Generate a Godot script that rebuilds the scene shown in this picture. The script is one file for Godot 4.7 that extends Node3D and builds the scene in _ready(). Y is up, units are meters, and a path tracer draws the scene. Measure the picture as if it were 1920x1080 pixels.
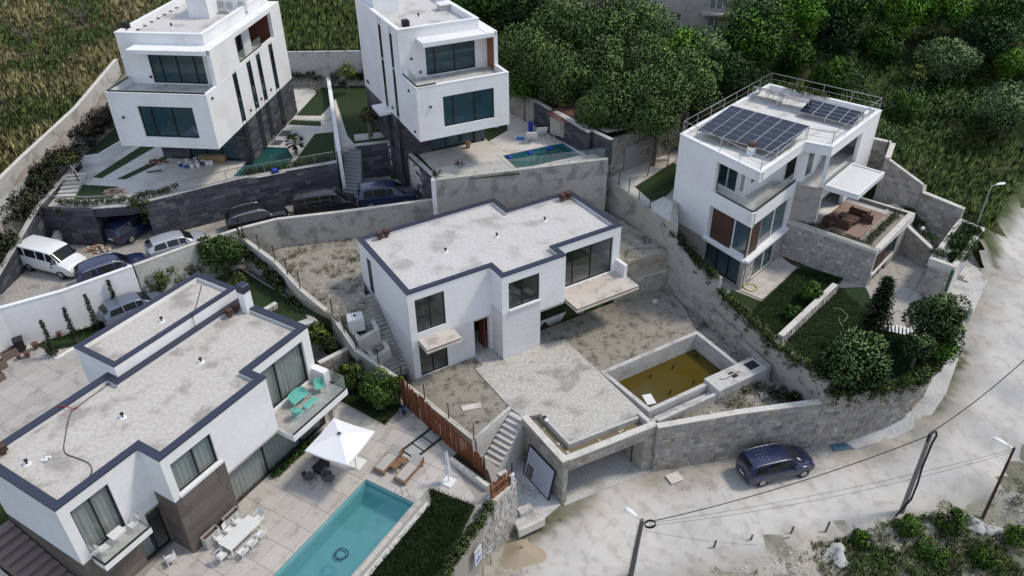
extends Node3D
# A hillside estate of white villas seen from above. Units are metres, y is up; y = 0 is the gravel road beside the parked minivan.

class MB:
	var v := PackedVector3Array()
	var n := PackedVector3Array()
	var c := PackedColorArray()
	var u := PackedVector2Array()
	var i := PackedInt32Array()
	var col := Color(1, 1, 1)

	func quadn(a: Vector3, b: Vector3, d: Vector3, e: Vector3, nn: Vector3) -> void:
		var q := v.size()
		var real := (d - a).cross(b - a)
		var f := real.normalized()
		if f == Vector3.ZERO:
			f = ((e - a).cross(d - a)).normalized()
		if f.dot(nn) < 0:
			v.append_array([a, e, d, b])
			f = -f
			u.append_array([Vector2(0, 1), Vector2(0, 0), Vector2(1, 0), Vector2(1, 1)])
		else:
			v.append_array([a, b, d, e])
			u.append_array([Vector2(0, 1), Vector2(1, 1), Vector2(1, 0), Vector2(0, 0)])
		n.append_array([f, f, f, f])
		c.append_array([col, col, col, col])
		i.append_array([q, q + 1, q + 2, q, q + 2, q + 3])

	func tri(a: Vector3, b: Vector3, d: Vector3, nn: Vector3) -> void:
		var q := v.size()
		var f := (d - a).cross(b - a).normalized()
		if f.dot(nn) < 0:
			v.append_array([a, d, b])
			f = -f
		else:
			v.append_array([a, b, d])
		n.append_array([f, f, f])
		c.append_array([col, col, col])
		u.append_array([Vector2.ZERO, Vector2.ZERO, Vector2.ZERO])
		i.append_array([q, q + 1, q + 2])

	func hexa(p: Array) -> void:
		var m := Vector3.ZERO
		for k in 8:
			m += p[k] / 8.0
		for f in [[0, 1, 2, 3], [4, 5, 6, 7], [0, 1, 5, 4], [1, 2, 6, 5], [2, 3, 7, 6], [3, 0, 4, 7]]:
			var g: Vector3 = (p[f[0]] + p[f[1]] + p[f[2]] + p[f[3]]) / 4.0
			quadn(p[f[0]], p[f[1]], p[f[2]], p[f[3]], g - m)

	func box(at: Vector3, s: Vector3, b := Basis()) -> void:
		var h := s * 0.5
		var p := []
		for y in [-h.y, h.y]:
			for k in [[-1, -1], [1, -1], [1, 1], [-1, 1]]:
				p.append(at + b * Vector3(k[0] * h.x, y, k[1] * h.z))
		hexa(p)

	func span(a: Vector3, b: Vector3) -> void:
		box((a + b) * 0.5, (b - a).abs())

	func sp(a: float, b: float, d: float, e: float, f: float, g: float) -> void:
		span(Vector3(a, b, d), Vector3(e, f, g))

	func bev(at: Vector3, s: Vector3, r: float, b := Basis()) -> void:
		var h := s * 0.5
		var rings := [[-h.y, 0.0], [h.y - r, 0.0], [h.y, r]]
		var loops := []
		for g in rings:
			var w: float = h.x - g[1]
			var d: float = h.z - g[1]
			var l := []
			for k in [[-w + r, -d], [w - r, -d], [w, -d + r], [w, d - r], [w - r, d], [-w + r, d], [-w, d - r], [-w, -d + r]]:
				l.append(at + b * Vector3(k[0], g[0], k[1]))
			loops.append(l)
		for g in 2:
			for k in 8:
				var j: int = (k + 1) % 8
				var mid: Vector3 = (loops[g][k] + loops[g][j]) * 0.5
				quadn(loops[g][k], loops[g][j], loops[g + 1][j], loops[g + 1][k], mid - at + b.y * 0.2 * g)
		for k in range(1, 7):
			tri(loops[2][0], loops[2][k], loops[2][k + 1], b.y)
			tri(loops[0][0], loops[0][k], loops[0][k + 1], -b.y)

	func bar(a: Vector3, b: Vector3, w: float, h := -1.0) -> void:
		var d := (b - a).normalized()
		var s := d.cross(Vector3.UP)
		if s.length() < 0.01:
			s = Vector3.RIGHT
		s = s.normalized()
		var t := s.cross(d).normalized()
		box((a + b) * 0.5, Vector3(w, w if h < 0 else h, a.distance_to(b)), Basis(s, t, -d))

	func tube(p: Array, r: Variant, sides := 6, caps := true) -> void:
		var start := v.size()
		var ref := Vector3.UP
		for k in p.size():
			var d: Vector3 = (p[mini(k + 1, p.size() - 1)] - p[maxi(k - 1, 0)]).normalized()
			if absf(d.dot(ref)) > 0.95:
				ref = Vector3.RIGHT if absf(d.y) > 0.7 else Vector3.UP
			var s := d.cross(ref).normalized()
			var t := s.cross(d)
			var rr: float = r[k] if r is Array else r
			for j in sides:
				var a := TAU * j / sides
				var o := s * cos(a) + t * sin(a)
				v.append(p[k] + o * rr)
				n.append(o)
				c.append(col)
				u.append(Vector2.ZERO)
		for k in p.size() - 1:
			for j in sides:
				var a := start + k * sides + j
				var b := start + k * sides + (j + 1) % sides
				i.append_array([a, b, b + sides, a, b + sides, a + sides])
		if caps:
			for e in [0, p.size() - 1]:
				var q: int = start + e * sides
				var d: Vector3 = (p[e] - p[1 if e == 0 else e - 1]).normalized()
				for j in range(1, sides - 1):
					tri(v[q], v[q + j], v[q + j + 1], d)

	func lathe(at: Vector3, prof: Array, sides := 10) -> void:
		var start := v.size()
		for k in prof.size():
			var k0: Array = prof[maxi(k - 1, 0)]
			var k1: Array = prof[mini(k + 1, prof.size() - 1)]
			var sl := Vector2(k1[1] - k0[1], -(k1[0] - k0[0])).normalized()
			for j in sides:
				var a := TAU * j / sides
				v.append(at + Vector3(cos(a) * prof[k][0], prof[k][1], sin(a) * prof[k][0]))
				n.append(Vector3(cos(a) * sl.x, sl.y, sin(a) * sl.x))
				c.append(col)
				u.append(Vector2.ZERO)
		for k in prof.size() - 1:
			for j in sides:
				var a := start + k * sides + j
				var b := start + k * sides + (j + 1) % sides
				i.append_array([a, b + sides, a + sides, a, b, b + sides])
		var q := start + (prof.size() - 1) * sides
		if prof[-1][0] > 0.001:
			for j in range(1, sides - 1):
				tri(v[q], v[q + j], v[q + j + 1], Vector3.UP)

	func prism(poly: PackedVector2Array, y0: float, y1: float, bottom := false) -> void:
		var area := 0.0
		for k in poly.size():
			var a := poly[k]
			var b := poly[(k + 1) % poly.size()]
			area += a.x * b.y - b.x * a.y
		var t := Geometry2D.triangulate_polygon(poly)
		for k in range(0, t.size(), 3):
			var a := poly[t[k]]
			var b := poly[t[k + 1]]
			var d := poly[t[k + 2]]
			tri(Vector3(a.x, y1, a.y), Vector3(b.x, y1, b.y), Vector3(d.x, y1, d.y), Vector3.UP)
			if bottom:
				tri(Vector3(a.x, y0, a.y), Vector3(b.x, y0, b.y), Vector3(d.x, y0, d.y), Vector3.DOWN)
		if y1 - y0 < 0.0005:
			return
		for k in poly.size():
			var a := poly[k]
			var b := poly[(k + 1) % poly.size()]
			var o := Vector3(b.y - a.y, 0, -(b.x - a.x)) * signf(area)
			quadn(Vector3(a.x, y0, a.y), Vector3(b.x, y0, b.y), Vector3(b.x, y1, b.y), Vector3(a.x, y1, a.y), o)

	func grid(rows: Array, flip := false) -> void:
		var start := v.size()
		var w: int = rows[0].size()
		for r in rows.size():
			for k in w:
				var a: Vector3 = rows[r][maxi(k - 1, 0)]
				var b: Vector3 = rows[r][mini(k + 1, w - 1)]
				var d: Vector3 = rows[maxi(r - 1, 0)][k]
				var e: Vector3 = rows[mini(r + 1, rows.size() - 1)][k]
				var nn := (b - a).cross(e - d).normalized()
				v.append(rows[r][k])
				n.append(-nn if flip else nn)
				c.append(col)
				u.append(Vector2(float(k) / (w - 1), float(r) / (rows.size() - 1)))
		for r in rows.size() - 1:
			for k in w - 1:
				var a := start + r * w + k
				if flip:
					i.append_array([a, a + 1, a + w + 1, a, a + w + 1, a + w])
				else:
					i.append_array([a, a + w + 1, a + 1, a, a + w, a + w + 1])

	func leaf(at: Vector3, dir: Vector3, side: Vector3, l: float, w: float, nn: Vector3) -> void:
		var q := v.size()
		v.append_array([at, at + dir * l * 0.45 + side * w, at + dir * l, at + dir * l * 0.45 - side * w])
		n.append_array([nn, nn, nn, nn])
		c.append_array([col, col, col, col])
		u.append_array([Vector2.ZERO, Vector2.ZERO, Vector2.ZERO, Vector2.ZERO])
		i.append_array([q, q + 1, q + 2, q, q + 2, q + 3])

	func mesh() -> ArrayMesh:
		var a := []
		a.resize(Mesh.ARRAY_MAX)
		a[Mesh.ARRAY_VERTEX] = v
		a[Mesh.ARRAY_NORMAL] = n
		a[Mesh.ARRAY_COLOR] = c
		a[Mesh.ARRAY_TEX_UV] = u
		a[Mesh.ARRAY_INDEX] = i
		var m := ArrayMesh.new()
		m.add_surface_from_arrays(Mesh.PRIMITIVE_TRIANGLES, a)
		return m

var used := {}
var rng := RandomNumberGenerator.new()
var M := {}
const EYE := Vector3(0, 38.5, 0)

const UP := Vector3.UP
const RIGHT := Vector3.RIGHT

func V3(x: float, y: float, z: float) -> Vector3:
	return Vector3(x, y, z)

func V2(x: float, y: float) -> Vector2:
	return Vector2(x, y)

func rr(a: float, b: float) -> float:
	return rng.randf_range(a, b)

func numbered(called: String) -> String:
	var k: int = used.get(called, 0)
	used[called] = k + 1
	return called if k == 0 else "%s_%03d" % [called, k]

func tag(o: Node3D, label: String, category: String, group := "") -> Node3D:
	o.set_meta("label", label)
	o.set_meta("category", category)
	if group:
		o.set_meta("group", group)
	return o

func thing(called: String, label: String, category: String, at := Vector3.ZERO, turn := 0.0, group := "") -> Node3D:
	var o := Node3D.new()
	o.name = numbered(called)
	add_child(o)
	o.position = at
	o.rotation.y = turn
	return tag(o, label, category, group)

func obj(called: String, shape: Variant, m: Material, parent: Node3D = self) -> MeshInstance3D:
	var o := MeshInstance3D.new()
	o.mesh = shape.mesh() if shape is MB else shape
	o.material_override = m
	o.name = numbered(called) if parent == self else called
	parent.add_child(o, true)
	return o

func struct(called: String, shape: Variant, m: Material) -> MeshInstance3D:
	var o := obj(called, shape, m)
	o.set_meta("kind", "structure")
	return o

func stuff(o: Node3D) -> Node3D:
	o.set_meta("kind", "stuff")
	return o

func dup(root: Node3D, at: Vector3, turn: float, label: String, group := "", size := 1.0) -> Node3D:
	var o: Node3D = root.duplicate()
	var base := String(root.name).rstrip("0123456789").trim_suffix("_")
	o.name = numbered(base)
	add_child(o)
	o.position = at
	o.rotation.y = turn
	o.scale = Vector3.ONE * size
	o.set_meta("label", label)
	if group:
		o.set_meta("group", group)
	return o

func pv(a: Array) -> PackedVector2Array:
	return PackedVector2Array(a)

func v3(a: Vector2, y: float) -> Vector3:
	return V3(a.x, y, a.y)

func noise_tex(sd: int, freq: float, ramp: Array, octaves := 4, size := 512, kind := FastNoiseLite.TYPE_SIMPLEX_SMOOTH) -> NoiseTexture2D:
	var f := FastNoiseLite.new()
	f.seed = sd
	f.noise_type = kind
	f.frequency = freq
	f.fractal_octaves = octaves
	var g := Gradient.new()
	var offs := PackedFloat32Array()
	var cols := PackedColorArray()
	for k in ramp.size():
		offs.append(ramp[k][0])
		cols.append((ramp[k][1] as Color).linear_to_srgb())
	g.offsets = offs
	g.colors = cols
	var t := NoiseTexture2D.new()
	t.width = size
	t.height = size
	t.seamless = true
	t.noise = f
	t.color_ramp = g
	return t

func lin(r: float, g: float, b: float) -> Color:
	return Color(r, g, b)

var bumps := {}
var stains := {}

func surf(called: String, a: Color, b: Color, metres := 1.0, rough := 0.85, bump := 0.0, stain := 0.0, tinted := false, freq := 0.02) -> StandardMaterial3D:
	var m := StandardMaterial3D.new()
	m.resource_name = called
	m.roughness = rough
	m.albedo_texture = noise_tex(called.hash() % 1000, freq, [[0.25, a], [0.5, a.lerp(b, 0.5)], [0.75, b]], 5)
	m.uv1_triplanar = true
	m.uv1_world_triplanar = true
	m.uv1_scale = Vector3.ONE / metres
	if bump > 0:
		if not bumps.has("b"):
			bumps.b = noise_tex(77, 0.045, [[0.0, Color.BLACK], [1.0, Color.WHITE]], 5)
		m.heightmap_enabled = true
		m.heightmap_texture = bumps.b
		m.heightmap_scale = bump
	if stain > 0:
		var key := snappedf(stain, 0.05)
		if not stains.has(key):
			var lo := 1.0 - key
			stains[key] = noise_tex(31 + int(key * 100), 0.012, [[0.2, Color(lo, lo * 0.985, lo * 0.96)], [0.42, Color(0.97, 0.965, 0.96)], [0.7, Color(1, 1, 1)]], 6)
		m.detail_enabled = true
		m.detail_albedo = stains[key]
		m.detail_blend_mode = BaseMaterial3D.BLEND_MODE_MUL
		m.detail_uv_layer = BaseMaterial3D.DETAIL_UV_2
		m.uv2_triplanar = true
		m.uv2_world_triplanar = true
		m.uv2_scale = Vector3.ONE / (metres * 5.3 + 2.0)
	m.vertex_color_use_as_albedo = tinted
	return m

func plain(called: String, a: Color, rough := 0.6, metal := 0.0, tinted := false) -> StandardMaterial3D:
	var m := StandardMaterial3D.new()
	m.resource_name = called
	m.albedo_color = a.linear_to_srgb()
	m.roughness = rough
	m.metallic = metal
	m.vertex_color_use_as_albedo = tinted
	return m

func glassy(called: String, a: Color, alpha: float) -> StandardMaterial3D:
	var m := plain(called, a, 0.03)
	var s := a.linear_to_srgb()
	m.albedo_color = Color(s.r, s.g, s.b, alpha)
	m.transparency = BaseMaterial3D.TRANSPARENCY_ALPHA
	return m

func leafy(called: String, back := 0.25) -> StandardMaterial3D:
	var m := plain(called, Color(1, 1, 1), 0.7, 0.0, true)
	m.backlight_enabled = true
	m.backlight = Color(back, back, back)
	m.cull_mode = BaseMaterial3D.CULL_DISABLED
	return m

func paint(called: String, a: Color) -> StandardMaterial3D:
	var m := plain(called, a, 0.35, 0.25)
	m.clearcoat_enabled = true
	m.clearcoat = 0.8
	m.clearcoat_roughness = 0.08
	return m

func make_materials() -> void:
	M.white = surf("white_render", lin(0.74, 0.75, 0.76), lin(0.8, 0.8, 0.8), 4.0, 0.9, 0.3, 0.08)
	M.primer = surf("grey_render", lin(0.6, 0.6, 0.61), lin(0.68, 0.68, 0.68), 3.0, 0.92, 0.5, 0.1)
	M.roof = surf("roof_membrane", lin(0.5, 0.48, 0.46), lin(0.57, 0.55, 0.53), 3.4, 0.9, 0.4, 0.3)
	M.roof5 = surf("roof_membrane_worn", lin(0.45, 0.42, 0.385), lin(0.54, 0.51, 0.475), 3.0, 0.9, 0.4, 0.35)
	M.screed = surf("concrete_screed", lin(0.4, 0.38, 0.34), lin(0.52, 0.5, 0.46), 3.0, 0.9, 0.8, 0.35)
	M.coping = plain("anthracite_trim", lin(0.04, 0.046, 0.075), 0.45, 0.3)
	M.frame = plain("black_frame", lin(0.012, 0.013, 0.016), 0.4, 0.2)
	M.white_metal = plain("white_metal", lin(0.72, 0.72, 0.72), 0.45)
	M.steel = plain("steel", lin(0.5, 0.5, 0.5), 0.3, 0.9)
	M.dark = plain("dark_metal", lin(0.02, 0.02, 0.022), 0.55, 0.3)
	M.vent = surf("brown_vent", lin(0.05, 0.025, 0.02), lin(0.09, 0.045, 0.035), 0.5, 0.6)
	M.glass = glassy("window_glass", lin(0.03, 0.045, 0.04), 0.28)
	M.blueglass = glassy("blue_window_glass", lin(0.01, 0.075, 0.1), 0.52)
	M.rail = glassy("balustrade_glass", lin(0.5, 0.6, 0.58), 0.12)
	M.concrete = surf("board_marked_concrete", lin(0.3, 0.29, 0.26), lin(0.46, 0.45, 0.42), 1.6, 0.92, 1.5, 0.45)
	M.newconcrete = surf("pale_concrete", lin(0.42, 0.41, 0.39), lin(0.56, 0.55, 0.53), 2.0, 0.9, 0.8, 0.3)
	M.stone_cap = surf("pale_stone_cap", lin(0.5, 0.48, 0.43), lin(0.66, 0.63, 0.58), 0.9, 0.85, 0.8, 0.2)
	M.stones = surf("rubble_stone", lin(0.75, 0.75, 0.75), lin(1, 1, 1), 0.7, 0.95, 2.0, 0.2, true)
	M.mortar = surf("mortar", lin(0.33, 0.31, 0.28), lin(0.44, 0.41, 0.37), 0.8, 0.95, 1.0, 0.3)
	M.slates = surf("slate_stone", lin(0.7, 0.7, 0.7), lin(1, 1, 1), 0.6, 0.7, 1.0, 0.2, true)
	M.slate_gap = surf("slate_joint", lin(0.035, 0.037, 0.045), lin(0.06, 0.062, 0.07), 0.6, 0.8, 0.6)
	M.gravel = surf("pale_gravel", lin(0.26, 0.235, 0.19), lin(0.5, 0.46, 0.39), 0.9, 0.95, 4.0, 0.35)
	M.ground = surf("hillside_soil", lin(0.6, 0.6, 0.6), lin(1.0, 1.0, 1.0), 1.4, 0.95, 4.0, 0.35, true)
	M.road = surf("dusty_road", lin(0.8, 0.8, 0.8), lin(1.0, 1.0, 1.0), 0.8, 0.95, 2.0, 0.2, true)
	M.drive = surf("drive_paving", lin(0.27, 0.25, 0.225), lin(0.4, 0.375, 0.34), 2.4, 0.85, 0.5, 0.3)
	M.lawn = surf("mown_lawn", lin(0.016, 0.038, 0.006), lin(0.035, 0.068, 0.012), 0.5, 0.95, 4.0, 0.3, false, 0.05)
	M.tile = surf("porcelain_paving", lin(0.82, 0.82, 0.82), lin(1, 1, 1), 1.3, 0.7, 0.3, 0.25, true)
	M.grout = surf("paving_joint", lin(0.26, 0.245, 0.22), lin(0.32, 0.3, 0.27), 1.0, 0.9)
	M.cladding = surf("brown_porcelain", lin(0.8, 0.8, 0.8), lin(1, 1, 1), 0.9, 0.6, 0.4, 0.15, true)
	M.timber = surf("rust_timber", lin(0.7, 0.7, 0.7), lin(1, 1, 1), 0.3, 0.75, 0.8, 0.0, true)
	M.wood = surf("teak", lin(0.17, 0.085, 0.04), lin(0.26, 0.14, 0.07), 0.3, 0.6)
	M.brownwood = surf("brown_shutter", lin(0.045, 0.022, 0.014), lin(0.075, 0.037, 0.024), 0.4, 0.6)
	M.pooltile = surf("pool_mosaic", lin(0.16, 0.42, 0.44), lin(0.2, 0.48, 0.5), 0.8, 0.4, 0.0, 0.08)
	M.pooldark = surf("deep_pool_mosaic", lin(0.05, 0.2, 0.22), lin(0.08, 0.27, 0.28), 0.8, 0.4, 0.0, 0.15)
	M.water = glassy("pool_water", lin(0.02, 0.2, 0.23), 0.35)
	M.deepwater = glassy("green_pool_water", lin(0.01, 0.12, 0.12), 0.5)
	M.murky = plain("murky_water", lin(0.075, 0.056, 0.008), 0.06)
	M.murky.metallic_specular = 0.35
	M.puddle = surf("silty_water", lin(0.14, 0.11, 0.06), lin(0.24, 0.2, 0.13), 1.0, 0.25)
	M.fabric = surf("cushion", lin(0.36, 0.34, 0.31), lin(0.44, 0.42, 0.38), 0.2, 0.95, 0.3)
	M.canvas = plain("white_canvas", lin(0.78, 0.78, 0.79), 0.9)
	M.canvas.backlight_enabled = true
	M.canvas.backlight = Color(0.3, 0.3, 0.3)
	M.curtain = plain("curtain", lin(0.42, 0.46, 0.44), 0.95)
	M.mint = plain("mint_metal", lin(0.13, 0.42, 0.36), 0.5)
	M.plastic = plain("white_plastic", lin(0.72, 0.72, 0.7), 0.5)
	M.black = plain("black_plastic", lin(0.012, 0.012, 0.014), 0.5)
	M.rubber = plain("rubber", lin(0.012, 0.012, 0.012), 0.8)
	M.bark = surf("bark", lin(0.1, 0.085, 0.07), lin(0.2, 0.17, 0.14), 0.4, 0.95, 2.0)
	M.leaf = leafy("leaves")
	M.solar = plain("solar_cells", lin(0.012, 0.014, 0.03), 0.12, 0.3)
	M.lens = glassy("lamp_lens", lin(0.6, 0.6, 0.6), 0.5)
	M.blue = plain("blue_plastic", lin(0.01, 0.03, 0.35), 0.5)
	M.red = plain("tail_light", lin(0.3, 0.01, 0.01), 0.3)
	M.terracotta = surf("clay_tile", lin(0.75, 0.75, 0.75), lin(1, 1, 1), 0.5, 0.85, 0.5, 0.0, true)
	M.interior = plain("interior_wall", lin(0.5, 0.5, 0.46), 0.9)
	M.paving = surf("pale_paving", lin(0.5, 0.47, 0.43), lin(0.6, 0.57, 0.53), 2.4, 0.8, 0.4, 0.25)
	M.deck = surf("composite_deck", lin(0.27, 0.2, 0.16), lin(0.33, 0.25, 0.2), 1.0, 0.8, 0.3)

var cube: BoxMesh

func piece(called: String, at: Vector3, s: Vector3, m: Material, parent: Node3D, turn := 0.0) -> MeshInstance3D:
	if cube == null:
		cube = BoxMesh.new()
	var o := obj(called, cube, m, parent)
	o.transform = Transform3D(Basis(UP, turn) * Basis.from_scale(s), at)
	return o

func stone_face(parent: Node3D, a0: Vector3, b0: Vector3, a1: Vector3, b1: Vector3, out: Vector3, row: float, lng: float, jit: float, proud: Vector2, tones: Array, m: Material, called := "stone", most := 220, origin := Vector3.ZERO) -> void:
	var hgt := ((a1 - a0).length() + (b1 - b0).length()) * 0.5
	var wid := maxf((b0 - a0).length(), (b1 - a1).length())
	var rows := maxi(1, roundi(hgt / row))
	var list := []
	var edges := [0.0]
	for r in rows:
		edges.append(edges[-1] + rr(0.75, 1.25))
	for r in edges.size():
		edges[r] /= edges[-1] if edges[-1] > 0 else 1.0
	var tot: float = edges[-1]
	for r in rows:
		var x := -rng.randf() * lng * 0.8
		while x < wid:
			var w := lng * rr(0.55, 1.5)
			var s0 := clampf(x / wid, 0, 1)
			var s1 := clampf((x + w) / wid, 0, 1)
			x += w
			if (s1 - s0) * wid < 0.08:
				continue
			var t0: float = edges[r] / tot
			var t1: float = edges[r + 1] / tot
			var gap := 0.012
			var q := []
			for k in [[s0, t0], [s1, t0], [s1, t1], [s0, t1]]:
				var sx: float = k[0]
				var ty: float = k[1]
				var js := rr(0.0, jit) * lng / wid * (1.0 if sx == s0 else -1.0)
				var jt := rr(0.0, jit) * row / hgt * (1.0 if ty == t0 else -1.0)
				sx += js + gap / wid * (1.0 if sx == s0 else -1.0)
				ty += jt + gap / hgt * (1.0 if ty == t0 else -1.0)
				q.append(a0.lerp(b0, sx).lerp(a1.lerp(b1, sx), ty))
			var mid: Vector3 = (q[0] + q[1] + q[2] + q[3]) * 0.25
			list.append([(mid + origin).distance_to(EYE), q, mid])
	list.sort_custom(func(p, q): return p[0] < q[0])
	var rest := MB.new()
	for k in list.size():
		var mb := MB.new() if k < most else rest
		var tone: Color = tones[rng.randi() % tones.size()]
		mb.col = tone * rr(0.85, 1.15)
		var q: Array = list[k][1]
		var mid: Vector3 = list[k][2]
		var d := rr(proud.x, proud.y)
		var f := []
		for p in q:
			f.append((p as Vector3).lerp(mid, 0.06) + out * d * rr(0.8, 1.2))
		mb.quadn(f[0], f[1], f[2], f[3], out)
		for j in 4:
			var j2 := (j + 1) % 4
			mb.quadn(q[j], q[j2], f[j2], f[j], (q[j] + q[j2]) * 0.5 - mid)
		if k < most:
			obj(called, mb, m, parent)
	if rest.v.size():
		stuff(obj("small_" + called + "s", rest, m, parent))

const RUBBLE := [Color(0.36, 0.33, 0.29), Color(0.42, 0.39, 0.34), Color(0.32, 0.3, 0.28), Color(0.4, 0.35, 0.29), Color(0.48, 0.45, 0.4), Color(0.3, 0.27, 0.24), Color(0.38, 0.36, 0.35)]
const PALE := [Color(0.5, 0.49, 0.47), Color(0.56, 0.55, 0.53), Color(0.46, 0.45, 0.43), Color(0.6, 0.58, 0.55), Color(0.42, 0.41, 0.4)]
const SLATE := [Color(0.055, 0.06, 0.078), Color(0.07, 0.076, 0.095), Color(0.045, 0.048, 0.062), Color(0.085, 0.09, 0.108), Color(0.062, 0.066, 0.085), Color(0.12, 0.13, 0.14)]

func wall_run(t: Node3D, a: Vector3, b: Vector3, ya: float, yb: float, thick: float, m: Material, cap: Material, capname := "coping", proud := 0.03) -> Vector3:
	var d := V3(b.x - a.x, 0, b.z - a.z).normalized()
	var o := V3(-d.z, 0, d.x)
	var k := MB.new()
	var A := V3(a.x, 0, a.z) - t.position
	var B := V3(b.x, 0, b.z) - t.position
	A.y = 0
	B.y = 0
	var y := t.position.y
	var up := UP
	k.hexa([A + up * (ya - y), B + up * (yb - y), B - o * thick + up * (yb - y), A - o * thick + up * (ya - y), A + up * (a.y - y), B + up * (b.y - y), B - o * thick + up * (b.y - y), A - o * thick + up * (a.y - y)])
	obj("core", k, m, t)
	if cap:
		var c := MB.new()
		var e := o * proud
		c.hexa([A + e + up * (a.y - y), B + e + up * (b.y - y), B - o * thick - e + up * (b.y - y), A - o * thick - e + up * (a.y - y), A + e + up * (a.y - y + 0.07), B + e + up * (b.y - y + 0.07), B - o * thick - e + up * (b.y - y + 0.07), A - o * thick - e + up * (a.y - y + 0.07)])
		obj(capname, c, cap, t)
	return o

func wall_stones(t: Node3D, a: Vector3, b: Vector3, ya: float, yb: float, out: Vector3, kind := "rubble", most := 220, off := 0.0) -> void:
	var y := t.position
	var e := out * (off + 0.002)
	var a0 := V3(a.x, ya, a.z) - y + e
	var b0 := V3(b.x, yb, b.z) - y + e
	var a1 := a - y + e
	var b1 := b - y + e
	if kind == "slate":
		stone_face(t, a0, b0, a1, b1, out, 0.3, 0.75, 0.0, V2(0.008, 0.035), SLATE, M.slates, "slate_block", most, y)
	elif kind == "pale":
		stone_face(t, a0, b0, a1, b1, out, 0.38, 0.5, 0.16, V2(0.02, 0.055), PALE, M.stones, "stone", most, y)
	else:
		stone_face(t, a0, b0, a1, b1, out, 0.4, 0.55, 0.18, V2(0.02, 0.06), RUBBLE, M.stones, "stone", most, y)

func tiles(parent: Node3D, poly: PackedVector2Array, y: float, ang: float, w: float, l: float, tone: Color, called := "paving_slab", most := 240, stagger := 0.0, gap := 0.012) -> void:
	var c := Vector2.ZERO
	for p in poly:
		c += p / poly.size()
	var ex := V2(cos(ang), -sin(ang))
	var ez := V2(sin(ang), cos(ang))
	var lo := V2(1e9, 1e9)
	var hi := V2(-1e9, -1e9)
	for p in poly:
		var q := V2((p - c).dot(ex), (p - c).dot(ez))
		lo = lo.min(q)
		hi = hi.max(q)
	var list := []
	var r := 0
	var z := lo.y
	while z < hi.y:
		var x := lo.x - (l * stagger if r % 2 else 0.0)
		while x < hi.x:
			var quad := pv([c + ex * (x + gap) + ez * (z + gap), c + ex * (x + l - gap) + ez * (z + gap), c + ex * (x + l - gap) + ez * (z + w - gap), c + ex * (x + gap) + ez * (z + w - gap)])
			for g in Geometry2D.intersect_polygons(quad, poly):
				var area := 0.0
				for k in g.size():
					area += g[k].cross(g[(k + 1) % g.size()])
				if absf(area) > 0.03:
					list.append([v3(g[0], y).distance_to(EYE - parent.position), g])
			x += l
		z += w
		r += 1
	list.sort_custom(func(p, q): return p[0] < q[0])
	var rest := MB.new()
	for k in list.size():
		var mb := MB.new() if k < most else rest
		mb.col = tone * rr(0.93, 1.07)
		mb.prism(list[k][1], y, y + 0.02 + rr(0, 0.003))
		if k < most:
			obj(called, mb, M.tile, parent)
	if rest.v.size():
		stuff(obj("small_paving", rest, M.tile, parent))

var HILL := []      # (x, height, z) points that the ground passes near
var FLAT := []      # [polygon, level] of everything levelled, under which the ground is kept down
var FLATBOX := []

func ground_raw(x: float, z: float) -> float:
	var sw := 0.0
	var sh := 0.0
	for p in HILL:
		var dx: float = p.x - x
		var dz: float = p.z - z
		var d := dx * dx + dz * dz + 1.5
		var w := 1.0 / (d * d)
		sw += w
		sh += w * p.y
	return sh / sw

func ground_h(x: float, z: float) -> float:
	var h := ground_raw(x, z)
	var q := V2(x, z)
	if Geometry2D.is_point_in_polygon(q, ROAD):
		return h - 0.45
	for k in FLAT.size():
		if FLATBOX[k].has_point(q) and h > FLAT[k][1] - 0.6 and Geometry2D.is_point_in_polygon(q, FLAT[k][0]):
			h = FLAT[k][1] - 0.6
	return h

func level(poly: PackedVector2Array, y: float, grow := 1.3) -> void:
	var g := Geometry2D.offset_polygon(poly, grow)
	var p: PackedVector2Array = g[0] if g.size() else poly
	FLAT.append([p, y])
	var r := Rect2(p[0], Vector2.ZERO)
	for a in p:
		r = r.expand(a)
	FLATBOX.append(r)

func in_any(x: float, z: float) -> bool:
	var q := V2(x, z)
	for k in FLAT.size():
		if FLATBOX[k].has_point(q) and Geometry2D.is_point_in_polygon(q, FLAT[k][0]):
			return true
	return false

func holed(poly: PackedVector2Array, hole: PackedVector2Array) -> Array:
	var c := Vector2.ZERO
	for p in hole:
		c += p / hole.size()
	var out := []
	for s in [-1.0, 1.0]:
		var half := pv([c + V2(0, -400), c + V2(0, 400), c + V2(s * 400, 400), c + V2(s * 400, -400)])
		for a in Geometry2D.intersect_polygons(poly, half):
			for b in Geometry2D.clip_polygons(a, hole):
				out.append(b)
	return out

func terrace(called: String, poly: PackedVector2Array, y: float, foot: float, m: Material, hole := PackedVector2Array()) -> void:
	level(poly, y)
	var k := MB.new()
	for p in (holed(poly, hole) if hole.size() else [poly]):
		k.prism(p, foot, y)
	struct(called, k, m)

func sheet(called: String, poly: PackedVector2Array, y: float, m: Material, high := 0.03) -> MeshInstance3D:
	var k := MB.new()
	k.prism(poly, y, y + high)
	return struct(called, k, m)

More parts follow.
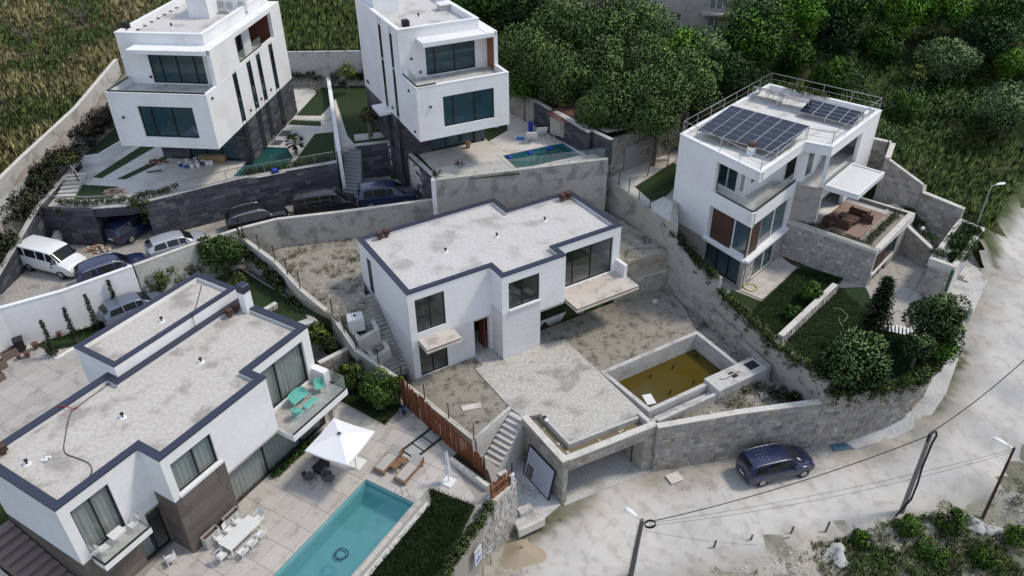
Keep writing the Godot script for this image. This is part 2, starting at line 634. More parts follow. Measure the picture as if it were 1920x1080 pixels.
var YARD := pv([V2(-7.6, -39.1), V2(-2.6, -34.69), V2(-0.22, -37.43), V2(0.4, -36.3), V2(3.0, -40.6), V2(6.0, -40.85), V2(13.6, -45.3), V2(13.2, -48.6), V2(12.3, -51.2), V2(7.9, -49.2), V2(-6.7, -40.5)])
var SIDE := pv([V2(8.8, -36.6), V2(9.1, -35.0), V2(11.3, -35.6), V2(14.1, -36.1), V2(19.6, -36.9), V2(15.2, -46.9), V2(13.4, -48.9), V2(13.2, -45.3), V2(16.9, -40.3)])
var REAR := pv([V2(-20.3, -50.6), V2(-18.1, -52.4), V2(-13.3, -53.5), V2(-6.1, -55.2), V2(-5.8, -54.3), V2(7.9, -57.7), V2(10.8, -53.6), V2(12.3, -51.2), V2(7.9, -49.2), V2(4.6, -54.5), V2(-10.9, -47.5), V2(-10.33, -44.68), V2(-12.07, -43.07), V2(-15.1, -45.4), V2(-17.6, -48.4)])
var DRIVE := pv([V2(-36.6, -37), V2(-33.3, -41.2), V2(-30.1, -43.0), V2(-26.6, -46.1), V2(-23.4, -48.9), V2(-20.9, -51.0), V2(-18.1, -52.6), V2(-13.3, -53.6), V2(-6.1, -55.3), V2(-6.4, -58), V2(-9.0, -61), V2(-14, -62.5), V2(-14.0, -58.4), V2(-21.4, -55.5), V2(-26.5, -52.3), V2(-27.6, -57.5), V2(-31.2, -57.5), V2(-31.0, -50.6), V2(-35.0, -51.2), V2(-35.4, -44.5)])
var TERR1 := pv([V2(-34.6, -51.3), V2(-31.3, -51.0), V2(-28.4, -51.6), V2(-25.6, -53.1), V2(-21.4, -55.7), V2(-14.2, -58.4), V2(-18.0, -76.6), V2(-34.9, -76.6), V2(-33.8, -65), V2(-33.9, -59.2), V2(-35.0, -58.5)])
var TERR2 := pv([V2(-9.4, -62.4), V2(-8.6, -59.6), V2(-5.8, -54.5), V2(7.9, -57.8), V2(8.2, -59.6), V2(2.0, -66.2), V2(-1, -71), V2(-12.6, -76), V2(-18.0, -76.6), V2(-14.4, -61.6)])
var GARDEN4 := pv([V2(15.2, -46.9), V2(19.9, -37.0), V2(21.9, -37.0), V2(24.2, -37.4), V2(26.1, -37.9), V2(27.6, -39.0), V2(29.5, -41.2), V2(30.5, -43), V2(30.9, -45.4), V2(36.8, -50.6), V2(37.5, -54.3), V2(35.2, -55.2), V2(31, -61), V2(24, -65.5), V2(13, -55), V2(13.4, -48.9)])
var REAR4 := pv([V2(8.15, -59.1), V2(10.8, -53.6), V2(12.6, -50.8), V2(13.2, -54.4), V2(22.6, -66.5), V2(15.8, -65.0), V2(9.0, -62.6)])
var PLOT5 := pv([V2(-28.5, -26), V2(-22, -18), V2(-8, -14.8), V2(-4.3, -23.6), V2(-1.9, -28.8), V2(0.1, -31), V2(-1.4, -32.6), V2(-7.6, -38.9), V2(-11.1, -41), V2(-14.6, -44.4), V2(-17.6, -41.5), V2(-25, -36)])
var COURT5 := pv([V2(-36.6, -36.5), V2(-33.3, -41.0), V2(-30.1, -42.9), V2(-26.6, -46.0), V2(-23.4, -48.8), V2(-21.0, -50.7), V2(-15.1, -45.4), V2(-13.6, -43.6), V2(-17.6, -41.2), V2(-25, -36), V2(-29.5, -29), V2(-34, -30)])

var ROAD := pv([V2(-4, -22), V2(-2, -27), V2(0.3, -29.5), V2(2.9, -30.8), V2(9, -33.8), V2(14, -35), V2(21, -35.8), V2(25.8, -36.2), V2(28.3, -37.4), V2(30.2, -39.3), V2(32, -42.4), V2(33.4, -45), V2(37.4, -49.9), V2(39.5, -53), V2(47, -59.5), V2(58, -64), V2(58, -61.5), V2(46, -53.6), V2(38.6, -45), V2(35.6, -39.6), V2(33, -36.2), V2(29.4, -33.6), V2(24, -32), V2(18, -31), V2(12, -29.2), V2(6, -27), V2(0, -21.8)])
var ROADWIDE := pv([V2(-5.5, -22), V2(-3.6, -24.8), V2(-1.6, -28.6), V2(0.3, -30.8), V2(2.4, -32), V2(5, -36.5), V2(8.9, -35.6), V2(9.4, -35.0), V2(14, -36.1), V2(20.5, -37.0), V2(22.8, -36.6), V2(25.8, -37.2), V2(28.3, -38.4), V2(29.8, -40.0), V2(31.2, -42.4), V2(32.6, -45), V2(36.4, -49.9), V2(38, -54.5), V2(46, -62), V2(58, -67.5), V2(58, -58.5), V2(47, -50.5), V2(41.4, -43), V2(38.4, -37.6), V2(35, -33.9), V2(31, -31), V2(24, -29.4), V2(18, -28.4), V2(12, -26.6), V2(6, -24.4), V2(1, -19)])

func pool_poly(which: int) -> PackedVector2Array:
	match which:
		1:
			return pv([g1(-0.6, -7.85), g1(1.85, -7.85), g1(3.15, -5.8), g1(3.1, -3.4), g1(1.5, -2.4), g1(-0.6, -1.95)])
		2:
			return pv([g2(7.45, -1.42), g2(13.2, -1.42), g2(13.4, 1.6), g2(7.4, 1.6)])
	return pv([g5(-3.5, 4.67), g5(8.62, 4.67), g5(8.62, 8.2), g5(-3.5, 8.2)])

func make_land() -> void:
	for p in [
		[-3.5, -0.8, -24.5], [1, -0.5, -29.5], [3, 0, -31.8], [9, 0, -34.4], [13, 0, -33], [17, 0, -34], [22.5, 0.25, -35.6], [25.7, 0.9, -36.3], [28, 1.8, -37.6], [29.6, 2.6, -39.2], [31, 3.4, -41.5], [32.8, 4.1, -44], [34.5, 4.7, -46], [37, 5.2, -49], [40.9, 5.6, -52.4], [36.9, 4.5, -44.7], [34.7, 3.5, -40], [32.3, 2.2, -37.3], [29.8, 1.2, -34.5], [24, 0, -31.4], [17, -0.3, -29.9], [10.4, -0.6, -28.2], [46, 6.2, -56], [55, 7, -62],
		[18.8, -0.8, -28.6], [25, -0.9, -29], [28.7, -0.5, -30.3], [31.4, 0.5, -33.2], [36, 1.6, -35.5], [12, -1.3, -25], [25, -2.5, -23], [2, -1.2, -23], [40, 2.2, -36], [-10, -1, -12], [46, 4, -44], [34, 0.2, -30], [0, -1.2, -8], [30, -2, 0],
		[37.7, 6.4, -53.4], [36.2, 8.0, -58], [33, 9.3, -63], [30, 10.5, -67.5], [44, 10.5, -72], [49, 11, -70], [52, 14, -81], [31, 13.6, -83], [21, 12, -74.5], [25, 10.8, -69], [60, 11, -68], [60, 17, -90], [40, 18, -100], [20, 19, -100], [40, 7.4, -60], [50, 8.8, -62], [43, 8.4, -64],
		[2, 12.8, -67], [8, 12.6, -63], [15, 12.3, -67], [4, 14, -78], [16, 13.8, -80], [10, 15, -88], [9.5, 12.6, -60.5],
		[-16, 14.6, -78.4], [-26, 14.6, -78.6], [-8, 14.6, -78.2], [-16, 16.8, -90], [-20, 20, -105], [0, 15.5, -90], [-2, 14, -74],
		[-39.5, 12.4, -57.5], [-40.8, 13, -61], [-44, 14, -72], [-40.5, 13.8, -82], [-55, 17, -90], [-45, 16, -97], [-36.2, 12.3, -67], [-37, 12.6, -75], [-35.9, 11.8, -60], [-36.8, 10, -50], [-38.2, 9, -42], [-45, 12, -50], [-55, 13, -60], [-60, 12, -45], [-50, 9, -36], [-37, 14, -84], [-30, 15, -86],
		[-31, 4.5, -27], [-27, 3, -21], [-37, 6, -34], [-20, 2, -12],
		[0, 50, -260], [-160, 50, -200], [160, 45, -200], [220, 5, -20], [-220, 5, -20], [0, -6, 160], [160, -4, 120], [-160, -2, 120], [0, 26, -130], [70, 22, -120], [-70, 24, -120], [90, 12, -60], [-90, 14, -60], [70, 2, -15], [-70, 2, -10],
	]:
		HILL.append(V3(p[0], p[1], p[2]))
	terrace("yard", YARD, 3.4, -1, M.gravel)
	level(SIDE, 2.9)
	terrace("rear_yard", REAR, 6.85, 0, M.gravel)
	terrace("driveway", DRIVE, 8.3, 2, M.drive)
	level(TERR1, 11.3)
	terrace("pool_terrace", TERR2, 11.3, 5, M.paving, pool_poly(2))
	terrace("lower_garden", GARDEN4, 5.0, -1, M.mortar)
	terrace("upper_garden", REAR4, 9.2, 2, M.mortar)
	terrace("patio", PLOT5, 3.6, -1.5, M.grout, pool_poly(5))
	terrace("entrance_court", COURT5, 6.2, -2, M.newconcrete)
	var k := MB.new()
	for p in holed(TERR1, pool_poly(1)):
		k.prism(p, 10.7, 11.3, true)
	struct("terrace", k, M.paving)
	k = MB.new()
	for p in holed(pv([V2(-34.6, -51.3), V2(-31.3, -51.0), V2(-31.3, -57.5), V2(-27.5, -57.5), V2(-27.5, -52.0), V2(-25.6, -53.1), V2(-21.4, -55.7), V2(-14.2, -58.4), V2(-18.0, -76.6), V2(-34.9, -76.6), V2(-33.8, -65), V2(-33.9, -59.2), V2(-35.0, -58.5)]), pool_poly(1)):
		k.prism(p, 5, 10.7)
	struct("terrace_earth", k, M.slate_gap)
	var n := FastNoiseLite.new()
	n.seed = 5
	n.frequency = 0.5
	k = MB.new()
	patch_ground(k, SIDE, 0.5, func(x, z): return 2.75 + 0.35 * n.get_noise_2d(x, z) + 0.1 * n.get_noise_2d(x * 4, z * 4))
	struct("rubble_ground", k, M.gravel)

	var xs := axis_cuts(-72, 72, 1.1, 700)
	var zs := axis_cuts(-118, -14, 1.1, 700)
	var big := FastNoiseLite.new()
	big.seed = 11
	big.frequency = 0.045
	var fine := FastNoiseLite.new()
	fine.seed = 12
	fine.frequency = 0.22
	k = MB.new()
	var w := xs.size()
	var hs := []
	for z in zs:
		var row := PackedFloat32Array()
		for x in xs:
			row.append(ground_h(x, z) + 0.12 * fine.get_noise_2d(x, z))
		hs.append(row)
	for r in zs.size():
		for q in w:
			var x: float = xs[q]
			var z: float = zs[r]
			k.v.append(V3(x, hs[r][q], z))
			var dx: float = hs[r][mini(q + 1, w - 1)] - hs[r][maxi(q - 1, 0)]
			var dz: float = hs[mini(r + 1, zs.size() - 1)][q] - hs[maxi(r - 1, 0)][q]
			k.n.append(V3(-dx / (xs[mini(q + 1, w - 1)] - xs[maxi(q - 1, 0)]), 1, -dz / (zs[mini(r + 1, zs.size() - 1)] - zs[maxi(r - 1, 0)])).normalized())
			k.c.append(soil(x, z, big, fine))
			k.u.append(Vector2.ZERO)
	for r in zs.size() - 1:
		for q in w - 1:
			var a := r * w + q
			k.i.append_array([a, a + 1, a + w + 1, a, a + w + 1, a + w])
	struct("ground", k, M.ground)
	k = MB.new()
	var road := ROADWIDE
	patch_ground(k, road, 0.45, func(x, z): return ground_raw(x, z) + 0.02 + 0.03 * fine.get_noise_2d(x * 3, z * 3))
	for j in k.v.size():
		var p := k.v[j]
		var along := 0.5 + 0.5 * big.get_noise_2d(p.x * 2.2, p.z * 2.2)
		var edge := 99.0
		for e in road.size():
			var cp := Geometry2D.get_closest_point_to_segment(V2(p.x, p.z), road[e], road[(e + 1) % road.size()])
			edge = minf(edge, cp.distance_to(V2(p.x, p.z)))
		var t := clampf((edge - 0.6) / 2.2 + 0.5 * fine.get_noise_2d(p.x * 1.5, p.z * 1.5), 0, 1)
		var a := Color(0.45, 0.415, 0.36).lerp(Color(0.66, 0.63, 0.585), t)
		a = a * (0.88 + 0.18 * along + 0.1 * fine.get_noise_2d(p.x * 4, p.z * 4))
		var far := 0.0 if Geometry2D.is_point_in_polygon(V2(p.x, p.z), ROAD) else clampf((2.2 - edge) / 1.6 + 0.5 * fine.get_noise_2d(p.x * 2.0, p.z * 2.0), 0, 1)
		if p.z > -34.5 - maxf(0, p.x - 22) * 0.8 or p.x > 37.5:
			a = a.lerp(soil(p.x, p.z, big, fine), far)
		k.c[j] = a
	struct("road", k, M.road)
	k = MB.new()
	var inner := [V2(22.2, -36.85), V2(24.2, -37.3), V2(26.1, -37.8), V2(27.7, -38.9), V2(29.5, -41.1), V2(30.5, -43), V2(31.4, -45.6), V2(32.6, -47.2)]
	var outer := [V2(22.6, -36.25), V2(25.6, -36.75), V2(27.8, -37.7), V2(29.3, -39.1), V2(30.9, -41.4), V2(32.3, -44.0), V2(33.6, -46.0), V2(35.2, -48.2)]
	var hts := [0.42, 1.05, 1.75, 2.65, 3.55, 4.2, 4.75, 5.15]
	for q in inner.size() - 1:
		var A := v3(inner[q], hts[q])
		var B := v3(inner[q + 1], hts[q + 1])
		var C := v3(outer[q + 1], hts[q + 1])
		var D := v3(outer[q], hts[q])
		k.quadn(A, B, C, D, UP)
		var dn := V3(0, -0.5, 0)
		k.quadn(D, C, C + dn, D + dn, V3(0.5, 0, 0.8))
		if q == 0:
			k.quadn(A, D, D + dn, A + dn, V3(-1, 0, 0))
	struct("pavement", k, M.newconcrete)
	k = MB.new()
	k.prism(pv([V2(30.4, -46.6), V2(33.2, -44.9), V2(36.9, -49.6), V2(35.6, -52.2), V2(32.4, -49.4)]), 4.2, 5.22)
	struct("pavement", k, M.newconcrete)

func patch_ground(k: MB, poly: PackedVector2Array, step: float, h: Callable) -> void:
	var lo := V2(1e9, 1e9)
	var hi := V2(-1e9, -1e9)
	for p in poly:
		lo = lo.min(p)
		hi = hi.max(p)
	var id := {}
	var nx := int((hi.x - lo.x) / step) + 2
	var nz := int((hi.y - lo.y) / step) + 2
	for r in nz:
		for q in nx:
			var c := lo + V2((q + 0.5) * step, (r + 0.5) * step)
			if not Geometry2D.is_point_in_polygon(c, poly):
				continue
			var f := []
			for e in [[0, 0], [1, 0], [1, 1], [0, 1]]:
				var key: int = (r + e[1]) * 5000 + q + e[0]
				if not id.has(key):
					var x: float = lo.x + (q + e[0]) * step
					var z: float = lo.y + (r + e[1]) * step
					id[key] = k.v.size()
					var y: float = h.call(x, z)
					k.v.append(V3(x, y, z))
					var gx: float = h.call(x + 0.3, z)
					var gz: float = h.call(x, z + 0.3)
					k.n.append(V3(-(gx - y) / 0.3, 1, -(gz - y) / 0.3).normalized())
					k.c.append(k.col)
					k.u.append(Vector2.ZERO)
				f.append(id[key])
			k.i.append_array([f[0], f[1], f[2], f[0], f[2], f[3]])

func axis_cuts(a: float, b: float, step: float, far: float) -> PackedFloat32Array:
	var out := PackedFloat32Array()
	var low := []
	var x := a
	var s := step
	while x > -far:
		s *= 1.35
		x -= s
		low.append(x)
	low.reverse()
	for e in low:
		out.append(e)
	x = a
	while x <= b:
		out.append(x)
		x += step
	s = step
	while x < far:
		out.append(x)
		s *= 1.35
		x += s
	return out

func soil(x: float, z: float, big: FastNoiseLite, fine: FastNoiseLite) -> Color:
	var b := big.get_noise_2d(x, z)
	var f := fine.get_noise_2d(x, z)
	var straw := Color(0.2, 0.15, 0.09)
	var green := Color(0.045, 0.075, 0.016)
	var dust := Color(0.5, 0.46, 0.39)
	if z > -36 - maxf(0, x - 22) * 0.55 and x > -6:
		return dust.lerp(Color(0.1, 0.11, 0.045), clampf(0.25 + b * 1.6 + f * 0.7, 0, 0.85))
	if x < -33.5 and z < -40 and x > -38.6:
		return Color(0.4, 0.35, 0.3)
	if x < -33:
		return green.lerp(straw, clampf(0.55 + b * 1.4 + f * 0.5, 0, 1))
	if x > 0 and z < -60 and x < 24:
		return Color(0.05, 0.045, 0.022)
	return green.lerp(Color(0.09, 0.1, 0.03), clampf(0.35 + b + f * 0.6, 0, 1))

func _ready() -> void:
	rng.seed = 20240
	var cam := Camera3D.new()
	cam.name = "camera"
	cam.transform = Transform3D(Basis(V3(0.999894, -0.012029, 0.008214), V3(0.014566, 0.825722, -0.56387), V3(0, 0.56393, 0.82581)).orthonormalized(), EYE)
	cam.fov = 40.76
	cam.near = 0.5
	cam.far = 1500
	add_child(cam)
	cam.current = true
	var sky_mat := ProceduralSkyMaterial.new()
	sky_mat.sky_top_color = Color(0.6, 0.66, 0.76)
	sky_mat.sky_horizon_color = Color(0.83, 0.85, 0.88)
	sky_mat.sky_curve = 0.2
	sky_mat.ground_bottom_color = Color(0.3, 0.3, 0.28)
	sky_mat.ground_horizon_color = Color(0.7, 0.72, 0.74)
	sky_mat.sky_energy_multiplier = 1.0
	var sky := Sky.new()
	sky.sky_material = sky_mat
	var env := Environment.new()
	env.background_mode = Environment.BG_SKY
	env.sky = sky
	env.tonemap_mode = Environment.TONE_MAPPER_LINEAR
	env.tonemap_exposure = 1.62
	env.ssao_enabled = true
	env.ssil_enabled = true
	env.sdfgi_enabled = true
	var we := WorldEnvironment.new()
	we.name = "world"
	we.environment = env
	add_child(we)
	var sun := DirectionalLight3D.new()
	sun.name = "sun"
	sun.light_energy = 0.5
	sun.light_color = Color(1.0, 0.96, 0.9)
	sun.light_angular_distance = 10.0
	sun.shadow_enabled = true
	add_child(sun)
	sun.look_at_from_position(V3(0.6, 0.85, -0.12), Vector3.ZERO)

	make_materials()
	make_land()
	house_middle()
	house_front()
	villa(false)
	villa(true)
	house_right()
	far_building()
	make_walls()
	make_grounds()
	make_things()
	make_cars()
	make_plants()

func inset(poly: PackedVector2Array, d: float) -> PackedVector2Array:
	var area := 0.0
	for k in poly.size():
		area += poly[k].cross(poly[(k + 1) % poly.size()])
	var s := signf(area)
	var out := PackedVector2Array()
	for k in poly.size():
		var p := poly[k]
		var e0 := (p - poly[k - 1]).normalized()
		var e1 := (poly[(k + 1) % poly.size()] - p).normalized()
		var n0 := V2(-e0.y, e0.x) * s
		var n1 := V2(-e1.y, e1.x) * s
		var b := n0 + n1
		b = b / maxf(b.dot(n0), 0.2)
		out.append(p + b * d)
	return out

func ring(k: MB, poly: PackedVector2Array, out: float, inn: float, y0: float, y1: float, bottom := true) -> void:
	var a := inset(poly, -out)
	var b := inset(poly, inn)
	for j in poly.size():
		var j2 := (j + 1) % poly.size()
		var nrm := V3(a[j].x - b[j].x + a[j2].x - b[j2].x, 0, a[j].y - b[j].y + a[j2].y - b[j2].y)
		k.quadn(v3(a[j], y1), v3(a[j2], y1), v3(b[j2], y1), v3(b[j], y1), UP)
		var e := a[j2] - a[j]
		var o := V3(-e.y, 0, e.x)
		if o.dot(nrm) < 0:
			o = -o
		k.quadn(v3(a[j], y0), v3(a[j2], y0), v3(a[j2], y1), v3(a[j], y1), o)
		k.quadn(v3(b[j], y0), v3(b[j2], y0), v3(b[j2], y1), v3(b[j], y1), -o)
		if bottom:
			k.quadn(v3(a[j], y0), v3(a[j2], y0), v3(b[j2], y0), v3(b[j], y0), Vector3.DOWN)

func facade(k: MB, a: Vector2, b: Vector2, y0: float, y1: float, holes: Array, thick := 0.3) -> void:
	var len := a.distance_to(b)
	var d := (b - a) / len
	var o := V2(-d.y, d.x)
	var xs := [0.0, len]
	var ys := [y0, y1]
	for h in holes:
		for e in [h[0], h[1]]:
			xs.append(clampf(e, 0, len))
		for e in [h[2], h[3]]:
			ys.append(clampf(e, y0, y1))
	xs.sort()
	ys.sort()
	var out := v3(o, 0)
	for q in xs.size() - 1:
		for r in ys.size() - 1:
			if xs[q + 1] - xs[q] < 0.001 or ys[r + 1] - ys[r] < 0.001:
				continue
			var cx: float = (xs[q] + xs[q + 1]) * 0.5
			var cy: float = (ys[r] + ys[r + 1]) * 0.5
			var open := false
			for h in holes:
				if cx > h[0] and cx < h[1] and cy > h[2] and cy < h[3]:
					open = true
			if open:
				continue
			var p: Vector2 = a + d * xs[q]
			var g: Vector2 = a + d * xs[q + 1]
			k.quadn(v3(p, ys[r]), v3(g, ys[r]), v3(g, ys[r + 1]), v3(p, ys[r + 1]), out)
			p -= o * thick
			g -= o * thick
			k.quadn(v3(p, ys[r]), v3(g, ys[r]), v3(g, ys[r + 1]), v3(p, ys[r + 1]), -out)
	for e in holes:
		var h := [clampf(e[0], 0, len), clampf(e[1], 0, len), e[2], e[3]]
		var p: Vector2 = a + d * h[0]
		var g: Vector2 = a + d * h[1]
		var pi: Vector2 = p - o * thick
		var gi: Vector2 = g - o * thick
		k.quadn(v3(p, h[2]), v3(g, h[2]), v3(gi, h[2]), v3(pi, h[2]), UP)
		k.quadn(v3(p, h[3]), v3(g, h[3]), v3(gi, h[3]), v3(pi, h[3]), Vector3.DOWN)
		if e[0] > 0:
			k.quadn(v3(p, h[2]), v3(pi, h[2]), v3(pi, h[3]), v3(p, h[3]), v3(d, 0))
		if e[1] < len:
			k.quadn(v3(g, h[2]), v3(gi, h[2]), v3(gi, h[3]), v3(g, h[3]), -v3(d, 0))

func glazing(house: Node3D, a: Vector2, b: Vector2, x0: float, x1: float, h0: float, h1: float, cuts: Array, depth := 0.12, glass := "glass", curtain := 0, fw := 0.07, fm := "frame", called := "window") -> Node3D:
	var d := (b - a).normalized()
	var o := V2(-d.y, d.x)
	var p := a - o * depth
	var bs := Basis(v3(d, 0), UP, v3(o, 0))
	var k := MB.new()
	var w := x1 - x0
	var h := h1 - h0
	var at := func(x: float, y: float, e := 0.0) -> Vector3: return v3(p + d * (x0 + x) + o * e, h0 + y)
	k.box(at.call(w * 0.5, fw * 0.5), V3(w - 0.004, fw, 0.09), bs)
	k.box(at.call(w * 0.5, h - fw * 0.5), V3(w - 0.004, fw, 0.09), bs)
	var edges := [0.0]
	edges.append_array(cuts)
	edges.append(1.0)
	for e in edges.size():
		var x: float = edges[e] * w
		x = clampf(x, fw * 0.5 + 0.002, w - fw * 0.5 - 0.002)
		var ww := fw if e == 0 or e == edges.size() - 1 else fw * 1.25
		k.box(at.call(x, h * 0.5), V3(ww, h - fw * 2, 0.085), bs)
	var f := obj(called, k, M[fm], house)
	for e in edges.size() - 1:
		var g := MB.new()
		var l: float = edges[e] * w + fw * 0.6
		var r: float = edges[e + 1] * w - fw * 0.6
		g.quadn(at.call(l, fw), at.call(r, fw), at.call(r, h - fw), at.call(l, h - fw), v3(o, 0))
		obj("pane", g, M[glass], f)
	if curtain:
		var c := MB.new()
		var rows := [[], []]
		var full := w if curtain == 1 else w * 0.45
		var n := int(full / 0.06)
		for j in n + 1:
			var x := 0.04 + (full - 0.08) * j / n
			var e := -0.16 + 0.035 * sin(j * 1.25) + 0.02 * sin(j * 0.37)
			rows[0].append(at.call(x, 0.05, e))
			rows[1].append(at.call(x, h - 0.03, e))
		c.grid(rows, true)
		obj("curtain", c, M.curtain, f)
	return f

func roof_set(house: Node3D, poly: PackedVector2Array, y: float, top: float, m: Material, cop: Material, wide := 0.36, inner := "white") -> void:
	var k := MB.new()
	k.prism(inset(poly, 0.05), y - 0.25, y, true)
	obj("roof", k, m, house)
	k = MB.new()
	ring(k, poly, -0.002, wide - 0.04, y - 0.2, top - 0.001, false)
	obj("parapet", k, M[inner], house)
	k = MB.new()
	ring(k, poly, 0.035, wide, top, top + 0.09)
	obj("coping", k, cop, house)

func slab_part(house: Node3D, called: String, poly: PackedVector2Array, y0: float, y1: float, m: Material) -> MeshInstance3D:
	var k := MB.new()
	k.prism(poly, y0, y1, true)
	return obj(called, k, m, house)

func cowl_pair(at: Vector3, turn: float, label: String) -> void:
	for s in [0, 1]:
		var t := thing("roof_vent", (["left", "right"][s]) + " one of the two square brown vent cowls " + label, "roof vent", at + Basis(UP, turn) * V3(s * 0.55, 0, -s * 0.05), turn, "vent cowls on the roofs")
		var k := MB.new()
		k.lathe(Vector3.ZERO, [[0.11, 0], [0.11, 0.22]], 10)
		obj("pipe", k, M.vent, t)
		k = MB.new()
		for j in 4:
			k.box(V3(0, 0.24 + j * 0.1, 0), V3(0.36, 0.06, 0.36))
		k.box(V3(0, 0.39, 0), V3(0.26, 0.36, 0.26))
		k.bev(V3(0, 0.6, 0), V3(0.42, 0.06, 0.42), 0.02)
		obj("cowl", k, M.vent, t)

func roof_pipe(at: Vector3, label: String) -> void:
	var t := thing("vent_pipe", label, "vent pipe", at, 0, "small black vent pipes on the roofs")
	var k := MB.new()
	k.lathe(Vector3.ZERO, [[0.2, 0], [0.17, 0.03], [0.07, 0.05]], 12)
	obj("flange", k, M.white_metal, t)
	k = MB.new()
	k.lathe(Vector3.ZERO, [[0.045, 0.04], [0.045, 0.2], [0.09, 0.21], [0.1, 0.3], [0.03, 0.34]], 10)
	obj("pipe", k, M.black, t)

func steps(t: Node3D, a: Vector3, b: Vector3, side: Vector3, n: int, m: Material, foot: float, called := "step") -> void:
	for k in n:
		var p := a.lerp(b, float(k) / n)
		var q := a.lerp(b, float(k + 1) / n)
		var y := a.y + (b.y - a.y) * (k + 1) / n
		var mb := MB.new()
		mb.hexa([V3(p.x, foot, p.z), V3(q.x, foot, q.z), V3(q.x, foot, q.z) + side, V3(p.x, foot, p.z) + side, V3(p.x, y, p.z), V3(q.x, y, q.z), V3(q.x, y, q.z) + side, V3(p.x, y, p.z) + side])
		var nose := (p - q)
		nose.y = 0
		nose = nose.normalized() * 0.03
		mb.hexa([V3(p.x, y + 0.002, p.z) + nose, V3(q.x, y + 0.002, q.z), V3(q.x, y + 0.002, q.z) + side, V3(p.x, y + 0.002, p.z) + side + nose, V3(p.x, y + 0.035, p.z) + nose, V3(q.x, y + 0.035, q.z), V3(q.x, y + 0.035, q.z) + side, V3(p.x, y + 0.035, p.z) + side + nose])
		obj(called, mb, m, t)

const YM := 0.53857
const OM := Vector3(-6.705, 3.4, -40.46)
const Y5 := 1.03198
const O5 := Vector3(-17.194, 3.6, -26.371)
const Y1 := -0.12356
const O1 := Vector3(-21.788, 11.3, -53.981)
const Y2 := 0.44717
const O2 := Vector3(-6.775, 11.3, -54.795)
const Y4 := -0.74159
const O4 := Vector3(17.229, 5.0, -48.33)

func on(o: Vector3, yaw: float, u: float, v: float, h: float) -> Vector3:
	return o + Basis(UP, yaw) * V3(u, h, v)

func on2(o: Vector3, yaw: float, u: float, v: float) -> Vector2:
	var p := on(o, yaw, u, v, 0)
	return V2(p.x, p.z)

func f1(u: float, v: float, h: float) -> Vector3:
	return on(O1, Y1, u, v, h)

func g1(u: float, v: float) -> Vector2:
	return on2(O1, Y1, u, v)

func f2(u: float, v: float, h: float) -> Vector3:
	return on(O2, Y2, u, v, h)

func g2(u: float, v: float) -> Vector2:
	return on2(O2, Y2, u, v)

func f4(u: float, v: float, h: float) -> Vector3:
	return on(O4, Y4, u, v, h)

func g4(u: float, v: float) -> Vector2:
	return on2(O4, Y4, u, v)

func f5(u: float, v: float, h: float) -> Vector3:
	return on(O5, Y5, u, v, h)

func g5(u: float, v: float) -> Vector2:
	return on2(O5, Y5, u, v)

func fm(u: float, v: float, h: float) -> Vector3:
	return on(OM, YM, u, v, h)

